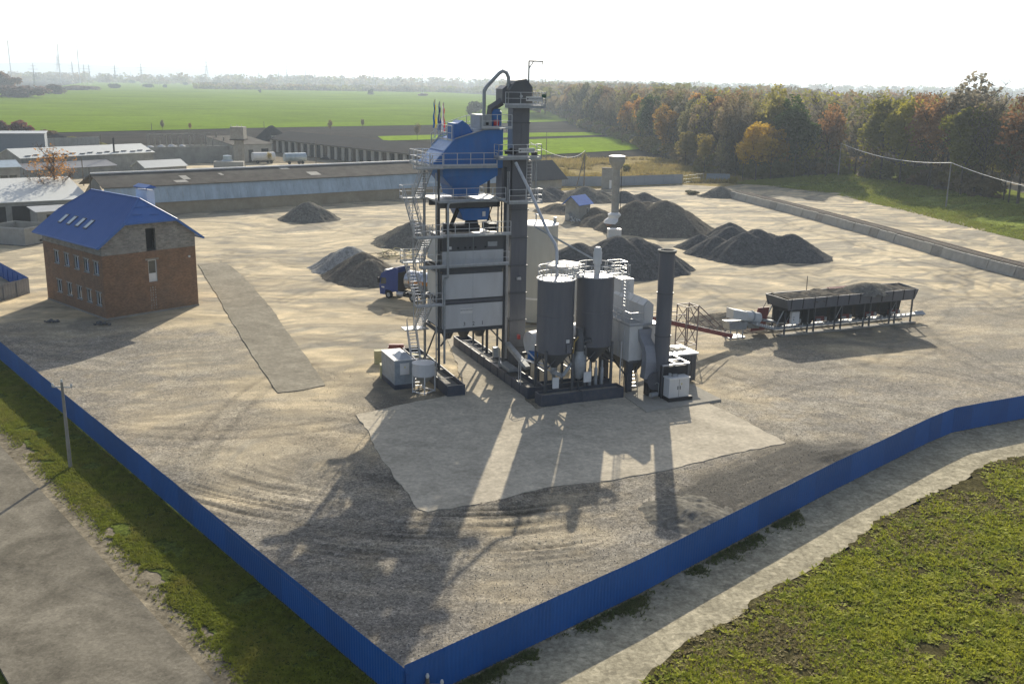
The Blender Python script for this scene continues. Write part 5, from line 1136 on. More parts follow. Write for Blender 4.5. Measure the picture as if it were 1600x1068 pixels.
for s_ in (-.8, .8): g.beam(cor[1].lerp(cor[2], (s_+.8)/1.6)+Vector((0, 0, 4.2-cor[0].z)), (e2.x+nn.x*s_, e2.y+nn.y*s_, 4.4), .09)
g.build('lattice_portal', M('dusty_mauve_steel', (.20, .15, .14), .6), fc)
th0 = Vector(at(1152, 527)); 
th2 = thing('transfer_head', 'pale hooded conveyor transfer head with round cover left of the feed bins', 'conveyor head', (th0.x, th0.y, 0), group=None)
TF = Frame(th0.x, th0.y, 24); FR[th2.name] = TF; ORG[th2.name] = (0, 0, 0); th2.rotation_euler = (0, 0, TF.a)
g = MB(); g.hexa([(-1.3, -.3, 1.0), (.9, -.3, .9), (.9, .9, .9), (-1.3, .9, 1.0)], [(-1.5, -.4, 1.9), (1.0, -.4, 1.75), (1.0, 1.0, 1.75), (-1.5, 1.0, 1.9)]); g.build('chute', m_galv, th2)
g = MB(); 
for x, y in ((-1.1, -.2), (.5, -.2), (-1.1, .8), (.5, .8)): g.beam((x, y, 0), (x, y, 1.1), .12)
g.box(-1.3, .8, -.4, 1.0, 0, .12); g.build('stand', m_galv, th2)
g = MB(); g.hexa([(-1.0, -.4, 2.2), (.9, -.4, 1.95), (.9, .9, 1.95), (-1.0, .9, 2.2)], [(-1.05, -.4, 3.3), (.9, -.4, 2.85), (.9, .9, 2.85), (-1.05, .9, 3.3)]); g.build('hood', m_cladw, th2)
g = MB(); g.tube((.9, .3, 2.3), (2.9, .3, 1.9), .62, 20); g.build('round_cover', m_cladw, th2)
g = MB(); g.tube((1.8, .3, 2.13), (1.92, .3, 2.1), .73, 20); g.build('strap', m_galv, th2)
g = MB(); g.hexa([(1.2, -.3, 1.0), (2.6, -.3, .9), (2.6, .9, .9), (1.2, .9, 1.0)], [(.9, -.3, 1.6), (2.8, -.3, 1.4), (2.8, .9, 1.4), (.9, .9, 1.6)]); g.build('return_tray', m_render, th2)
MB().beam((3.2, .3, 1.7), (6.3, .6, 1.1), .9, .2).build('belt', m_galv, th2)

# ------------------------------------------------------------ blue lorry with polished tank trailer
ta = at(606, 466); tb = at(650, 473); TKF = Frame(ta[0], ta[1], math.degrees(math.atan2(tb[1]-ta[1], tb[0]-ta[0]))); print('truck angle', math.degrees(TKF.a), hgt(606, 423, ta))
lr = thing('tanker_lorry', 'royal blue tractor unit pulling a polished steel tank trailer', 'lorry', (2, 1.2, 0), TKF)
TS = 1.0
g = MB()
def cabbox(pf, y0, y1): g.extr([(x, y0, z) for x, z in pf], (0, y1-y0, 0))
cabbox([(-1.25, .45), (-1.35, 1.6), (-1.2, 2.6), (-1.0, 3.15), (-.6, 3.4), (1.0, 3.42), (1.0, .95), (.62, .95), (.55, 1.1), (-.35, 1.12), (-.55, .45)], 0, 2.5)
g.build('cab', m_truck, lr)
g = MB(); g.extr([(-.55, .12, 3.4), (1.1, .12, 4.05), (1.25, .12, 4.05), (1.0, .12, 3.4)], (0, 2.26, 0)); g.build('wind_deflector', m_truck, lr)
g = MB(); g.extr([(1.0, .03, 1.0), (1.0, .03, 3.4), (1.25, .03, 4.0), (1.65, .03, 4.0), (1.55, .03, 1.0)], (0, .06, 0)); g.extr([(1.0, 2.4, 1.0), (1.0, 2.4, 3.4), (1.25, 2.4, 4.0), (1.65, 2.4, 4.0), (1.55, 2.4, 1.0)], (0, .06, 0)); g.build('side_deflector', m_truck, lr)
g = MB(); g.quad((-1.15, -.006, 1.75), (-.25, -.006, 1.85), (-.25, -.006, 2.6), (-1.05, -.006, 2.6)); g.build('side_window', m_glass, lr)
g = MB(); g.quad((-1.36, .15, 1.75), (-1.36, 2.35, 1.75), (-1.19, 2.35, 2.75), (-1.19, .15, 2.75)); g.build('windscreen', m_glass, lr)
g = MB(); g.box(-1.42, -1.2, -.28, -.08, 1.9, 2.6); g.build('mirror', m_dark, lr)
MB().box(-1.0, -.55, -.01, 0, 1.3, 1.48).build('door_lettering', m_white, lr)
g = MB(); g.box(-.9, .7, .5, 2.0, 3.42, 3.55); g.build('roof_box', m_white, lr)
def wheel(x, y, w_=.3, r=.5):
    q = MB().tube((x, y, r), (x, y+w_, r), r, 18).build('wheel', m_rubber, lr); MB().lathe((0, 0, 0), [(.01, 0), (.27, 0), (.27, .02), (.01, .03)], 14)
    k = MB().tube((x, y-.015, r), (x, y-.001, r), .27, 12); k.build('rim', m_galv, q)
for x in (.1,): wheel(x, .0); wheel(x, 2.2)
for x in (3.9,): wheel(x, .0, .6); wheel(x, 1.9, .6)
g = MB(); g.box(1.0, 5.4, .8, 1.0, .75, 1.0); g.box(1.0, 5.4, 1.5, 1.7, .75, 1.0); g.build('chassis', m_dark, lr)
g = MB(); g.tube((1.35, .3, .75), (2.4, .3, .75), .32, 12); g.build('fuel_tank', m_galvw, lr)
g = MB(); g.box(1.15, 1.35, .3, 2.2, 1.0, 3.3); g.box(2.4, 3.3, .1, .5, .5, 1.0); g.build('air_gear', m_dark, lr)
MB().box(3.3, 4.5, -.03, .62, 1.06, 1.12).box(3.3, 4.5, 1.9, 2.5, 1.06, 1.12).build('mudguard', m_white, lr)
g = MB(); g.tube((2.5, 1.25, 2.5), (12.5, 1.25, 2.5), 1.2, 28); g.lathe((0, 0, 0), [(0.01, 0), (.01, 0)], 3); g.build('tank_barrel', m_steelp, lr)
g = MB(); g.tube((2.38, 1.25, 2.5), (2.5, 1.25, 2.5), 1.05, 28, r2=1.2); g.build('tank_end', m_dark, lr)
g = MB()
for x in (5, 8, 11): g.tube((x, 1.25, 2.5), (x+.08, 1.25, 2.5), 1.23, 28)
g.build('tank_hoop', m_galv, lr)
MB().box(3.2, 12.2, .03, .06, 2.3, 2.75).build('orange_stripe', M('orange_band', (.6, .25, .05)), lr)
g = MB(); g.box(3.0, 12.4, .95, 1.55, 1.05, 1.35); g.build('trailer_frame', m_dark, lr)
for x in (8.8, 10.1, 11.4): wheel(x, .0, .4); wheel(x, 2.1, .4)
g = MB(); railing(g, [(5, .8, 3.7), (9, .8, 3.7)], h=.5, toe=False); [g.lathe((x, 1.25, 3.6), [(.3, 0), (.3, .2), (0, .25)], 10) for x in (4.5, 7, 9.5)]; g.build('top_walkway', m_galvw, lr)

# ------------------------------------------------------------ small kiosk, water tower, rubble
k0 = at(904, 346); k1 = at(921.5, 343); ka = math.degrees(math.atan2(k1[1]-k0[1], k1[0]-k0[0])); KF = Frame(k0[0], k0[1], ka); kl = math.hypot(k1[0]-k0[0], k1[1]-k0[1]); print('kiosk', ka, kl)
kw = 3.3; ke = hgt(904, 318, k0); print('eave', ke)
ke = min(ke, 3.6)
ks = thing('kiosk', 'small rendered gabled hut with bright blue roof beside the water tower', 'hut', (kl/2, kw/2, 0), KF)
g = MB(); holed_wall(g, (0, 0, 0), (1, 0, 0), (0, -1, 0), kl, 0, ke, [(kl*.68, kl*.68+.55, 1.3, 2.5)], .15)
g.quad((0, kw, 0), (0, 0, 0), (0, 0, ke), (0, kw/2, ke+1.35), (0, kw, ke)); g.quad((kl, 0, 0), (kl, kw, 0), (kl, kw, ke), (kl, kw/2, ke+1.35), (kl, 0, ke)); g.quad((kl, kw, 0), (0, kw, 0), (0, kw, ke), (kl, kw, ke)); g.build('wall', m_render, ks)
g = MB(); 
for sgn in (0, 1):
    ya, yz = (-.5, kw/2) if not sgn else (kw+.5, kw/2)
    slab(g, [(-.6, ya, ke-.35), (kl+.6, ya, ke-.35), (kl+.6, yz, ke+1.4), (-.6, yz, ke+1.4)], .08)
rk = g.build('roof', M('bright_blue_roof', (.03, .15, .55), .4), ks)
g = MB(); x = kl*.68; g.box(x, x+.08, .02, .1, 1.3, 2.5).box(x+.47, x+.55, .02, .1, 1.3, 2.5).box(x+.08, x+.47, .02, .1, 2.42, 2.5); f = g.build('window', m_white, ks); MB().box(x+.08, x+.47, .05, .07, 1.3, 2.42).build('pane', m_glass, f)
wt0 = at(957, 362); ztw = hgt(959, 243, wt0); print('water tower', wt0, ztw)
wt_ = thing('water_tower', 'slender grey water tower with flared round head and white cap', 'water tower', (wt0[0], wt0[1], 0))
cz = (wt0[0]+.4, wt0[1]+1, 0); r1 = .70
MB().lathe(cz, [(r1, 0), (r1, ztw-2.6)], 28).build('column', m_render, wt_)
MB().lathe(cz, [(r1, ztw-2.65), (.85, ztw-2.3), (1.42, ztw-1.25), (1.5, ztw-1.05), (1.5, ztw-.2), (0, ztw-.2)], 28).build('tank_head', m_render, wt_)
MB().lathe(cz, [(1.55, ztw-.25), (1.55, ztw-.15), (1.2, ztw-.05), (0, ztw+.08)], 28).build('cap', m_white, wt_)
MB().lathe(cz, [(2.1, 1.5), (1.9, 2.0), (1.25, 2.5), (1.35, 3.1), (.72, 3.5)], 9).build('wrapped_collar', m_white, wt_)
MB().lathe(cz, [(1.7, 0), (1.7, 1.5), (1.2, 1.6)], 9).build('footing', M('raw_brick_footing', (.28, .17, .11), .9), wt_)
MB().tube((cz[0]+.95, cz[1], .5), (cz[0]+.95, cz[1], ztw-1.2), .07, 6).build('pipe', m_dark, wt_)
for i in range(7):
    a = random.uniform(-.2, .3); 
for i, (x, y, L, an) in enumerate(((938, 337, 3.2, -20), (972, 343, 2.2, -25), (960, 349, 2.5, 5))):
    P = at(x, y, 1.4); g = MB().beam((-L/2, 0, .9), (L/2, .2, 1.3), .25, .12); tag(g.build('board', m_white, frame=Frame(P[0], P[1], an)), ['white board leaning left of the wrapped water tower foot', 'white board sticking out right of the water tower foot', 'white board in front of the water tower foot'][i], 'board')
P = at(958, 372); ob_ = tag(MB().box(-1.0, 1.3, -.8, .8, 0, 1.7).build('white_tank_box', m_cladw, frame=Frame(P[0], P[1], 5)), 'square white box tank standing in front of the water tower foot', 'tank')
P = at(886, 345); tag(MB().tube((0, 0, .75), (1.6, .5, .75), .72, 18).build('steel_drum', m_galv, frame=Frame(P[0], P[1], 20)), 'large grey drum lying on its side by the kiosk', 'drum')
g = MB()
for i in range(16): a = random.uniform(0, 2.2); b = random.uniform(-.5, 1.2); h_ = random.uniform(.2, 1.1)*(1-a/3); g.beam((a, b, .05), (a+random.uniform(-.5, .5), b+random.uniform(-.4, .4), h_), .3, .12)
P = at(900, 346); o = g.build('scrap_heap', m_white, frame=Frame(P[0]-1, P[1]-.2, 0)); tag(o, 'jumble of pale scrap boards against the kiosk wall', 'scrap')
# low mound with tufts in the yard, at the far track
# ------------------------------------------------------------ open steel container left of the house
P0 = at(40, 385); P1 = at(70, 379); oc = Frame(P0[0], P0[1], math.degrees(math.atan2(P1[1]-P0[1], P1[0]-P0[0])))
hc = hgt(40, 357, P0); Pq = at(24, 352, hc); q = oc.l(Pq); print('container', oc.a, hc, q)
skp = thing('open_container', 'rusty grey open topped container standing behind the brick house', 'container', (3, 3, 0), oc); D_ = 7.5
for b in ((0, 6.5, 0, .1), (0, 6.5, D_-.1, D_), (0, .1, .1, D_-.1), (6.4, 6.5, .1, D_-.1)): MB().box(*b, .1, hc).build('side_wall', m_render, skp)
MB().box(0, 6.5, 0, D_, 0, .1).build('floor', m_dark, skp)
g = MB()
for q_ in ((-.04, 6.54, -.04, .0), (-.04, 6.54, D_, D_+.04), (-.04, 0, 0, D_), (6.5, 6.54, 0, D_)): g.box(*q_, hc-.15, hc+.03)
g.build('rim', m_galv, skp); MB().box(3.2, 3.8, -.06, -.005, .35, .7).build('vent_plate', m_dark, skp)

# ------------------------------------------------------------ railway on the retaining wall
WT = [at(1131, 283), at(1138, 309), at(1220, 330), at(1340, 363), at(1515, 414.5), at(1600, 437), at(1750, 483)][1:]
WT = [Vector((p[0], p[1], 0)) for p in WT]; hw = hgt(1515, 400, WT[3]); print('wall h', hw, hgt(1340, 349, WT[2])); hw = 1.55
rw = thing('retaining_wall', 'long leaning concrete slab wall carrying the railway siding', 'wall', tuple(WT[2])); rt_ = thing('railway_track', 'railway siding with dark sleepers running along the top of the slab wall', 'railway track', tuple(WT[2]))
d0 = (WT[-1]-WT[0]).normalized(); nb = Vector((-d0.y, d0.x, 0)); nb = nb if nb.x > 0 else -nb
def along(s):
    acc = 0
    for p, q in zip(WT[:-1], WT[1:]):
        L = (q-p).length
        if s <= acc+L or q is WT[-1]: return p+(q-p)*((s-acc)/L)
        acc += L
Ltot = sum((q-p).length for p, q in zip(WT[:-1], WT[1:])); s = 0; k = 0
while s < Ltot-3:
    w_ = 2.95; a = along(s+.02); b = along(s+w_); js = random.uniform(-.08, .08); j2 = random.uniform(-.04, .06)
    g = MB(); lo = [a+nb*js, b+nb*js, b+nb*(js+.3), a+nb*(js+.3)]; up_ = [p+nb*.45+Vector((0, 0, hw+j2)) for p in lo]
    g.hexa([tuple(p) for p in lo], [tuple(p) for p in up_]); g.build('wall_slab', m_concl if k % 7 else m_conc, rw); s += w_+.02; k += 1
g = MB(); g2 = MB()
for i in range(int(Ltot/6)):
    a = along(i*6); b = along(min(Ltot, i*6+6.01))
    g.hexa([tuple(a+nb*.4), tuple(b+nb*.4), tuple(b+nb*6.6), tuple(a+nb*6.6)], [tuple(a+nb*.75+Vector((0, 0, hw-.12))), tuple(b+nb*.75+Vector((0, 0, hw-.12))), tuple(b+nb*4.6+Vector((0, 0, hw-.12))), tuple(a+nb*4.6+Vector((0, 0, hw-.12)))])
o = g.build('ballast_bed', gmat('dirty_ballast', (.15, .125, .10), .4, 3), kind='structure')
sl = MB().box(0, 2.6, 0, .26, 0, .16).build('sleeper', m_timber, rt_, frame=WORLD); sl.data.transform(Matrix.Translation(Vector(ORG[rt_.name]))); 
s = .3; ang0 = None; first = True
while s < Ltot-.5:
    p = along(s)-Vector(ORG[rt_.name]); q = along(s+.3)-Vector(ORG[rt_.name]); an = math.atan2((q-p).y, (q-p).x)
    loc = p+nb*1.15+Vector((0, 0, hw-.13))
    o = sl if first else sl.copy()
    if not first: C.objects.link(o); o.parent = rt_
    first = False; o.location = loc; o.rotation_euler = (0, random.uniform(-.01, .01), math.atan2(nb.y, nb.x)+random.uniform(-.02, .02)); s += .62
for dd_ in (1.7, 3.22): MB().path([tuple(along(t)+nb*dd_+Vector((0, 0, hw+.12))) for t in np.arange(0, Ltot, 8)], .07, 4).build('rail', m_railst, rt_)
# grassy bank behind the railway
foot = [at(1150, 287), at(1200, 290), at(1300, 303), at(1420, 331), at(1500, 352), at(1600, 376), at(1760, 418)]
topl = [at(1165, 283, .2), at(1215, 280, .7), at(1310, 272, 1.6), at(1400, 285, 1.6), at(1500, 304, 1.5), at(1600, 329, 1.5), at(1780, 369, 1.5)]
m_bank = ground_mat('bank_grass', None, speck=.45, sscale=3.0, bump=1.0, base=(.20, .235, .055), big=.45, bigs=.12, sscale2=.5)
def resample(L, n):
    L = [Vector(p) for p in L]; acc = [0]
    for a, b in zip(L[:-1], L[1:]): acc.append(acc[-1]+(b-a).length)
    out = []
    for i in range(n):
        t = acc[-1]*i/(n-1); k = max(0, min(len(L)-2, next((j for j in range(len(L)-1) if acc[j+1] >= t), len(L)-2))); out.append(L[k].lerp(L[k+1], (t-acc[k])/(acc[k+1]-acc[k])))
    return out
fa_, ta_ = resample(foot, 90), resample(topl, 90); nv = 12; V = []
for i in range(90):
    for j in range(nv+6):
        t = j/nv
        if t <= 1: p = fa_[i].lerp(ta_[i], t); z = ta_[i].z*(math.sin((t-.5)*math.pi)*.5+.5)
        else: d = (ta_[i]-fa_[i]); d.z = 0; d.normalize(); p = ta_[i]+d*(t-1)*90; z = ta_[i].z
        V.append((p.x, p.y, z+.25*(float(fbm(np.array(p.x*.3), np.array(p.y*.3), 3))-.5)-.03))
n = nv+6; I = (np.arange(89)[:, None]*n+np.arange(n-1)[None]); grid_mesh('embankment', V, np.stack([I, I+n, I+n+1, I+1], -1).reshape(-1, 4), m_bank, kind='structure')
bank_top = ta_

# ------------------------------------------------------------ rear fence, gate and poles
RF0, RF1 = at(868, 291), at(1066, 287); fence_run('yard_fence', 'pale blue grey panel fence at the rear of the yard, running behind the water tower', [RF0[:2], at(960, 291)[:2], RF1[:2]], 2.6, panel=3.0, mat=M('pale_blue_grey_sheet', (.30, .34, .40), .6, var=.08), rib=.5, backpost=-1, post=.12)
fence_run('yard_fence', 'short double leaf grey gate panel at the near end of the railway wall', [at(1104, 283)[:2], at(1140, 284)[:2]], 2.2, panel=3.3, mat=M('grey_blue_gate_sheet', (.24, .28, .33), .6), rib=.5, backpost=-1, post=.14)
g = MB(); a, b = Vector(at(1067, 287)), Vector(at(1103, 283))
for i in range(9): c = a.lerp(b, i/8); g.beam(c, c+Vector((0, 0, 2.3)), .06)
for z in (.3, 1.2, 2.2): g.beam(a+Vector((0, 0, z)), b+Vector((0, 0, z)), .05)
tag(g.build('mesh_gate', m_galv), 'thin open mesh gate between the rear fence and the double leaf gate', 'gate')
g = MB().box(-1.6, 1.6, -1.2, 1.2, 0, 7.3); P = at(951, 296)
sw = thing('switch_tower', 'narrow pale block building right behind the water tower column', 'building', P); ORG[sw.name] = (P[0], P[1], 0)
MB().box(P[0]-1.7, P[0]+1.5, P[1], P[1]+2.5, 0, hgt(951, 264, P)).build('wall', m_render, sw); MB().box(P[0]-1.85, P[0]+1.65, P[1]-.1, P[1]+2.6, hgt(951, 264, P), hgt(951, 264, P)+.15).build('roof', m_asb, sw); MB().box(P[0]+.1, P[0]+.7, P[1]-.05, P[1], .2, 2.4).build('door', m_white, sw)

def pole(px, py, ytop, label, tilt=0.0, arms=1, r=.14, mat=None, zt=None, prop=None, dz=0.0):
    P = at(px, py, dz); z = zt or hgt(ytop[0], ytop[1], P); T_ = Vector((P[0]+tilt, P[1], z))
    o = thing('utility_pole', label, 'pole', (P[0], P[1], dz))
    MB().tube((P[0], P[1], dz-.2), T_, r, 8, r2=r*.65).build('pole_shaft', mat or m_conc, o)
    if arms:
        g = MB(); g.beam(T_+Vector((-.7, 0, -.35)), T_+Vector((.7, 0, -.35)), .08); g.build('cross_arm', m_galv, o)
        for x in (-.65, .65): g = MB().lathe(tuple(T_+Vector((x, 0, -.3))), [(.06, 0), (.09, .1), (.05, .22), (0, .24)], 8); g.build('insulator', m_white, o)
        MB().lathe(tuple(T_), [(.06, 0), (.09, .1), (.05, .22), (0, .24)], 8).build('insulator', m_white, o)
    if prop: MB().tube((P[0]+prop, P[1]-.5, dz), T_-Vector((0, 0, 1)), r*.8, 6).build('prop', mat or m_timber, o)
    return o, T_
_, Tl = pole(110, 729, (97, 597), 'old concrete utility pole in the grass verge beside the road', tilt=-.05, r=.15)
Pn = at(668, 1090); zn = hgt(657, 1056, Pn); _, Tn = pole(668, 1090, (657, 1058), 'dark pole top with white insulators at the bottom fence corner', r=.13, mat=m_timber)
_, Tr1 = pole(1478, 322, (1483, 254), 'tall pale concrete pole on the grass bank, nearer of the two', r=.2, arms=0, dz=.8)
_, Tr2 = pole(1310, 272, (1313, 224), 'thin grey pole farther along the grass bank in front of the trees', r=.17, arms=0, dz=3)
def wire(name, label, a, b, sag, r=.02, mat=m_galvw, n=18):
    a = Vector(a); b = Vector(b); pts = [a.lerp(b, i/n)-Vector((0, 0, sag*4*(i/n)*(1-i/n))) for i in range(n+1)]
    return tag(MB().path(pts, r, 4, caps=False).build(name, mat), label, 'cable')
dW = Tr1-Tr2; wire('cable', 'pale sagging cable between the two poles on the grass bank', Tr2, Tr1, 1.6, .055); wire('cable', 'pale cable leaving the nearer bank pole towards the right', Tr1, Vector(at(1640, 298, 8)), .6, .05)
wire('cable', 'two conductor wire from the verge pole along the blue fence', Tl+Vector((.65, 0, -.05)), Tn+Vector((-.65, 0, -.05)), .7, .006, m_timber); 
_, Tp = pole(912, 300, (912, 235), 'leaning double timber pole behind the kiosk heap', r=.17, arms=0, mat=m_timber, prop=-2.2)
_, Tq = pole(853, 262, (854, 207), 'thin timber pole right of the tower platforms', r=.12, arms=0, mat=m_timber)
wire('cable', 'pale sagging wire running from the elevator to the leaning timber pole', (*PL.w((3.2, 9, 0))[:2], 21.5), Tp, 1.5, .03)
for px, py, yt, lb in ((413, 207, (412, 189), 'short dark pole standing at the edge of the wheat field'), (237, 204, (237, 192), 'short stub pole at the field edge above the ruined barn'), (160, 252, (160, 210), 'thin pole behind the ridge of the white roofed shed'), (145, 335, (144, 262), 'leaning grey pole with stay in front of the small sheds'), (131, 290, (131, 246), 'thin dark pole beside the wall of the white roofed shed'), (494, 262, (493, 220), 'thin pole in front of the garage row')):
    pole(px, py, yt, lb, r=.16, arms=0, mat=m_timber)

# ------------------------------------------------------------ long shed and the farm buildings behind
SF = Frame(-76.9, 196.85, 38)
ls = thing('long_shed', 'very long low shed with dark slate roof and weathered blue grey tin skirt', 'shed', (44, 8, 0), SF)
SL = 92.0
MB().box(-1, SL, 0, .3, 0, 3.3).box(-1, -.7, .3, 16, 0, 3.2).build('wall', M('stained_cream_render', (.36, .31, .22), .95, var=.15, dirt=(.2, .15, .10), dirts=.7, dscale=.25), ls)
MB().quad((-1, .3, 3.2), (-1, 16, 3.2), (-1, 8, 7.3)).build('gable_end', m_render, ls)
n = 62
for i in range(n):
    a = -1.5+(SL+1.5)*i/n; b = a+(SL+1.5)/n-.03; j = random.uniform(0, .035)
    MB().hexa([(a, -.45-j, 2.45), (b, -.45-j, 2.45), (b, -.36-j, 2.45), (a, -.36-j, 2.45)], [(a, .8-j, 5.65), (b, .8-j, 5.65), (b, .88-j, 5.65), (a, .88-j, 5.65)]).build('tin_sheet', m_skirt, ls)
g = MB(); g.hexa([(-1.8, .45, 5.55), (SL, .45, 5.55), (SL, 8, 7.6), (-1.8, 8, 7.6)], [(-1.8, .45, 5.68), (SL, .45, 5.68), (SL, 8, 7.73), (-1.8, 8, 7.73)]); g.hexa([(-1.8, 8, 7.6), (SL, 8, 7.6), (SL, 16.5, 5), (-1.8, 16.5, 5)], [(-1.8, 8, 7.73), (SL, 8, 7.73), (SL, 16.5, 5.13), (-1.8, 16.5, 5.13)]); rf = g.build('roof', m_asb, ls)
MB().box(-1.8, SL, 7.7, 8.4, 7.73, 8.0).build('ridge_cap', m_white, rf)  # white colour stands in for sunlight along the ridge
for (x, y, w1, l1) in ((15, 3, 1.5, 2.2), (23.5, 4.5, .7, 1.2), (43, 2.2, 2.5, 2), (13, 1.6, 2.5, 1.2), (38, 6.4, 2, 1)):
    z = lambda v: 5.70+(v-.45)*.2715; MB().quad((x, y, z(y)), (x+w1, y, z(y)), (x+w1-.3, y+l1, z(y+l1)), (x-.3, y+l1, z(y+l1))).build('roof_patch', m_concl, rf)

def gable(name, label, A, B, D, ze, zr, wall, roof, ov=.4, openings=(), cat='shed', flat=False, roofth=.12):
    A = Vector(A[:2]); B = Vector(B[:2]); L = (B-A).length; fr_ = Frame(A.x, A.y, math.degrees(math.atan2(B.y-A.y, B.x-A.x)))
    t = thing(name, label, cat, (L/2, D/2, 0), fr_)
    g = MB(); holed_wall(g, (0, 0, 0), (1, 0, 0), (0, -1, 0), L, 0, ze, [o[:4] for o in openings], .3)
    g.quad((L, D, 0), (0, D, 0), (0, D, ze), (L, D, ze))
    if flat: g.quad((0, D, 0), (0, 0, 0), (0, 0, ze), (0, D, zr)); g.quad((L, 0, 0), (L, D, 0), (L, D, zr), (L, 0, ze))
    else: g.quad((0, D, 0), (0, 0, 0), (0, 0, ze), (0, D/2, zr), (0, D, ze)); g.quad((L, 0, 0), (L, D, 0), (L, D, ze), (L, D/2, zr), (L, 0, ze))
    g.build('wall', wall, t); g = MB()
    if flat: slab(g, [(-ov, -ov, ze+.1), (L+ov, -ov, ze+.1), (L+ov, D+ov, zr+.1), (-ov, D+ov, zr+.1)], roofth)
    else:
        s_ = (zr-ze)/(D/2); e = ze-ov*s_+.1
        slab(g, [(-ov, -ov, e), (L+ov, -ov, e), (L+ov, D/2, zr+.1), (-ov, D/2, zr+.1)], roofth); slab(g, [(-ov, D+ov, e), (L+ov, D+ov, e), (L+ov, D/2, zr+.1), (-ov, D/2, zr+.1)], roofth)
    r_ = g.build('roof', roof, t)
    for o in openings: MB().box(o[0], o[1], .2, .25, max(0, o[2]), o[3]).build(o[4], o[5] if len(o) > 5 else m_dark, t)  # without an own material: black sheet standing in for the shade inside
    return t, fr_, L, r_
# white roofed shed with its vents
A = at(36, 279); B = at(241, 266); print('ws', A, B, hgt(33, 247, A), hgt(242, 240, B), hgt(20, 234, (A[0]-4, A[1]+7)))
wsh, wf, wL, wr = gable('white_roof_shed', 'long shed with bright white roof dotted with slots, left background', A, B, 13, 5.2, 7.2, m_render, m_whiteroof)
for i in range(15):
    a = 1.5+wL*i/15.2; y = .6+.5*(i % 2); z = 5.3+.16+(y)*.31; MB().box(a, a+1.5, y, y+.35, z-.05, z+.12).build('roof_slot', m_anth, wr)
MB().tube((wL*.7, 1, 5.5), (wL*.7, 1, 9.5), .25, 8).build('flue', m_dark, wsh)
A2 = at(45, 283); B2 = at(182, 274)
gable('lean_to', 'dark roofed lean-to with white slotted edge in front of the white roofed shed', A2, B2, 5, 2.6, 3.9, m_render, m_anthl, flat=True)
A3 = at(228, 276); B3 = at(292, 272); gable('white_roof_annex', 'small low annex with a very white hipped looking roof behind the long shed', A3, B3, 7, 2.4, 3.9, m_render, m_whiteroof, cat='shed')
A4 = at(-70, 300); B4 = at(34, 295); gable('grey_block_house', 'plain grey block building with a paired dark window at the left frame edge', A4, B4, 9, 5.2, 6.4, m_render, m_skirt, openings=[((Vector(B4[:2])-Vector(A4[:2])).length-4.4+i*2, (Vector(B4[:2])-Vector(A4[:2])).length-2.8+i*2, 1.8, 3.3, 'window', m_glass) for i in (0, 1)], cat='building')
A5 = at(-40, 352); B5 = at(62, 343); cn, cf, cL, cr = gable('open_canopy', 'open fronted shelter with broad white sloping roof behind the brick house', (-102, 178.5), (-80.5, 193.5), 17, 3.9, 6.6, m_render, m_whiteroof, openings=[(1, 12, 0, 3.2, 'opening_shade_sheet'), (13, 24, 0, 3.2, 'opening_shade_sheet')], flat=True, cat='shelter')
A6 = at(72, 341); cn2 = gable('porch', 'small grey porch with ribbed tin roof beside the open shelter', (-84, 180), (-79, 184), 5, 3.0, 3.4, m_render, m_galv, openings=[(1.5, 5, 0, 2.5, 'opening_shade_sheet')], flat=True, cat='porch')
A7 = at(-60, 243); B7 = at(72, 242); gable('steel_store', 'flat grey steel store building behind the white roofed shed at far left', A7, B7, 12, 7.0, 7.2, M('dull_blue_grey_sheet', (.20, .23, .26), .6, var=.1), m_galv, flat=True, cat='building')
g = MB(); A, B = Vector(at(72, 233)), Vector(at(156, 230))
nW = 12; cwl = thing('concrete_wall', 'low pale concrete slab wall left of the white scrap heap in the background', 'wall', tuple(A)) 
for i in range(nW): a = A.lerp(B, i/nW); b = A.lerp(B, (i+.97)/nW); MB().beam((a.x, a.y, 1.9), (b.x, b.y, 1.9), .3, 3.8).build('wall_slab', m_concl, cwl)
heap('rubble_pile', 'dark rubble bank behind the low concrete slab wall', [pk(88, 208, 4), pk(75, 212, 3.5), pk(98, 212, 3.5)], g_black, .45)
heap('earth_mound', 'olive brown flat topped earth mound behind the low slab wall', [pk(112, 212, 3.5), pk(125, 214, 3.2), pk(138, 216, 2.8)], gmat('olive_earth', (.15, .14, .05)), .4)
heap('white_heap', 'bright white heap of scrap film behind the white roofed shed', [pk(174, 224, 2.6), pk(183, 225, 2.2)], gmat('white_film', (.62, .64, .66), .3, 3), .6)
heap('white_heap', 'small bright white bag heap at the left frame edge', [pk(1, 203, 6.0, 1.6)], gmat('white_sacks', (.7, .72, .75), .2, 2), 1.4)
# ruined roofless barn
A, B = Vector(at(236, 257)), Vector(at(366, 253)); L = (B-A).length; RFm = Frame(A.x, A.y, math.degrees(math.atan2(B.y-A.y, B.x-A.x))); hz_ = hgt(300, 229, A.lerp(B, .5)); print('ruin', L, hz_)
rb = thing('ruined_barn', 'roofless ruined barn with bare wall and standing roof posts', 'ruin', (L/2, 8, 0), RFm)
MB().box(0, L, 0, .5, 0, 5.2).box(0, .5, .5, 17, 0, 4.5).box(0, L, 17, 17.5, 0, 4.6).build('wall', m_render, rb)
for i in range(7):
    for y in (5, 12): MB().beam((3+i*L/7.2, y, 0), (3+i*L/7.2, y, 8.6-random.random()*1.2), .35).build('roof_post', m_conc, rb)
g = MB(); g.beam((3, 12, 8.3), (3+L*.75, 12, 8.3), .3, .35); g.beam((L*.3, 12, 8), (L*.62, 14, 8.4), .3); g.build('roof_beam', m_conc, rb)
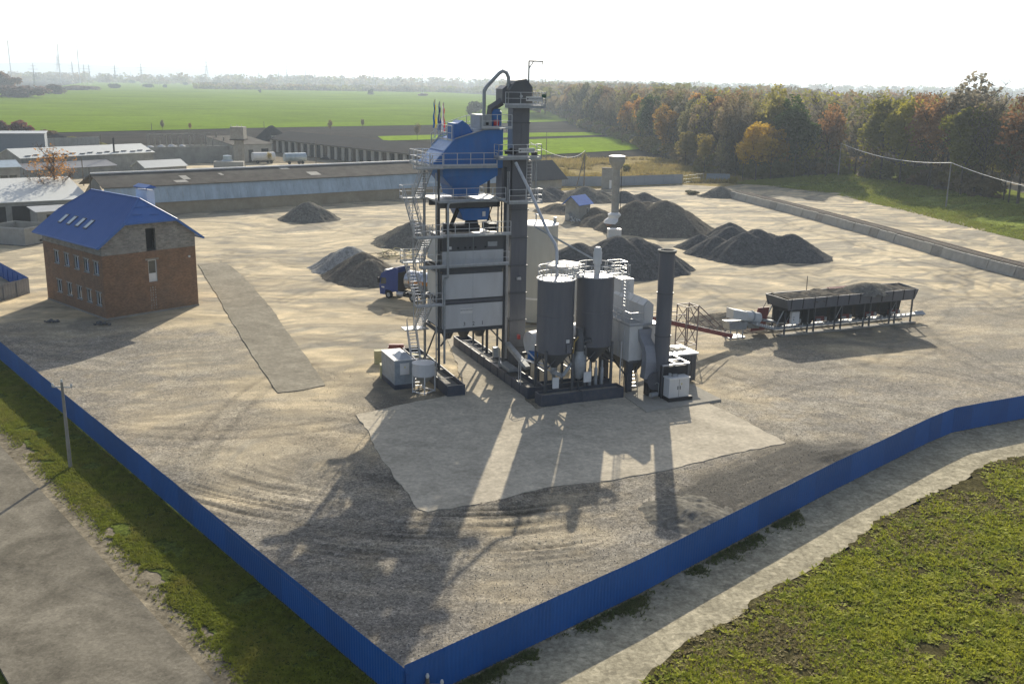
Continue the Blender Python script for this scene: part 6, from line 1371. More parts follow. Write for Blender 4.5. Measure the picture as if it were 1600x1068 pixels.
heap('white_heap', 'row of white rubble lying inside the ruined barn', [(*RFm.w((L*.12, 11, 0))[:2], 5.6), (*RFm.w((L*.25, 11, 0))[:2], 5.8), (*RFm.w((L*.38, 11, 0))[:2], 6.0), (*RFm.w((L*.5, 11, 0))[:2], 5.8)], gmat('white_rubble', (.6, .6, .6), .4, 3), 1.1)
A, B = at(366, 254), at(425, 251)
bd, bf_, bL, br_ = gable('garage_building', 'grey building with a wide dark doorway behind the old concrete tower', A, B, 16, 5.4, 7.4, m_concl, m_asb, flat=True, openings=[(1.2, 3.2, 0, 3.8, 'window'), (5.4, 7.2, 0, 3.8, 'window'), (10.2, 16.5 if Vector((B[0]-A[0], B[1]-A[1])).length > 17 else 13, 0, 4.0, 'door')], cat='garage')
P = at(375, 260); tz_ = hgt(375, 198, P); print('old tower', P, tz_)
otw = thing('concrete_tower', 'old square headed concrete tower standing behind the long shed', 'tower', P); oo = P
MB().lathe(P, [(1.7, 0), (1.45, tz_-4)], 8).build('shaft', m_conc, otw); MB().box(P[0]-2.0, P[0]+2.0, P[1]-2, P[1]+2, tz_-3.6, tz_).build('tank_head', m_conc, otw); MB().box(P[0]-2.2, P[0]+2.2, P[1]-2.2, P[1]+2.2, tz_-4.0, tz_-3.6).build('gallery', m_asb, otw)
g = MB(); [g.beam((P[0]+x, P[1]-2, tz_), (P[0]+x, P[1]-2, tz_+.8), .1) for x in (-1.6, 0, .5, 1.6)]; g.build('railing', m_galv, otw)
P = at(356, 262); tag(MB().lathe((0, 0, 0), [(2.3, 0), (2.3, 1.5), (1.5, 2.3), (1.3, 2.3), (1.3, 3.6), (0, 3.8)], 14).build('grey_tank', m_skirt, frame=Frame(P[0], P[1], 0)), 'pale blue stepped tank on a low block next to the old concrete tower', 'tank')
P = at(362, 264); tag(MB().box(-4, 4.5, 0, 3, 0, 2.4).build('low_block', m_concl, frame=Frame(P[0], P[1]-4, 10)), 'low concrete block hut at the foot of the old concrete tower', 'hut')
for (x0, y0, x1, y1, lb, mt) in ((397, 256, 431, 255, 'long white tank trailer parked behind the long shed', m_white), (447, 257, 480, 256, 'rounded pale blue tank trailer parked right of the white one', m_skirt)):
    A, B = at(x0, y0), at(x1, y1); tf = Frame(A[0], A[1], math.degrees(math.atan2(B[1]-A[1], B[0]-A[0]))); L = math.hypot(B[0]-A[0], B[1]-A[1]); t = thing('tank_trailer', lb, 'trailer', (L/2, 1.2, 0), tf)
    MB().tube((0, 1.3, 2.1), (L, 1.3, 2.1), 1.35, 16).build('tank_barrel', mt, t); MB().box(.3, L-.3, .8, 1.8, .7, 1.0).build('chassis', m_dark, t)
    for x in (1.2, L-2.6, L-1.4): MB().tube((x, 0, .5), (x, .4, .5), .5, 12).build('wheel', m_rubber, t)
# garage row
A, B = Vector(at(424, 237)), Vector(at(672, 268)); L = (B-A).length; GF = Frame(A.x, A.y, math.degrees(math.atan2(B.y-A.y, B.x-A.x))); hg = hgt(560, 231, A.lerp(B, .5)); print('garages', L, GF.a, hgt(428, 216, A), hgt(640, 240, A.lerp(B, .87)))
hg = 4.6; gr_ = thing('garage_row', 'long row of garages with dark openings, pale piers and black roof', 'garages', (L/2, 8, 0), GF)
nb_ = 22; st_ = L/nb_
for i in range(nb_+1): MB().box(i*st_-.75, i*st_+.75, 0, .5, 0, hg-.4).build('pier', m_concl, gr_)
for i in range(nb_): MB().box(i*st_+.75, (i+1)*st_-.75, .45, .6, 0, hg-.4).build('shade_panel_and_door', m_dark if i % 4 else M('brown_door', (.08, .055, .04), .8) if 'brown_door' not in bpy.data.materials else (bpy.data.materials['brown_door'] if not i % 4 else m_dark), gr_)  # black panels imitate shade in open bays; every fourth is a brown door
MB().box(-.8, L+.8, 0, .6, hg-.4, hg).box(-.8, -.5, .6, 13, 0, hg+1).box(L+.5, L+.8, .6, 13, 0, hg+1).build('wall', m_concl, gr_)
g = MB(); slab(g, [(-1, -.7, hg), (L+1, -.7, hg), (L+1, 8, hg+2.6), (-1, 8, hg+2.6)], .2); slab(g, [(-1, 16, hg), (L+1, 16, hg), (L+1, 8, hg+2.6), (-1, 8, hg+2.6)], .2); g.build('roof', M('black_bitumen_roof', (.035, .037, .042), .9, spec=.03, var=.15, scale=.3), gr_)
heap('earth_mound', 'dark conical mound at the far end of the garage row', [pk(424, 194, 6.5, .9)], g_black, .7)
heap('rubble_pile', 'dark heap above the far garage roofs near the long shed', [pk(510, 243, 1.0)], g_black, .6)
A, B = at(832, 299), at(868, 296)
gable('wooden_shed', 'old shed with dark hipped roof and pale wall right of the tower', (SF.w((93, 0, 0))), (SF.w((113, 0, 0))), 11, 3.2, 6.8, m_concl, M('soot_black_roof', (.04, .04, .042), .8), ov=1.2, openings=[(2, 4, 0, 2.6, 'door'), (9, 10, .8, 2.2, 'window')])

# ------------------------------------------------------------ trees
def cards(n, lumps, rx, rz, cs, cz, seed, squash=.8, top=False):
    r = np.random.default_rng(seed)
    lc = r.normal(size=(lumps, 3)); lc /= np.linalg.norm(lc, axis=1)[:, None]; lc *= (r.random((lumps, 1))**.4)*.72
    if top: lc[:, 2] = np.abs(lc[:, 2])
    lr = .24+.26*r.random(lumps); k = r.integers(0, lumps, n)
    d = r.normal(size=(n, 3)); d /= np.linalg.norm(d, axis=1)[:, None]; d[:, 2] = np.where(r.random(n) < .6, np.abs(d[:, 2]), d[:, 2])
    c = lc[k]+d*(lr[k]*(.65+.4*r.random(n)))[:, None]; c = c*np.array([rx, rx, rz])+np.array([0, 0, cz])
    a = r.normal(size=(n, 3)); a /= np.linalg.norm(a, axis=1)[:, None]; b = np.cross(a, r.normal(size=(n, 3))); b /= np.linalg.norm(b, axis=1)[:, None]
    s = cs*(.6+.8*r.random(n))[:, None]; V = np.stack([c-a*s-b*s*.6, c+a*s-b*s*.5, c+a*s*.8+b*s*.6, c-a*s*.9+b*s*.5], 1).reshape(-1, 3)
    return V, np.arange(4*n).reshape(n, 4), lc*np.array([rx, rx, rz])+np.array([0, 0, cz])
def limbs(h, spread, seed, nl=9, low=.35, twig=0, tr=.28):
    r = random.Random(seed); mb = MB(); tw = MB()
    tip = Vector((r.uniform(-.8, .8), r.uniform(-.8, .8), h*.8)); mb.path([(0, 0, -.5), (r.uniform(-.2, .2), r.uniform(-.2, .2), h*.3), tip], [tr, tr*.7, tr*.2], 6, caps=False)
    for i in range(nl):
        t = low+(.95-low)*i/nl; p = Vector((tip.x*t, tip.y*t, tip.z*t*1.02)); a = r.random()*6.28; L = spread*(1.15-.55*t)*r.uniform(.7, 1.1)
        m_ = p+Vector((math.cos(a)*L*.55, math.sin(a)*L*.55, L*.45)); e = p+Vector((math.cos(a)*L, math.sin(a)*L, L*r.uniform(.8, 1.3)))
        mb.path([p, m_, e], [tr*.4, tr*.25, tr*.08], 4, caps=False)
        for j in range(twig):
            s0 = m_.lerp(e, r.random()) if r.random() < .7 else p.lerp(m_, r.random()); v = Vector((r.uniform(-1, 1), r.uniform(-1, 1), r.uniform(.2, 1.4))).normalized()*r.uniform(.9, 2.4); q = s0+v
            side = Vector((r.uniform(-1, 1), r.uniform(-1, 1), 0)).normalized()*.055; tw.quad(tuple(s0-side), tuple(s0+side), tuple(q))
            for k_ in range(2):
                u = s0.lerp(q, r.uniform(.3, .9)); vv = Vector((r.uniform(-1, 1), r.uniform(-1, 1), r.uniform(.0, 1.2))).normalized()*r.uniform(.5, 1.2); tw.quad(tuple(u-side*.7), tuple(u+side*.7), tuple(u+vv))
    return mb, tw
def tree_proto(kind, seed, h=24):
    root = bpy.data.objects.new('tree', None); C.objects.link(root); ORG[root.name] = (0, 0, 0); FR[root.name] = WORLD
    sp = {'bare': 5.0, 'full': 5.5, 'half': 5.2, 'bush': 3}[kind]
    if kind == 'bush':
        V, F_, _ = cards(1500, 12, 1.0, .8, .075, .55, seed); mb, tw = limbs(.9, .7, seed, 5, .2, 0, .04)
    else:
        nn_ = {'bare': 900, 'full': 3600, 'half': 2200}[kind]; cz = h*(.62 if kind != 'full' else .58); rz = h*(.36 if kind != 'full' else .42)
        V, F_, _ = cards(nn_, {'bare': 26, 'full': 20, 'half': 24}[kind], sp, rz, {'bare': .20, 'full': .34, 'half': .28}[kind], cz, seed)
        mb, tw = limbs(h, sp*1.15, seed, 14, .3 if kind != 'bare' else .22, {'bare': 34, 'full': 6, 'half': 18}[kind], .26)
    t = mb.build('trunk', m_bark, root, frame=WORLD)
    if tw.v: b = tw.build('branches', m_twig, root, frame=WORLD)
    cr_ = grid_mesh('crown', V, F_, m_leaf, False); cr_.parent = root
    return root
protos = {k: [tree_proto(k, s) for s in ((1, 2, 3, 4) if k != 'bush' else (5, 6, 7))] for k in ('bare', 'full', 'half', 'bush')}
def plant(kind, loc, scale, color, label, cat='tree', name='tree', group=None, rz=None, idx=None):
    p = protos[kind][idx if idx is not None else random.randrange(len(protos[kind]))]
    c = copy_tree(p, loc, rz if rz is not None else random.random()*6.28, scale=scale, color=color)
    c.name = name; c['label'] = label; c['category'] = cat
    if group: c['group'] = group
    return c
RUST = (0.408, 0.218, 0.084); BROWN = (0.312, 0.230, 0.108); OLIVE = (0.264, 0.256, 0.060); YEL = (.75, .50, .05); GRN = (.07, .11, .025); YG = (.42, .38, .04); ORG_ = (.62, .32, .06); GREY = (0.288, 0.256, 0.180); MAUVE = (.20, .14, .12)
edge = [Vector(at(*p)) for p in [(868, 176), (890, 186), (908, 196), (942, 208), (985, 221), (1028, 238), (1085, 260), (1140, 277)]]
bt = [Vector((p.x, p.y, 1.5)) for p in bank_top]
dB = [(bt[i]-Vector(foot_[0:3])).normalized() for i, foot_ in enumerate([tuple(q) for q in fa_])]
edge += [bt[i]+Vector((dB[i].x, dB[i].y, 0)).normalized()*q for i, q in ((18, 3), (34, 5), (50, 6), (66, 7), (82, 7), (89, 7))]
def edge_pts(offset, step):
    out = []; s_ = 0
    for a, b in zip(edge[:-1], edge[1:]):
        L = (b-a).length; d = (b-a).normalized(); nr_ = Vector((-d.y, d.x, 0)); nr_ = nr_ if nr_.x*.75+nr_.y*.66 > 0 else -nr_
        while s_ < L: out.append((a+d*s_+nr_*offset)); s_ += step
        s_ -= L
    return out
kinds = [('bare', GREY, 'tall bare grey brown tree in the wood right of the fields', 'bare grey trees of the wood'), ('bare', BROWN, 'tall thin brown leaved tree in the wood right of the fields', 'brown thin trees of the wood'),
         ('half', RUST, 'rust red leaved tree in the wood right of the fields', 'rust red trees of the wood'), ('half', OLIVE, 'olive green half leafless tree in the wood', 'olive trees of the wood'), ('full', YG, 'yellow green leafy tree in the wood', 'yellow green trees of the wood'),
         ('half', BROWN, 'brown half leafless tree in the wood', 'brown trees of the wood'), ('full', ORG_, 'orange leafy tree in the wood', 'orange trees of the wood'), ('full', GRN, 'dark green leafy tree in the wood', 'dark green trees of the wood')]
wts = [26, 16, 9, 18, 10, 12, 5, 4]
cnt = 0; cnt2 = 0
for row, (ofs, stp) in enumerate(((2, 6.2), (7, 7.0), (13, 7.5), (20, 8.0), (28, 9.0))):
    for p in edge_pts(ofs, stp):
        if row >= 2 and p.y > 560: continue
        if row >= 4 and p.y > 330: continue
        if p.z > 1 and row and random.random() < .25: continue
        if cnt > 285: break
        k = random.choices(range(8), wts if p.z < 1 else [40, 24, 7, 16, 5, 10, 1, 1])[0]; kd, colr, lb, gp = kinds[k]
        q = p+Vector((random.uniform(-2, 2), random.uniform(-2.5, 2.5), 0)); s_ = (.72 if row == 0 else .84)+random.random()*.26
        sat_ = random.uniform(.45, .8); v_ = random.uniform(.75, 1.15); c_ = tuple(v_*(a_*sat_+b_*(1-sat_)) for a_, b_ in zip(colr, (.21, .18, .13)))
        zone = ('by the wheat field' if p.y > 640 else 'by the green strips' if p.y > 470 else 'by the near strip' if p.y > 385 else 'behind the dry weeds' if p.z < 1 else 'above the far bank' if p.y > 255 else 'above the near bank')
        lb = lb.replace(' in the wood right of the fields', '').replace(' in the wood', '')+(', wood edge ' if row == 0 else ', just inside wood ' if row == 1 else ', farther in wood ' if row == 2 else ', deep in wood ')+zone; gp = lb.replace('tree', 'trees', 1)
        s_ *= (1.0 if row else random.choice((.75, 1, 1.1)))
        plant(kd, q, (s_*random.uniform(.85, 1.1),)*2+(s_,), c_, lb, group=gp); cnt += 1
print('forest trees', cnt)
for p in edge_pts(0.5, 5.0):
    if cnt2 > 140: break
    q = p+Vector((random.uniform(-1.5, 2), random.uniform(-2, 2), -.3)); s_ = random.uniform(2.2, 6.5); cnt2 += 1; ci_ = random.randrange(5)
    plant('bush', q, (s_*1.1, s_*1.1, s_*.9), [GREY, OLIVE, BROWN, OLIVE, (.30, .24, .06)][ci_], 'low tangled %s undergrowth shrub %s' % (('grey', 'olive', 'brown', 'olive', 'straw coloured')[ci_], 'at the wheat field end' if q.y > 560 else 'beside the green strips' if q.y > 385 else 'behind the dry weeds' if q.z < 1 else 'above the far bank' if q.y > 255 else 'above the near bank'), cat='bush', name='bush', group='undergrowth shrubs along the wood edge')
# trees that stand out
for (x, y, z, kd, s_, colr, lb, sx) in [
    (1180, 285, 0, 'full', .72, YEL, 'broad golden yellow tree at the wood corner behind the railway wall', 1.5), (1160, 282, 0, 'half', .62, YEL, 'slender golden tree left of the broad golden one', 1.1), (1203, 284, 0, 'full', .66, (.48, .30, .04), 'amber yellow tree right of the broad golden one', 1.2),
    (1240, 283, 0, 'full', 1.0, GRN, 'tall dark green tree next to the golden trees', 1.2), (1262, 283, 0, 'half', .7, YG, 'yellow green slim tree right of the tall dark green one', 1.1),
    (1014, 232, 0, 'full', .95, GRN, 'dark green rounded tree standing proud of the wood edge by the grass strips', 1.1), (1040, 246, 0, 'full', .8, (.40, .24, .05), 'golden brown bushy tree at the wood edge right of the dark green one', 1.3), (1000, 226, 0, 'full', .9, ORG_, 'bright orange tree at the wood edge above the grass strips', 1.0), (978, 220, 0, 'half', .8, ORG_, 'pale orange tree left of the bright orange one', 1.1),
    (890, 183, 0, 'full', .95, (.42, .27, .06), 'yellow orange tree at the far corner of the wheat field', 1.5), (1070, 262, 0, 'full', .5, (.33, .27, .07), 'low olive gold tree in front of the wood above the rear fence', 1.3), (1100, 274, 0, 'half', .55, (.42, .33, .08), 'pale gold feathery tree above the rear fence gate', 1.2), (1125, 280, 0, 'bare', .5, (.3, .28, .12), 'small pale thin tree beside the gate', 1.0),
    (1500, 305, 3, 'full', .93, (.25, .25, .03), 'bright yellow green leafy tree above the nearer bank pole', 1.3), (1512, 298, 3, 'half', 1.22, GREY, 'tallest bare topped tree rising above the wood skyline', 1.5), (1375, 282, 3, 'full', .98, (.25, .24, .03), 'yellow green broad crowned tree above the grass bank', 1.35), (1405, 287, 3, 'full', 1.0, YG, 'second yellow green crown right of the broad one on the bank', 1.1),
    (1290, 275, 3, 'half', .85, RUST, 'reddish tree behind the far pole on the bank', 1.2), (1450, 293, 3, 'half', 1.05, RUST, 'tall rusty leaved tree in the middle of the bank', 1.3), (1590, 318, 3, 'half', 1.08, (.24, .12, .05), 'orange brown tree at the right frame edge', 1.3),
    (925, 200, 0, 'bare', 1.15, GREY, 'tall lacy poplar like tree left of centre of the wood', .8), (975, 213, 0, 'bare', 1.2, GREY, 'tall lacy leafless tree above the orange ones', .9), (938, 203, 0, 'half', 1.1, (.30, .30, .07), 'pale yellow green tree beneath the lacy poplar', 1.0)]:
    P = at(x, y, z*.5); plant(kd, P, (s_*sx, s_*sx, s_), colr, lb)
# the bare tree with orange leaves by the brick house, and small trees at the fields
P = at(88, 331); ht = (hgt(85, 240, P))/24; print('bare tree', P, ht*24)
plant('bare', P, (ht*2.0, ht*2.0, ht*1.22), (.55, .28, .08), 'half bare orange leaved tree beside the blue roof of the brick house', idx=2)
for x, y, yt, cl, lb in ((516, 207, 186, (.30, .20, .10), 'small round brown tree at the edge of the wheat field'), (652, 220, 190, (.25, .20, .10), 'brownish tree at the end of the black garage roof'), (567, 203, 185, GREY, 'tiny bare tree group at the wheat field edge'), (254, 206, 186, GREY, 'thin bare tree at the left field edge'), (297, 206, 191, (.40, .22, .10), 'small orange bush tree at the left field edge'), (421, 256, 236, (.5, .38, .06), 'yellow small tree in front of the white tank trailer'),
                         (912, 263, 237, (.38, .34, .06), 'little yellow tree beside the leaning timber pole'), (1140, 260, 205, (.20, .20, .13), 'slender pale tree in the dry weeds left of the golden trees')):
    P = at(x, y); s_ = hgt(x, yt, P)/24; plant('half' if s_ > .3 else 'half', P, s_, cl, lb)
nb2 = 0
for x, y, w_, h_, cl, lb in [(180, 138, 29, 9, GRN, 'large dark bush clump below the pylons in the wheat field'), (232, 137, 18, 7, GRN, 'dark bush clump under the wide armed pylon'), (258, 137, 8, 6, GRN, 'small dark bush right of the wide armed pylon'), (206, 130, 14, 6, GRN, 'farther dark bush in the wheat field behind the pylon'), (290, 133, 12, 6, GRN, 'lone dark bush left of the tall single pylon'),
                        (330, 136, 40, 9, GRN, 'long dark thicket at the foot of the tall single pylon'), (368, 137, 20, 8, GRN, 'dark bush at the right end of the long thicket'), (406, 145, 6, 5, GRN, 'tiny bush around a thin mast in the field'), (440, 138, 26, 6, GRN, 'low dark thicket below the twin pylons'), (478, 138, 30, 7, GRN, 'low dark thicket right of the twin pylons'), (522, 142, 14, 6, GRN, 'dark rounded bush in the field centre'), (581, 148, 17, 8, GRN, 'square looking dark bush in the field centre right'), (660, 150, 24, 5, MAUVE, 'low mauve scrub below the right field pylon'),
                        (742, 176, 28, 22, (.06, .075, .04), 'lone grey green round tree in the wheat field left of the vent pipe'), (735, 180, 12, 11, (.06, .075, .04), 'smaller round bush beside the lone field tree'),
                        (30, 152, 110, 22, MAUVE, 'big purplish brown thicket at the far left field edge'), (78, 147, 60, 14, (.13, .10, .08), 'brown thicket next to the purplish one'), (120, 141, 70, 9, MAUVE, 'low mauve scrub under the pylon group'), (10, 145, 60, 30, (.20, .11, .05), 'orange brown trees at the left frame edge'),
                        (40, 216, 60, 26, (.26, .10, .08), 'crimson purple bush behind the grey steel store'), (70, 217, 40, 18, (.20, .12, .06), 'russet bush right of the crimson one'), (8, 214, 30, 24, (.22, .10, .11), 'mauve bush at the left frame edge behind the store'),
                        (1250, 279, 26, 20, (.30, .26, .05), 'yellowish shrub at the corner of the bank'), (1215, 282, 24, 12, (.10, .12, .03), 'low green shrub by the far end of the bank'), (1145, 287, 18, 14, (.45, .36, .05), 'yellow shrub beside the end of the double leaf gate'), (1092, 272, 30, 12, (.28, .26, .08), 'pale olive weeds clump behind the mesh gate'), (980, 268, 20, 14, (.35, .31, .06), 'yellow olive bush right of the water tower column'),
                        (880, 282, 26, 12, (.55, .38, .06), 'yellow bush behind the rear fence left end'), (900, 284, 22, 10, (.5, .26, .06), 'orange weeds clump behind the leaning pole'), (925, 283, 22, 9, (.5, .38, .08), 'yellow weeds clump left of the switch tower'), (1010, 278, 30, 6, (.45, .33, .08), 'tawny weeds clump behind the right part of the rear fence'), (1050, 276, 26, 6, (.4, .32, .1), 'pale tawny weeds near the rear fence end'),
                        (1082, 303, 34, 7, (.10, .10, .04), 'low green tufted mound inside the yard bend'), (1030, 283, 30, 5, (.42, .33, .1), 'straw coloured weeds behind the rear fence')]:
    P = at(x, y); sc = P[1]/1600; plant('bush', P, (w_*sc*.52, w_*sc*.4, h_*sc*.80), cl, lb, cat='bush', name='bush')
for k in protos:
    for p in protos[k]:
        for ch in list(p.children): bpy.data.objects.remove(ch)
        bpy.data.objects.remove(p)
def mass(name, pts, hs, col_, mat, cs=.8, n=70, rx=4.5):
    Vs = []; Fs = []; tot = 0; base_ = [cards(n, 14, 1, .8, .16, 0, s_)[:2] for s_ in range(11, 17)]; base_ = [(V.reshape(-1, 4, 3).mean(1).repeat(4, 0), V-V.reshape(-1, 4, 3).mean(1).repeat(4, 0), F_) for V, F_ in base_]
    cc = []
    for i, (p, h_) in enumerate(zip(pts, hs)):
        V0, dV, F_ = base_[i % 6]; V = V0; a = random.random()*6.28; ca, sa = math.cos(a), math.sin(a); W = V0*np.array([rx, rx, h_*.52])+dV*cs*5; W = np.stack([W[:, 0]*ca-W[:, 1]*sa, W[:, 0]*sa+W[:, 1]*ca, W[:, 2]], 1)+np.array([p[0], p[1], p[2]+h_*.60]); Vs.append(W); Fs.append(F_+tot); tot += len(V)
        cc.append(np.tile(np.array(col_[random.randrange(len(col_))])*random.uniform(.8, 1.2), (len(V), 1)))
    return grid_mesh(name, np.concatenate(Vs), np.concatenate(Fs), mat, False, np.concatenate(cc))
m_mass = M('woodland_leaves', (1, 1, 1), .85, var=.3, scale=.3, trans=.35, spec=.1)
nt = m_mass.node_tree; at_ = nt.nodes.new('ShaderNodeAttribute'); at_.attribute_name = 'tint'; mxm = nt.nodes.new('ShaderNodeMix'); mxm.data_type = 'RGBA'; mxm.blend_type = 'MULTIPLY'; mxm.inputs[0].default_value = 1
srcs = nt.nodes['Principled BSDF'].inputs['Base Color'].links[0].from_socket; nt.links.new(srcs, mxm.inputs[6]); nt.links.new(at_.outputs[0], mxm.inputs[7]); nt.links.new(mxm.outputs[2], nt.nodes['Principled BSDF'].inputs['Base Color']); nt.links.new(mxm.outputs[2], nt.nodes['Translucent BSDF'].inputs[0])
pts = []; hs = []
for ofs in list(range(26, 90, 9))+list(range(95, 330, 17)):
    for p in edge_pts(ofs, 9 if ofs < 90 else 14):
        if p.z > 1 and ofs < 44: continue
        pts.append((p.x+random.uniform(-4, 4), p.y+random.uniform(-4, 4), p.z)); hs.append(random.uniform(19, 26))
for ofs in (8, 14, 20, 27, 34, 42):
    for p in edge_pts(ofs, 6):
        if p.z > 1 and ofs < 34: continue
        pts.append((p.x+random.uniform(-3, 3), p.y+random.uniform(-3, 3), p.z-2)); hs.append(random.uniform(7, 13))
print('mass', len(pts))
o = mass('woodland', pts, hs, [GREY, GREY, BROWN, OLIVE, RUST, BROWN, YG], m_mass, n=190, rx=5.5, cs=.72); o['kind'] = 'stuff'; o['label'] = 'dense autumn woodland behind the edge trees on the right'
pts = []; hs = []
for i in range(900):
    x = random.uniform(-1900, 1700); y = random.uniform(2700, 3600)+abs(x)*.1; pts.append((x, y, -10)); hs.append(random.uniform(26, 44) if x > -900 else random.uniform(18, 40))
for i in range(400):
    x = random.uniform(-30, 240); y = random.uniform(760, 2200); pts.append((max(x, 20+(y-720)*-.03), y, -2)); hs.append(random.uniform(20, 28))
for i in range(160):
    x = random.uniform(-620, -40); pts.append((x, 2250+random.uniform(-60, 60)+x*.3, -4)); hs.append(random.uniform(10, 17))
o = mass('distant_woodland', pts, hs, [GREY, BROWN, OLIVE], m_mass, n=70, rx=22, cs=3.6); o['kind'] = 'stuff'; o['label'] = 'bluish distant woodland band along the horizon'
# hills
V = []; nx_, ny_ = 160, 8
for i in range(nx_):
    x = -9000+18000*i/(nx_-1)
    for j in range(ny_):
        t = j/(ny_-1); prof = 88*math.exp(-((x+4700)/900)**2)+66*math.exp(-((x+3100)/700)**2)+60*math.exp(-((x+6800)/900)**2)+34+8*math.sin(x*.0015)+5*math.sin(x*.004)
        V.append((x, 9400+900*t, -5+prof*math.sin(t*math.pi*.5)))
I = (np.arange(nx_-1)[:, None]*ny_+np.arange(ny_-1)[None]); grid_mesh('hills', V, np.stack([I, I+ny_, I+ny_+1, I+1], -1).reshape(-1, 4), m_base, kind='structure')

# ------------------------------------------------------------ pylons and masts
def pylon(x, yb, yt, label, wide=1.0, mast=False):
    P = at(x, yb); h_ = hgt(x, yt, P); k = P[1]/1600; t = thing('radio_mast' if mast else 'pylon', label, 'mast' if mast else 'pylon', P)
    g = MB(); r = max(.22, .16*k)
    if mast:
        g.beam((P[0], P[1], 0), (P[0]-1, P[1], h_), .8*k, .8*k); g.build('mast_shaft', m_galv, t); g = MB().box(P[0]-3*k-1, P[0]+3*k-1, P[1]-1, P[1]+1, h_-.8, h_); g.build('top_ring', m_galv, t); return
    b = h_*.10*wide; tw = b*.16; n = 6
    W = lambda f: b+(tw-b)*min(1, f/.62)
    for sx in (-1, 1):
        for sy in (-1, 1): g.path([(P[0]+sx*b, P[1]+sy*b, 0), (P[0]+sx*tw, P[1]+sy*tw, h_*.62), (P[0]+sx*tw*.4, P[1], h_)], r, 4)
    for i in range(n):
        f0, f1 = .9*i/n, .9*(i+1)/n; a, c_ = W(f0), W(f1)
        g.beam((P[0]-a, P[1], h_*f0), (P[0]+c_, P[1], h_*f1), r); g.beam((P[0]+a, P[1], h_*f0), (P[0]-c_, P[1], h_*f1), r)
    g.build('lattice', m_galv, t); g = MB()
    for f, aw in ((.66, .13), (.78, .19), (.9, .11)): g.beam((P[0]-h_*aw, P[1], h_*f), (P[0]+h_*aw, P[1], h_*f), r*1.6, r*2)
    g.build('cross_arm', m_galv, t)
for a in [(93, 133, 85, 'broad lattice pylon in the cluster at the far left', 1.5), (115, 132, 95, 'dark narrow lattice pylon right of the broad one', .8), (133, 134, 100, 'left of the close pair of slim pylons', .7), (141, 134, 101, 'right of the close pair of slim pylons', .7), (181, 134, 100, 'pylon above the large dark bush clump'), (222, 134, 98, 'wide armed pylon above the dark bush', .8), (324, 135, 88, 'tall single pylon above the long dark thicket', 1.0),
          (436, 135, 107, 'small pylon left of the twin thickets', .6), (449, 136, 96, 'slim tall pylon of the centre field', .5), (478, 136, 104, 'slim lower pylon right of the tall centre one', .5), (535, 137, 105, 'hazy pylon in the centre background', .7), (584, 139, 107, 'red topped hazy pylon right of centre', .6), (606, 139, 104, 'hazy pylon right of the red topped one', .7), (660, 148, 110, 'slim pylon above the mauve scrub', .5), (893, 140, 104, 'narrow lattice pylon above the wood left end', .6), (55, 141, 99, 'leaning thin pylon at the far left thicket', .4)]: pylon(*a)
for a in [(19, 131, 64, 'tall thin radio mast, leftmost of the three'), (95.5, 131, 69, 'tall thin radio mast, middle one of the three'), (125.5, 131, 72, 'tall thin radio mast, right one of the three')]: pylon(*a, mast=True)
for x, yb, yt, lb in ((405, 143, 114, 'thin pole standing in the tiny field bush'), (248, 135, 120, 'thin pole in the far field by the small bush'), (205, 130, 112, 'thin pole behind the farther dark bush')): pole(x, yb, (x, yt), lb, arms=0, r=.5)

# ------------------------------------------------------------ small things lying about the yard
P = at(622, 400); tp = thing('timber_stack', 'loose heap of pale timber and brushwood behind the lorry beside the stair tower', 'timber', P)
for i in range(34):
    a = random.uniform(0, 3.14); L = random.uniform(1.2, 3.2); c = Vector((P[0]+random.uniform(-3.2, 3.4), P[1]+random.uniform(-2.5, 3), random.uniform(.1, .9))); d = Vector((math.cos(a)*L/2, math.sin(a)*L/2, random.uniform(-.3, .3)))
    MB().beam(c-d, c+d, .14, .09).build('plank', m_yel if i % 3 else m_timber, tp)
for x, y, lb in ((83, 503, 'small dark scrap pile on the shaded ground left of the brick house corner'), (160, 507, 'dark rubble patch at the near corner of the brick house')):
    P = at(x, y); g = MB()
    for i in range(22): q = Vector((random.uniform(-.8, .8), random.uniform(-.5, .5), .08)); g.beam(q, q+Vector((random.uniform(-.4, .4), random.uniform(-.3, .3), random.uniform(0, .2))), .2, .12)
    o = tag(g.build('rubble_patch', m_anth, frame=Frame(P[0], P[1], 0)), lb, 'rubble'); o['kind'] = 'stuff'
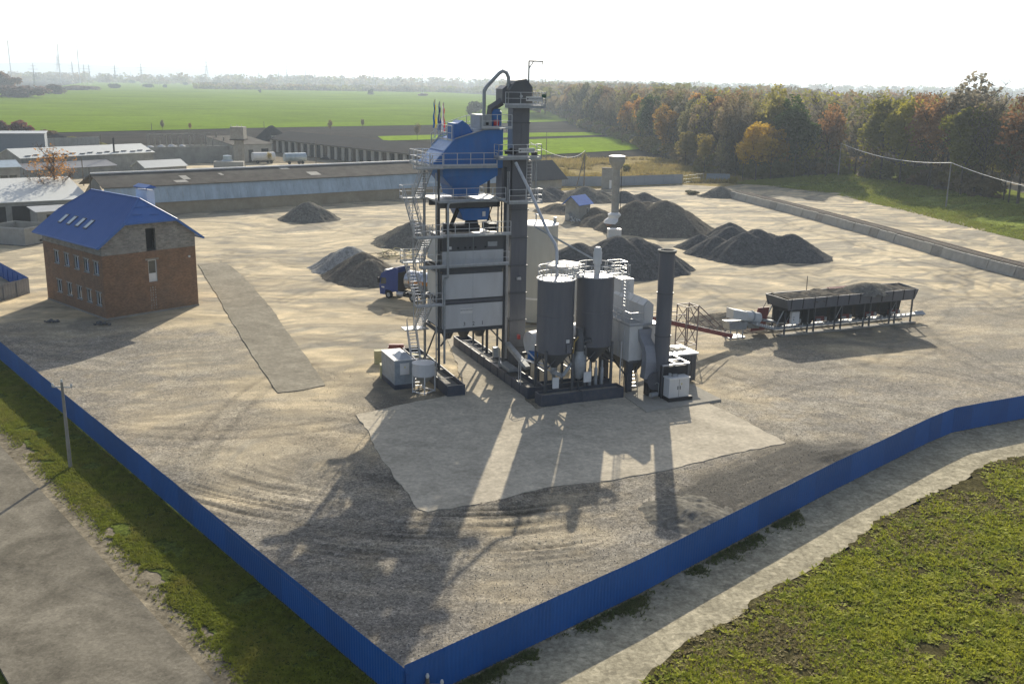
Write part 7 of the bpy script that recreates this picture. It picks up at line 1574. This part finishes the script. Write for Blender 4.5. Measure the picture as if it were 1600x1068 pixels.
# ------------------------------------------------------------ flags on the screen house
for px, cols, lb in ((700, ((.02, .10, .30), (.70, .50, .02)), 'blue and yellow flag drooping on a thin pole on the tower roof'), (709, ((.015, .03, .16), (.015, .03, .16)), 'dark navy flag between the two coloured ones'), (716, ((.65, .65, .66), (.55, .03, .04)), 'white and red flag drooping on a thin pole on the tower roof')):
    a = {700: -4.55, 709: -4.1, 716: -3.72}[px]; f = thing('flag', lb, 'flag', (a, 13.2, 0), PL); zt = {700: 25.2, 709: 25.0, 716: 24.9}[px]
    MB().tube((a, 13.2, 19.7), (a, 13.2, zt), .035, 6).build('flag_pole', m_galvw, f)
    for s_ in (0, 1):
        g = MB(); n = 10
        for i in range(n):
            z0 = zt-.1-2.5*i/n; z1 = zt-.1-2.5*(i+1)/n; wv = lambda q: .05+.15*(q/n)**.8; y = lambda q: .12*math.sin(q*1.3+s_)
            xa0 = a-.02-(wv(i) if not s_ else 0); xb0 = xa0+wv(i); xa1 = a-.02-(wv(i+1) if not s_ else 0); xb1 = xa1+wv(i+1)
            if px == 716: pass
            g.quad((xa0, 13.2+y(i), z0), (xb0, 13.25+y(i+.5), z0), (xb1, 13.25+y(i+1.5), z1), (xa1, 13.2+y(i+1), z1))
        g.build('flag_cloth', M('flag_%d_%d' % (px, s_), cols[s_], .9, trans=.3), f)

# ------------------------------------------------------------ ground cover, stones
def scatter(name, P, hgts, size, blades, mat, leafy=False, seed=0):
    r = np.random.default_rng(seed); n = len(P); k = blades; c = np.repeat(P, k, 0); N = n*k; a = r.random(N)*6.283; s = np.repeat(size, k)*(.5+.8*r.random(N)); h_ = np.repeat(hgts, k)*(.4+.8*r.random(N))
    o_ = np.stack([np.cos(a), np.sin(a), np.zeros(N)], 1); p_ = np.stack([-np.sin(a), np.cos(a), np.zeros(N)], 1)
    if leafy:
        b = c+o_*(s*.3)[:, None]+np.array([0, 0, 1.])*(h_*.3)[:, None]; V = np.stack([b-p_*(s*.30)[:, None], b+p_*(s*.30)[:, None], b+o_*(s*.8)[:, None]+np.array([0, 0, 1.])*(h_*.7)[:, None]], 1)
    else:
        V = np.stack([c-p_*(s*.12)[:, None]+o_*(s*.2*r.random(N))[:, None], c+p_*(s*.12)[:, None], c+o_*(s*.55)[:, None]+np.array([0, 0, 1.])*h_[:, None]], 1)
    o = grid_mesh(name, V.reshape(-1, 3), np.arange(3*N).reshape(N, 3), mat, False); return o
def plant_mat(name, c1, c2, c3, sc):
    m = M(name, c1, .8, var=.35, scale=sc*5, dirt=c2, dirts=.95, dscale=sc, trans=.35, spec=.2); return m
# verge grass
r = np.random.default_rng(3); N = 80000; s_ = 75*r.random(N)**1.0-8; d_ = .1+(gD+.9)*r.random(N); P = np.array(FL[0])+np.outer(s_, [vdir.x, vdir.y])+np.outer(d_, [vn_.x, vn_.y]); dens = fbm(P[:, 0]*.5, P[:, 1]*.5, 3); lim = gD+.55-.9*(fbm(P[:, 0]*.8+9, P[:, 1]*.8, 3)); ok = (dens > .30) & (d_ < lim+.5*np.abs(r.normal(size=len(P)))**2*.5); P = P[ok]; P3 = np.column_stack([P, np.full(len(P), -.06)])
o = scatter('verge_grass', P3, .05+.13*r.random(len(P))**2, .12+.16*r.random(len(P)), 6, plant_mat('verge_grass_blades', (.24, .27, .035), (.32, .29, .07), None, .3), seed=4); o['kind'] = 'stuff'; o['label'] = 'short green grass of the verge between blue fence and road'
# weedy meadow
N = 130000; u = r.random(N)*.62+.0; y = 38+50*r.random(N)**1.15; X = u*y; ok = inpoly(X, y, [(2, 30)]+TR+[(140, 20)]); X = X[ok]; y = y[ok]; dn = fbm(X*.28, y*.28, 4); rim = segd(X, y, TR); ok = (dn+.10*np.clip(rim/3, 0, 1) > .44+.22*(r.random(len(X))-.5)) & ((rim > .9) | (r.random(len(X)) < .25)); X = X[ok]; y = y[ok]
P3 = np.column_stack([X, y, np.full(len(X), -.03)]); k = r.random(len(X))+2.0*(fbm(X*.22+20, y*.22, 4)-.5)-.08
sel = k < .62
o = scatter('meadow_weeds', P3[sel], .05+.20*r.random(sel.sum())**2, .08+.26*r.random(sel.sum())**3, 7, plant_mat('low_weed_leaves', (.42, .43, .045), (.20, .27, .035), None, .45), True, 5); o['kind'] = 'stuff'; o['label'] = 'low leafy green weeds covering the near right meadow'
o = scatter('meadow_dry_weeds', P3[~sel], .05+.10*r.random((~sel).sum()), .08+.13*r.random((~sel).sum()), 6, plant_mat('dry_weed_leaves', (.36, .31, .13), (.18, .12, .07), None, .5), True, 6); o['kind'] = 'stuff'; o['label'] = 'brownish dry leaves between the green meadow weeds'
# weeds at the foot of the right fence
N = 9000; t = r.random(N); L_f = [np.array(p) for p in FRT[:4]]; seg_ = r.integers(0, 3, N); A_ = np.array(L_f)[seg_]; B_ = np.array(L_f)[seg_+1]; Pp = A_+(B_-A_)*t[:, None]; dn = fbm(Pp[:, 0]*.7+4, Pp[:, 1]*.7, 3); dirn = (B_-A_)/np.linalg.norm(B_-A_, axis=1)[:, None]; nrm = np.stack([dirn[:, 1], -dirn[:, 0]], 1); off_ = .15+np.abs(r.normal(size=N))*.45*(dn*1.6); Pp = Pp+nrm*off_[:, None]; ok = (dn+.35*r.random(N) > .70) & (Pp[:, 0] < 19); Pp = Pp[ok]
o = scatter('fence_weeds', np.column_stack([Pp, np.full(len(Pp), -.07)]), .05+.20*r.random(len(Pp))**2, .12+.18*r.random(len(Pp)), 6, plant_mat('shade_weeds', (.15, .18, .06), (.24, .22, .10), None, .6), False, 8); o['kind'] = 'stuff'; o['label'] = 'tufts of weeds along the outer foot of the right blue fence'
# stones in the yard
N = 60000; uu = r.random(N)*.78-.36; y = 40+55*r.random(N)**1.4; X = uu*y; dn = fbm(X*.3+5, y*.3, 3); ok = inpoly(X, y, [tuple(p) for p in yard_poly]) & ~inpoly(X, y, APRON) & ~inpoly(X, y, SLAB) & (dn > .38); X = X[ok]; y = y[ok]; n = len(X); _, hz2 = yard_fields(X, y); s = (.018+.035*r.random(n)**2)
T = r.normal(size=(n, 4, 3)); T /= np.linalg.norm(T, axis=2)[:, :, None]; V = T*s[:, None, None]+np.stack([X, y, hz2+s*.3], 1)[:, None, :]
b_ = (np.arange(n)*4)[:, None]; F_ = np.concatenate([b_+np.array([q]) for q in ([0, 1, 2], [0, 1, 3], [0, 2, 3], [1, 2, 3])]); 
o = grid_mesh('yard_gravel', V.reshape(-1, 3), F_, M('loose_stone', (.33, .31, .27), .9, var=.5, scale=9), False); o['kind'] = 'stuff'; o['label'] = 'loose crushed stone lying over the yard floor near the fence corner'
# tufts on the bank and dry weeds in the rear field
N = 26000; i_ = r.integers(0, 89, N); tt_ = r.random(N)*1.15; FA = np.array([tuple(p) for p in fa_]); TA = np.array([tuple(p) for p in ta_]); Pb = FA[i_]+(TA[i_]-FA[i_])*tt_[:, None]+(FA[i_+1]-FA[i_])*r.random(N)[:, None]; tz2 = np.minimum(tt_, 1); Pb[:, 2] = TA[i_, 2]*(np.sin((tz2-.5)*math.pi)*.5+.5)-.05
dn = fbm(Pb[:, 0]*.12, Pb[:, 1]*.12, 3); Pb = Pb[dn > .36]
o = scatter('bank_grass', Pb, .2+.3*r.random(len(Pb)), .35+.4*r.random(len(Pb)), 5, plant_mat('bank_grass_blades', (.27, .31, .05), (.33, .30, .08), None, .15), False, 9); o['kind'] = 'stuff'; o['label'] = 'rough grass on the bank behind the railway'
N = 14000; q = np.array([at(a, b)[:2] for a, b in zip(r.uniform(845, 1160, N), r.uniform(249, 286, N))]); dn = fbm(q[:, 0]*.1, q[:, 1]*.06, 3); q = q[dn > .40]
o = scatter('dry_grass', np.column_stack([q, np.zeros(len(q))]), .5+.9*r.random(len(q)), .8+.8*r.random(len(q)), 5, plant_mat('straw_weeds', (.36, .28, .10), (.20, .19, .06), None, .05), False, 10); o['kind'] = 'stuff'; o['label'] = 'dry straw yellow weeds in the rear field behind the fence'

# ------------------------------------------------------------ haze
hm = bpy.data.materials.new('haze_air'); hm.use_nodes = True; n_ = hm.node_tree.nodes; n_.remove(n_['Principled BSDF'])
pv = n_.new('ShaderNodeVolumePrincipled'); pv.inputs['Color'].default_value = (.74, .87, 1.0, 1); pv.inputs['Density'].default_value = HAZE; pv.inputs['Anisotropy'].default_value = .35
hm.node_tree.links.new(pv.outputs[0], n_['Material Output'].inputs['Volume'])
hb = MB().box(-12000, 12000, -300, 11000, -14, 150).build('haze', hm, kind='stuff'); hb['label'] = 'pale autumn haze filling the air'
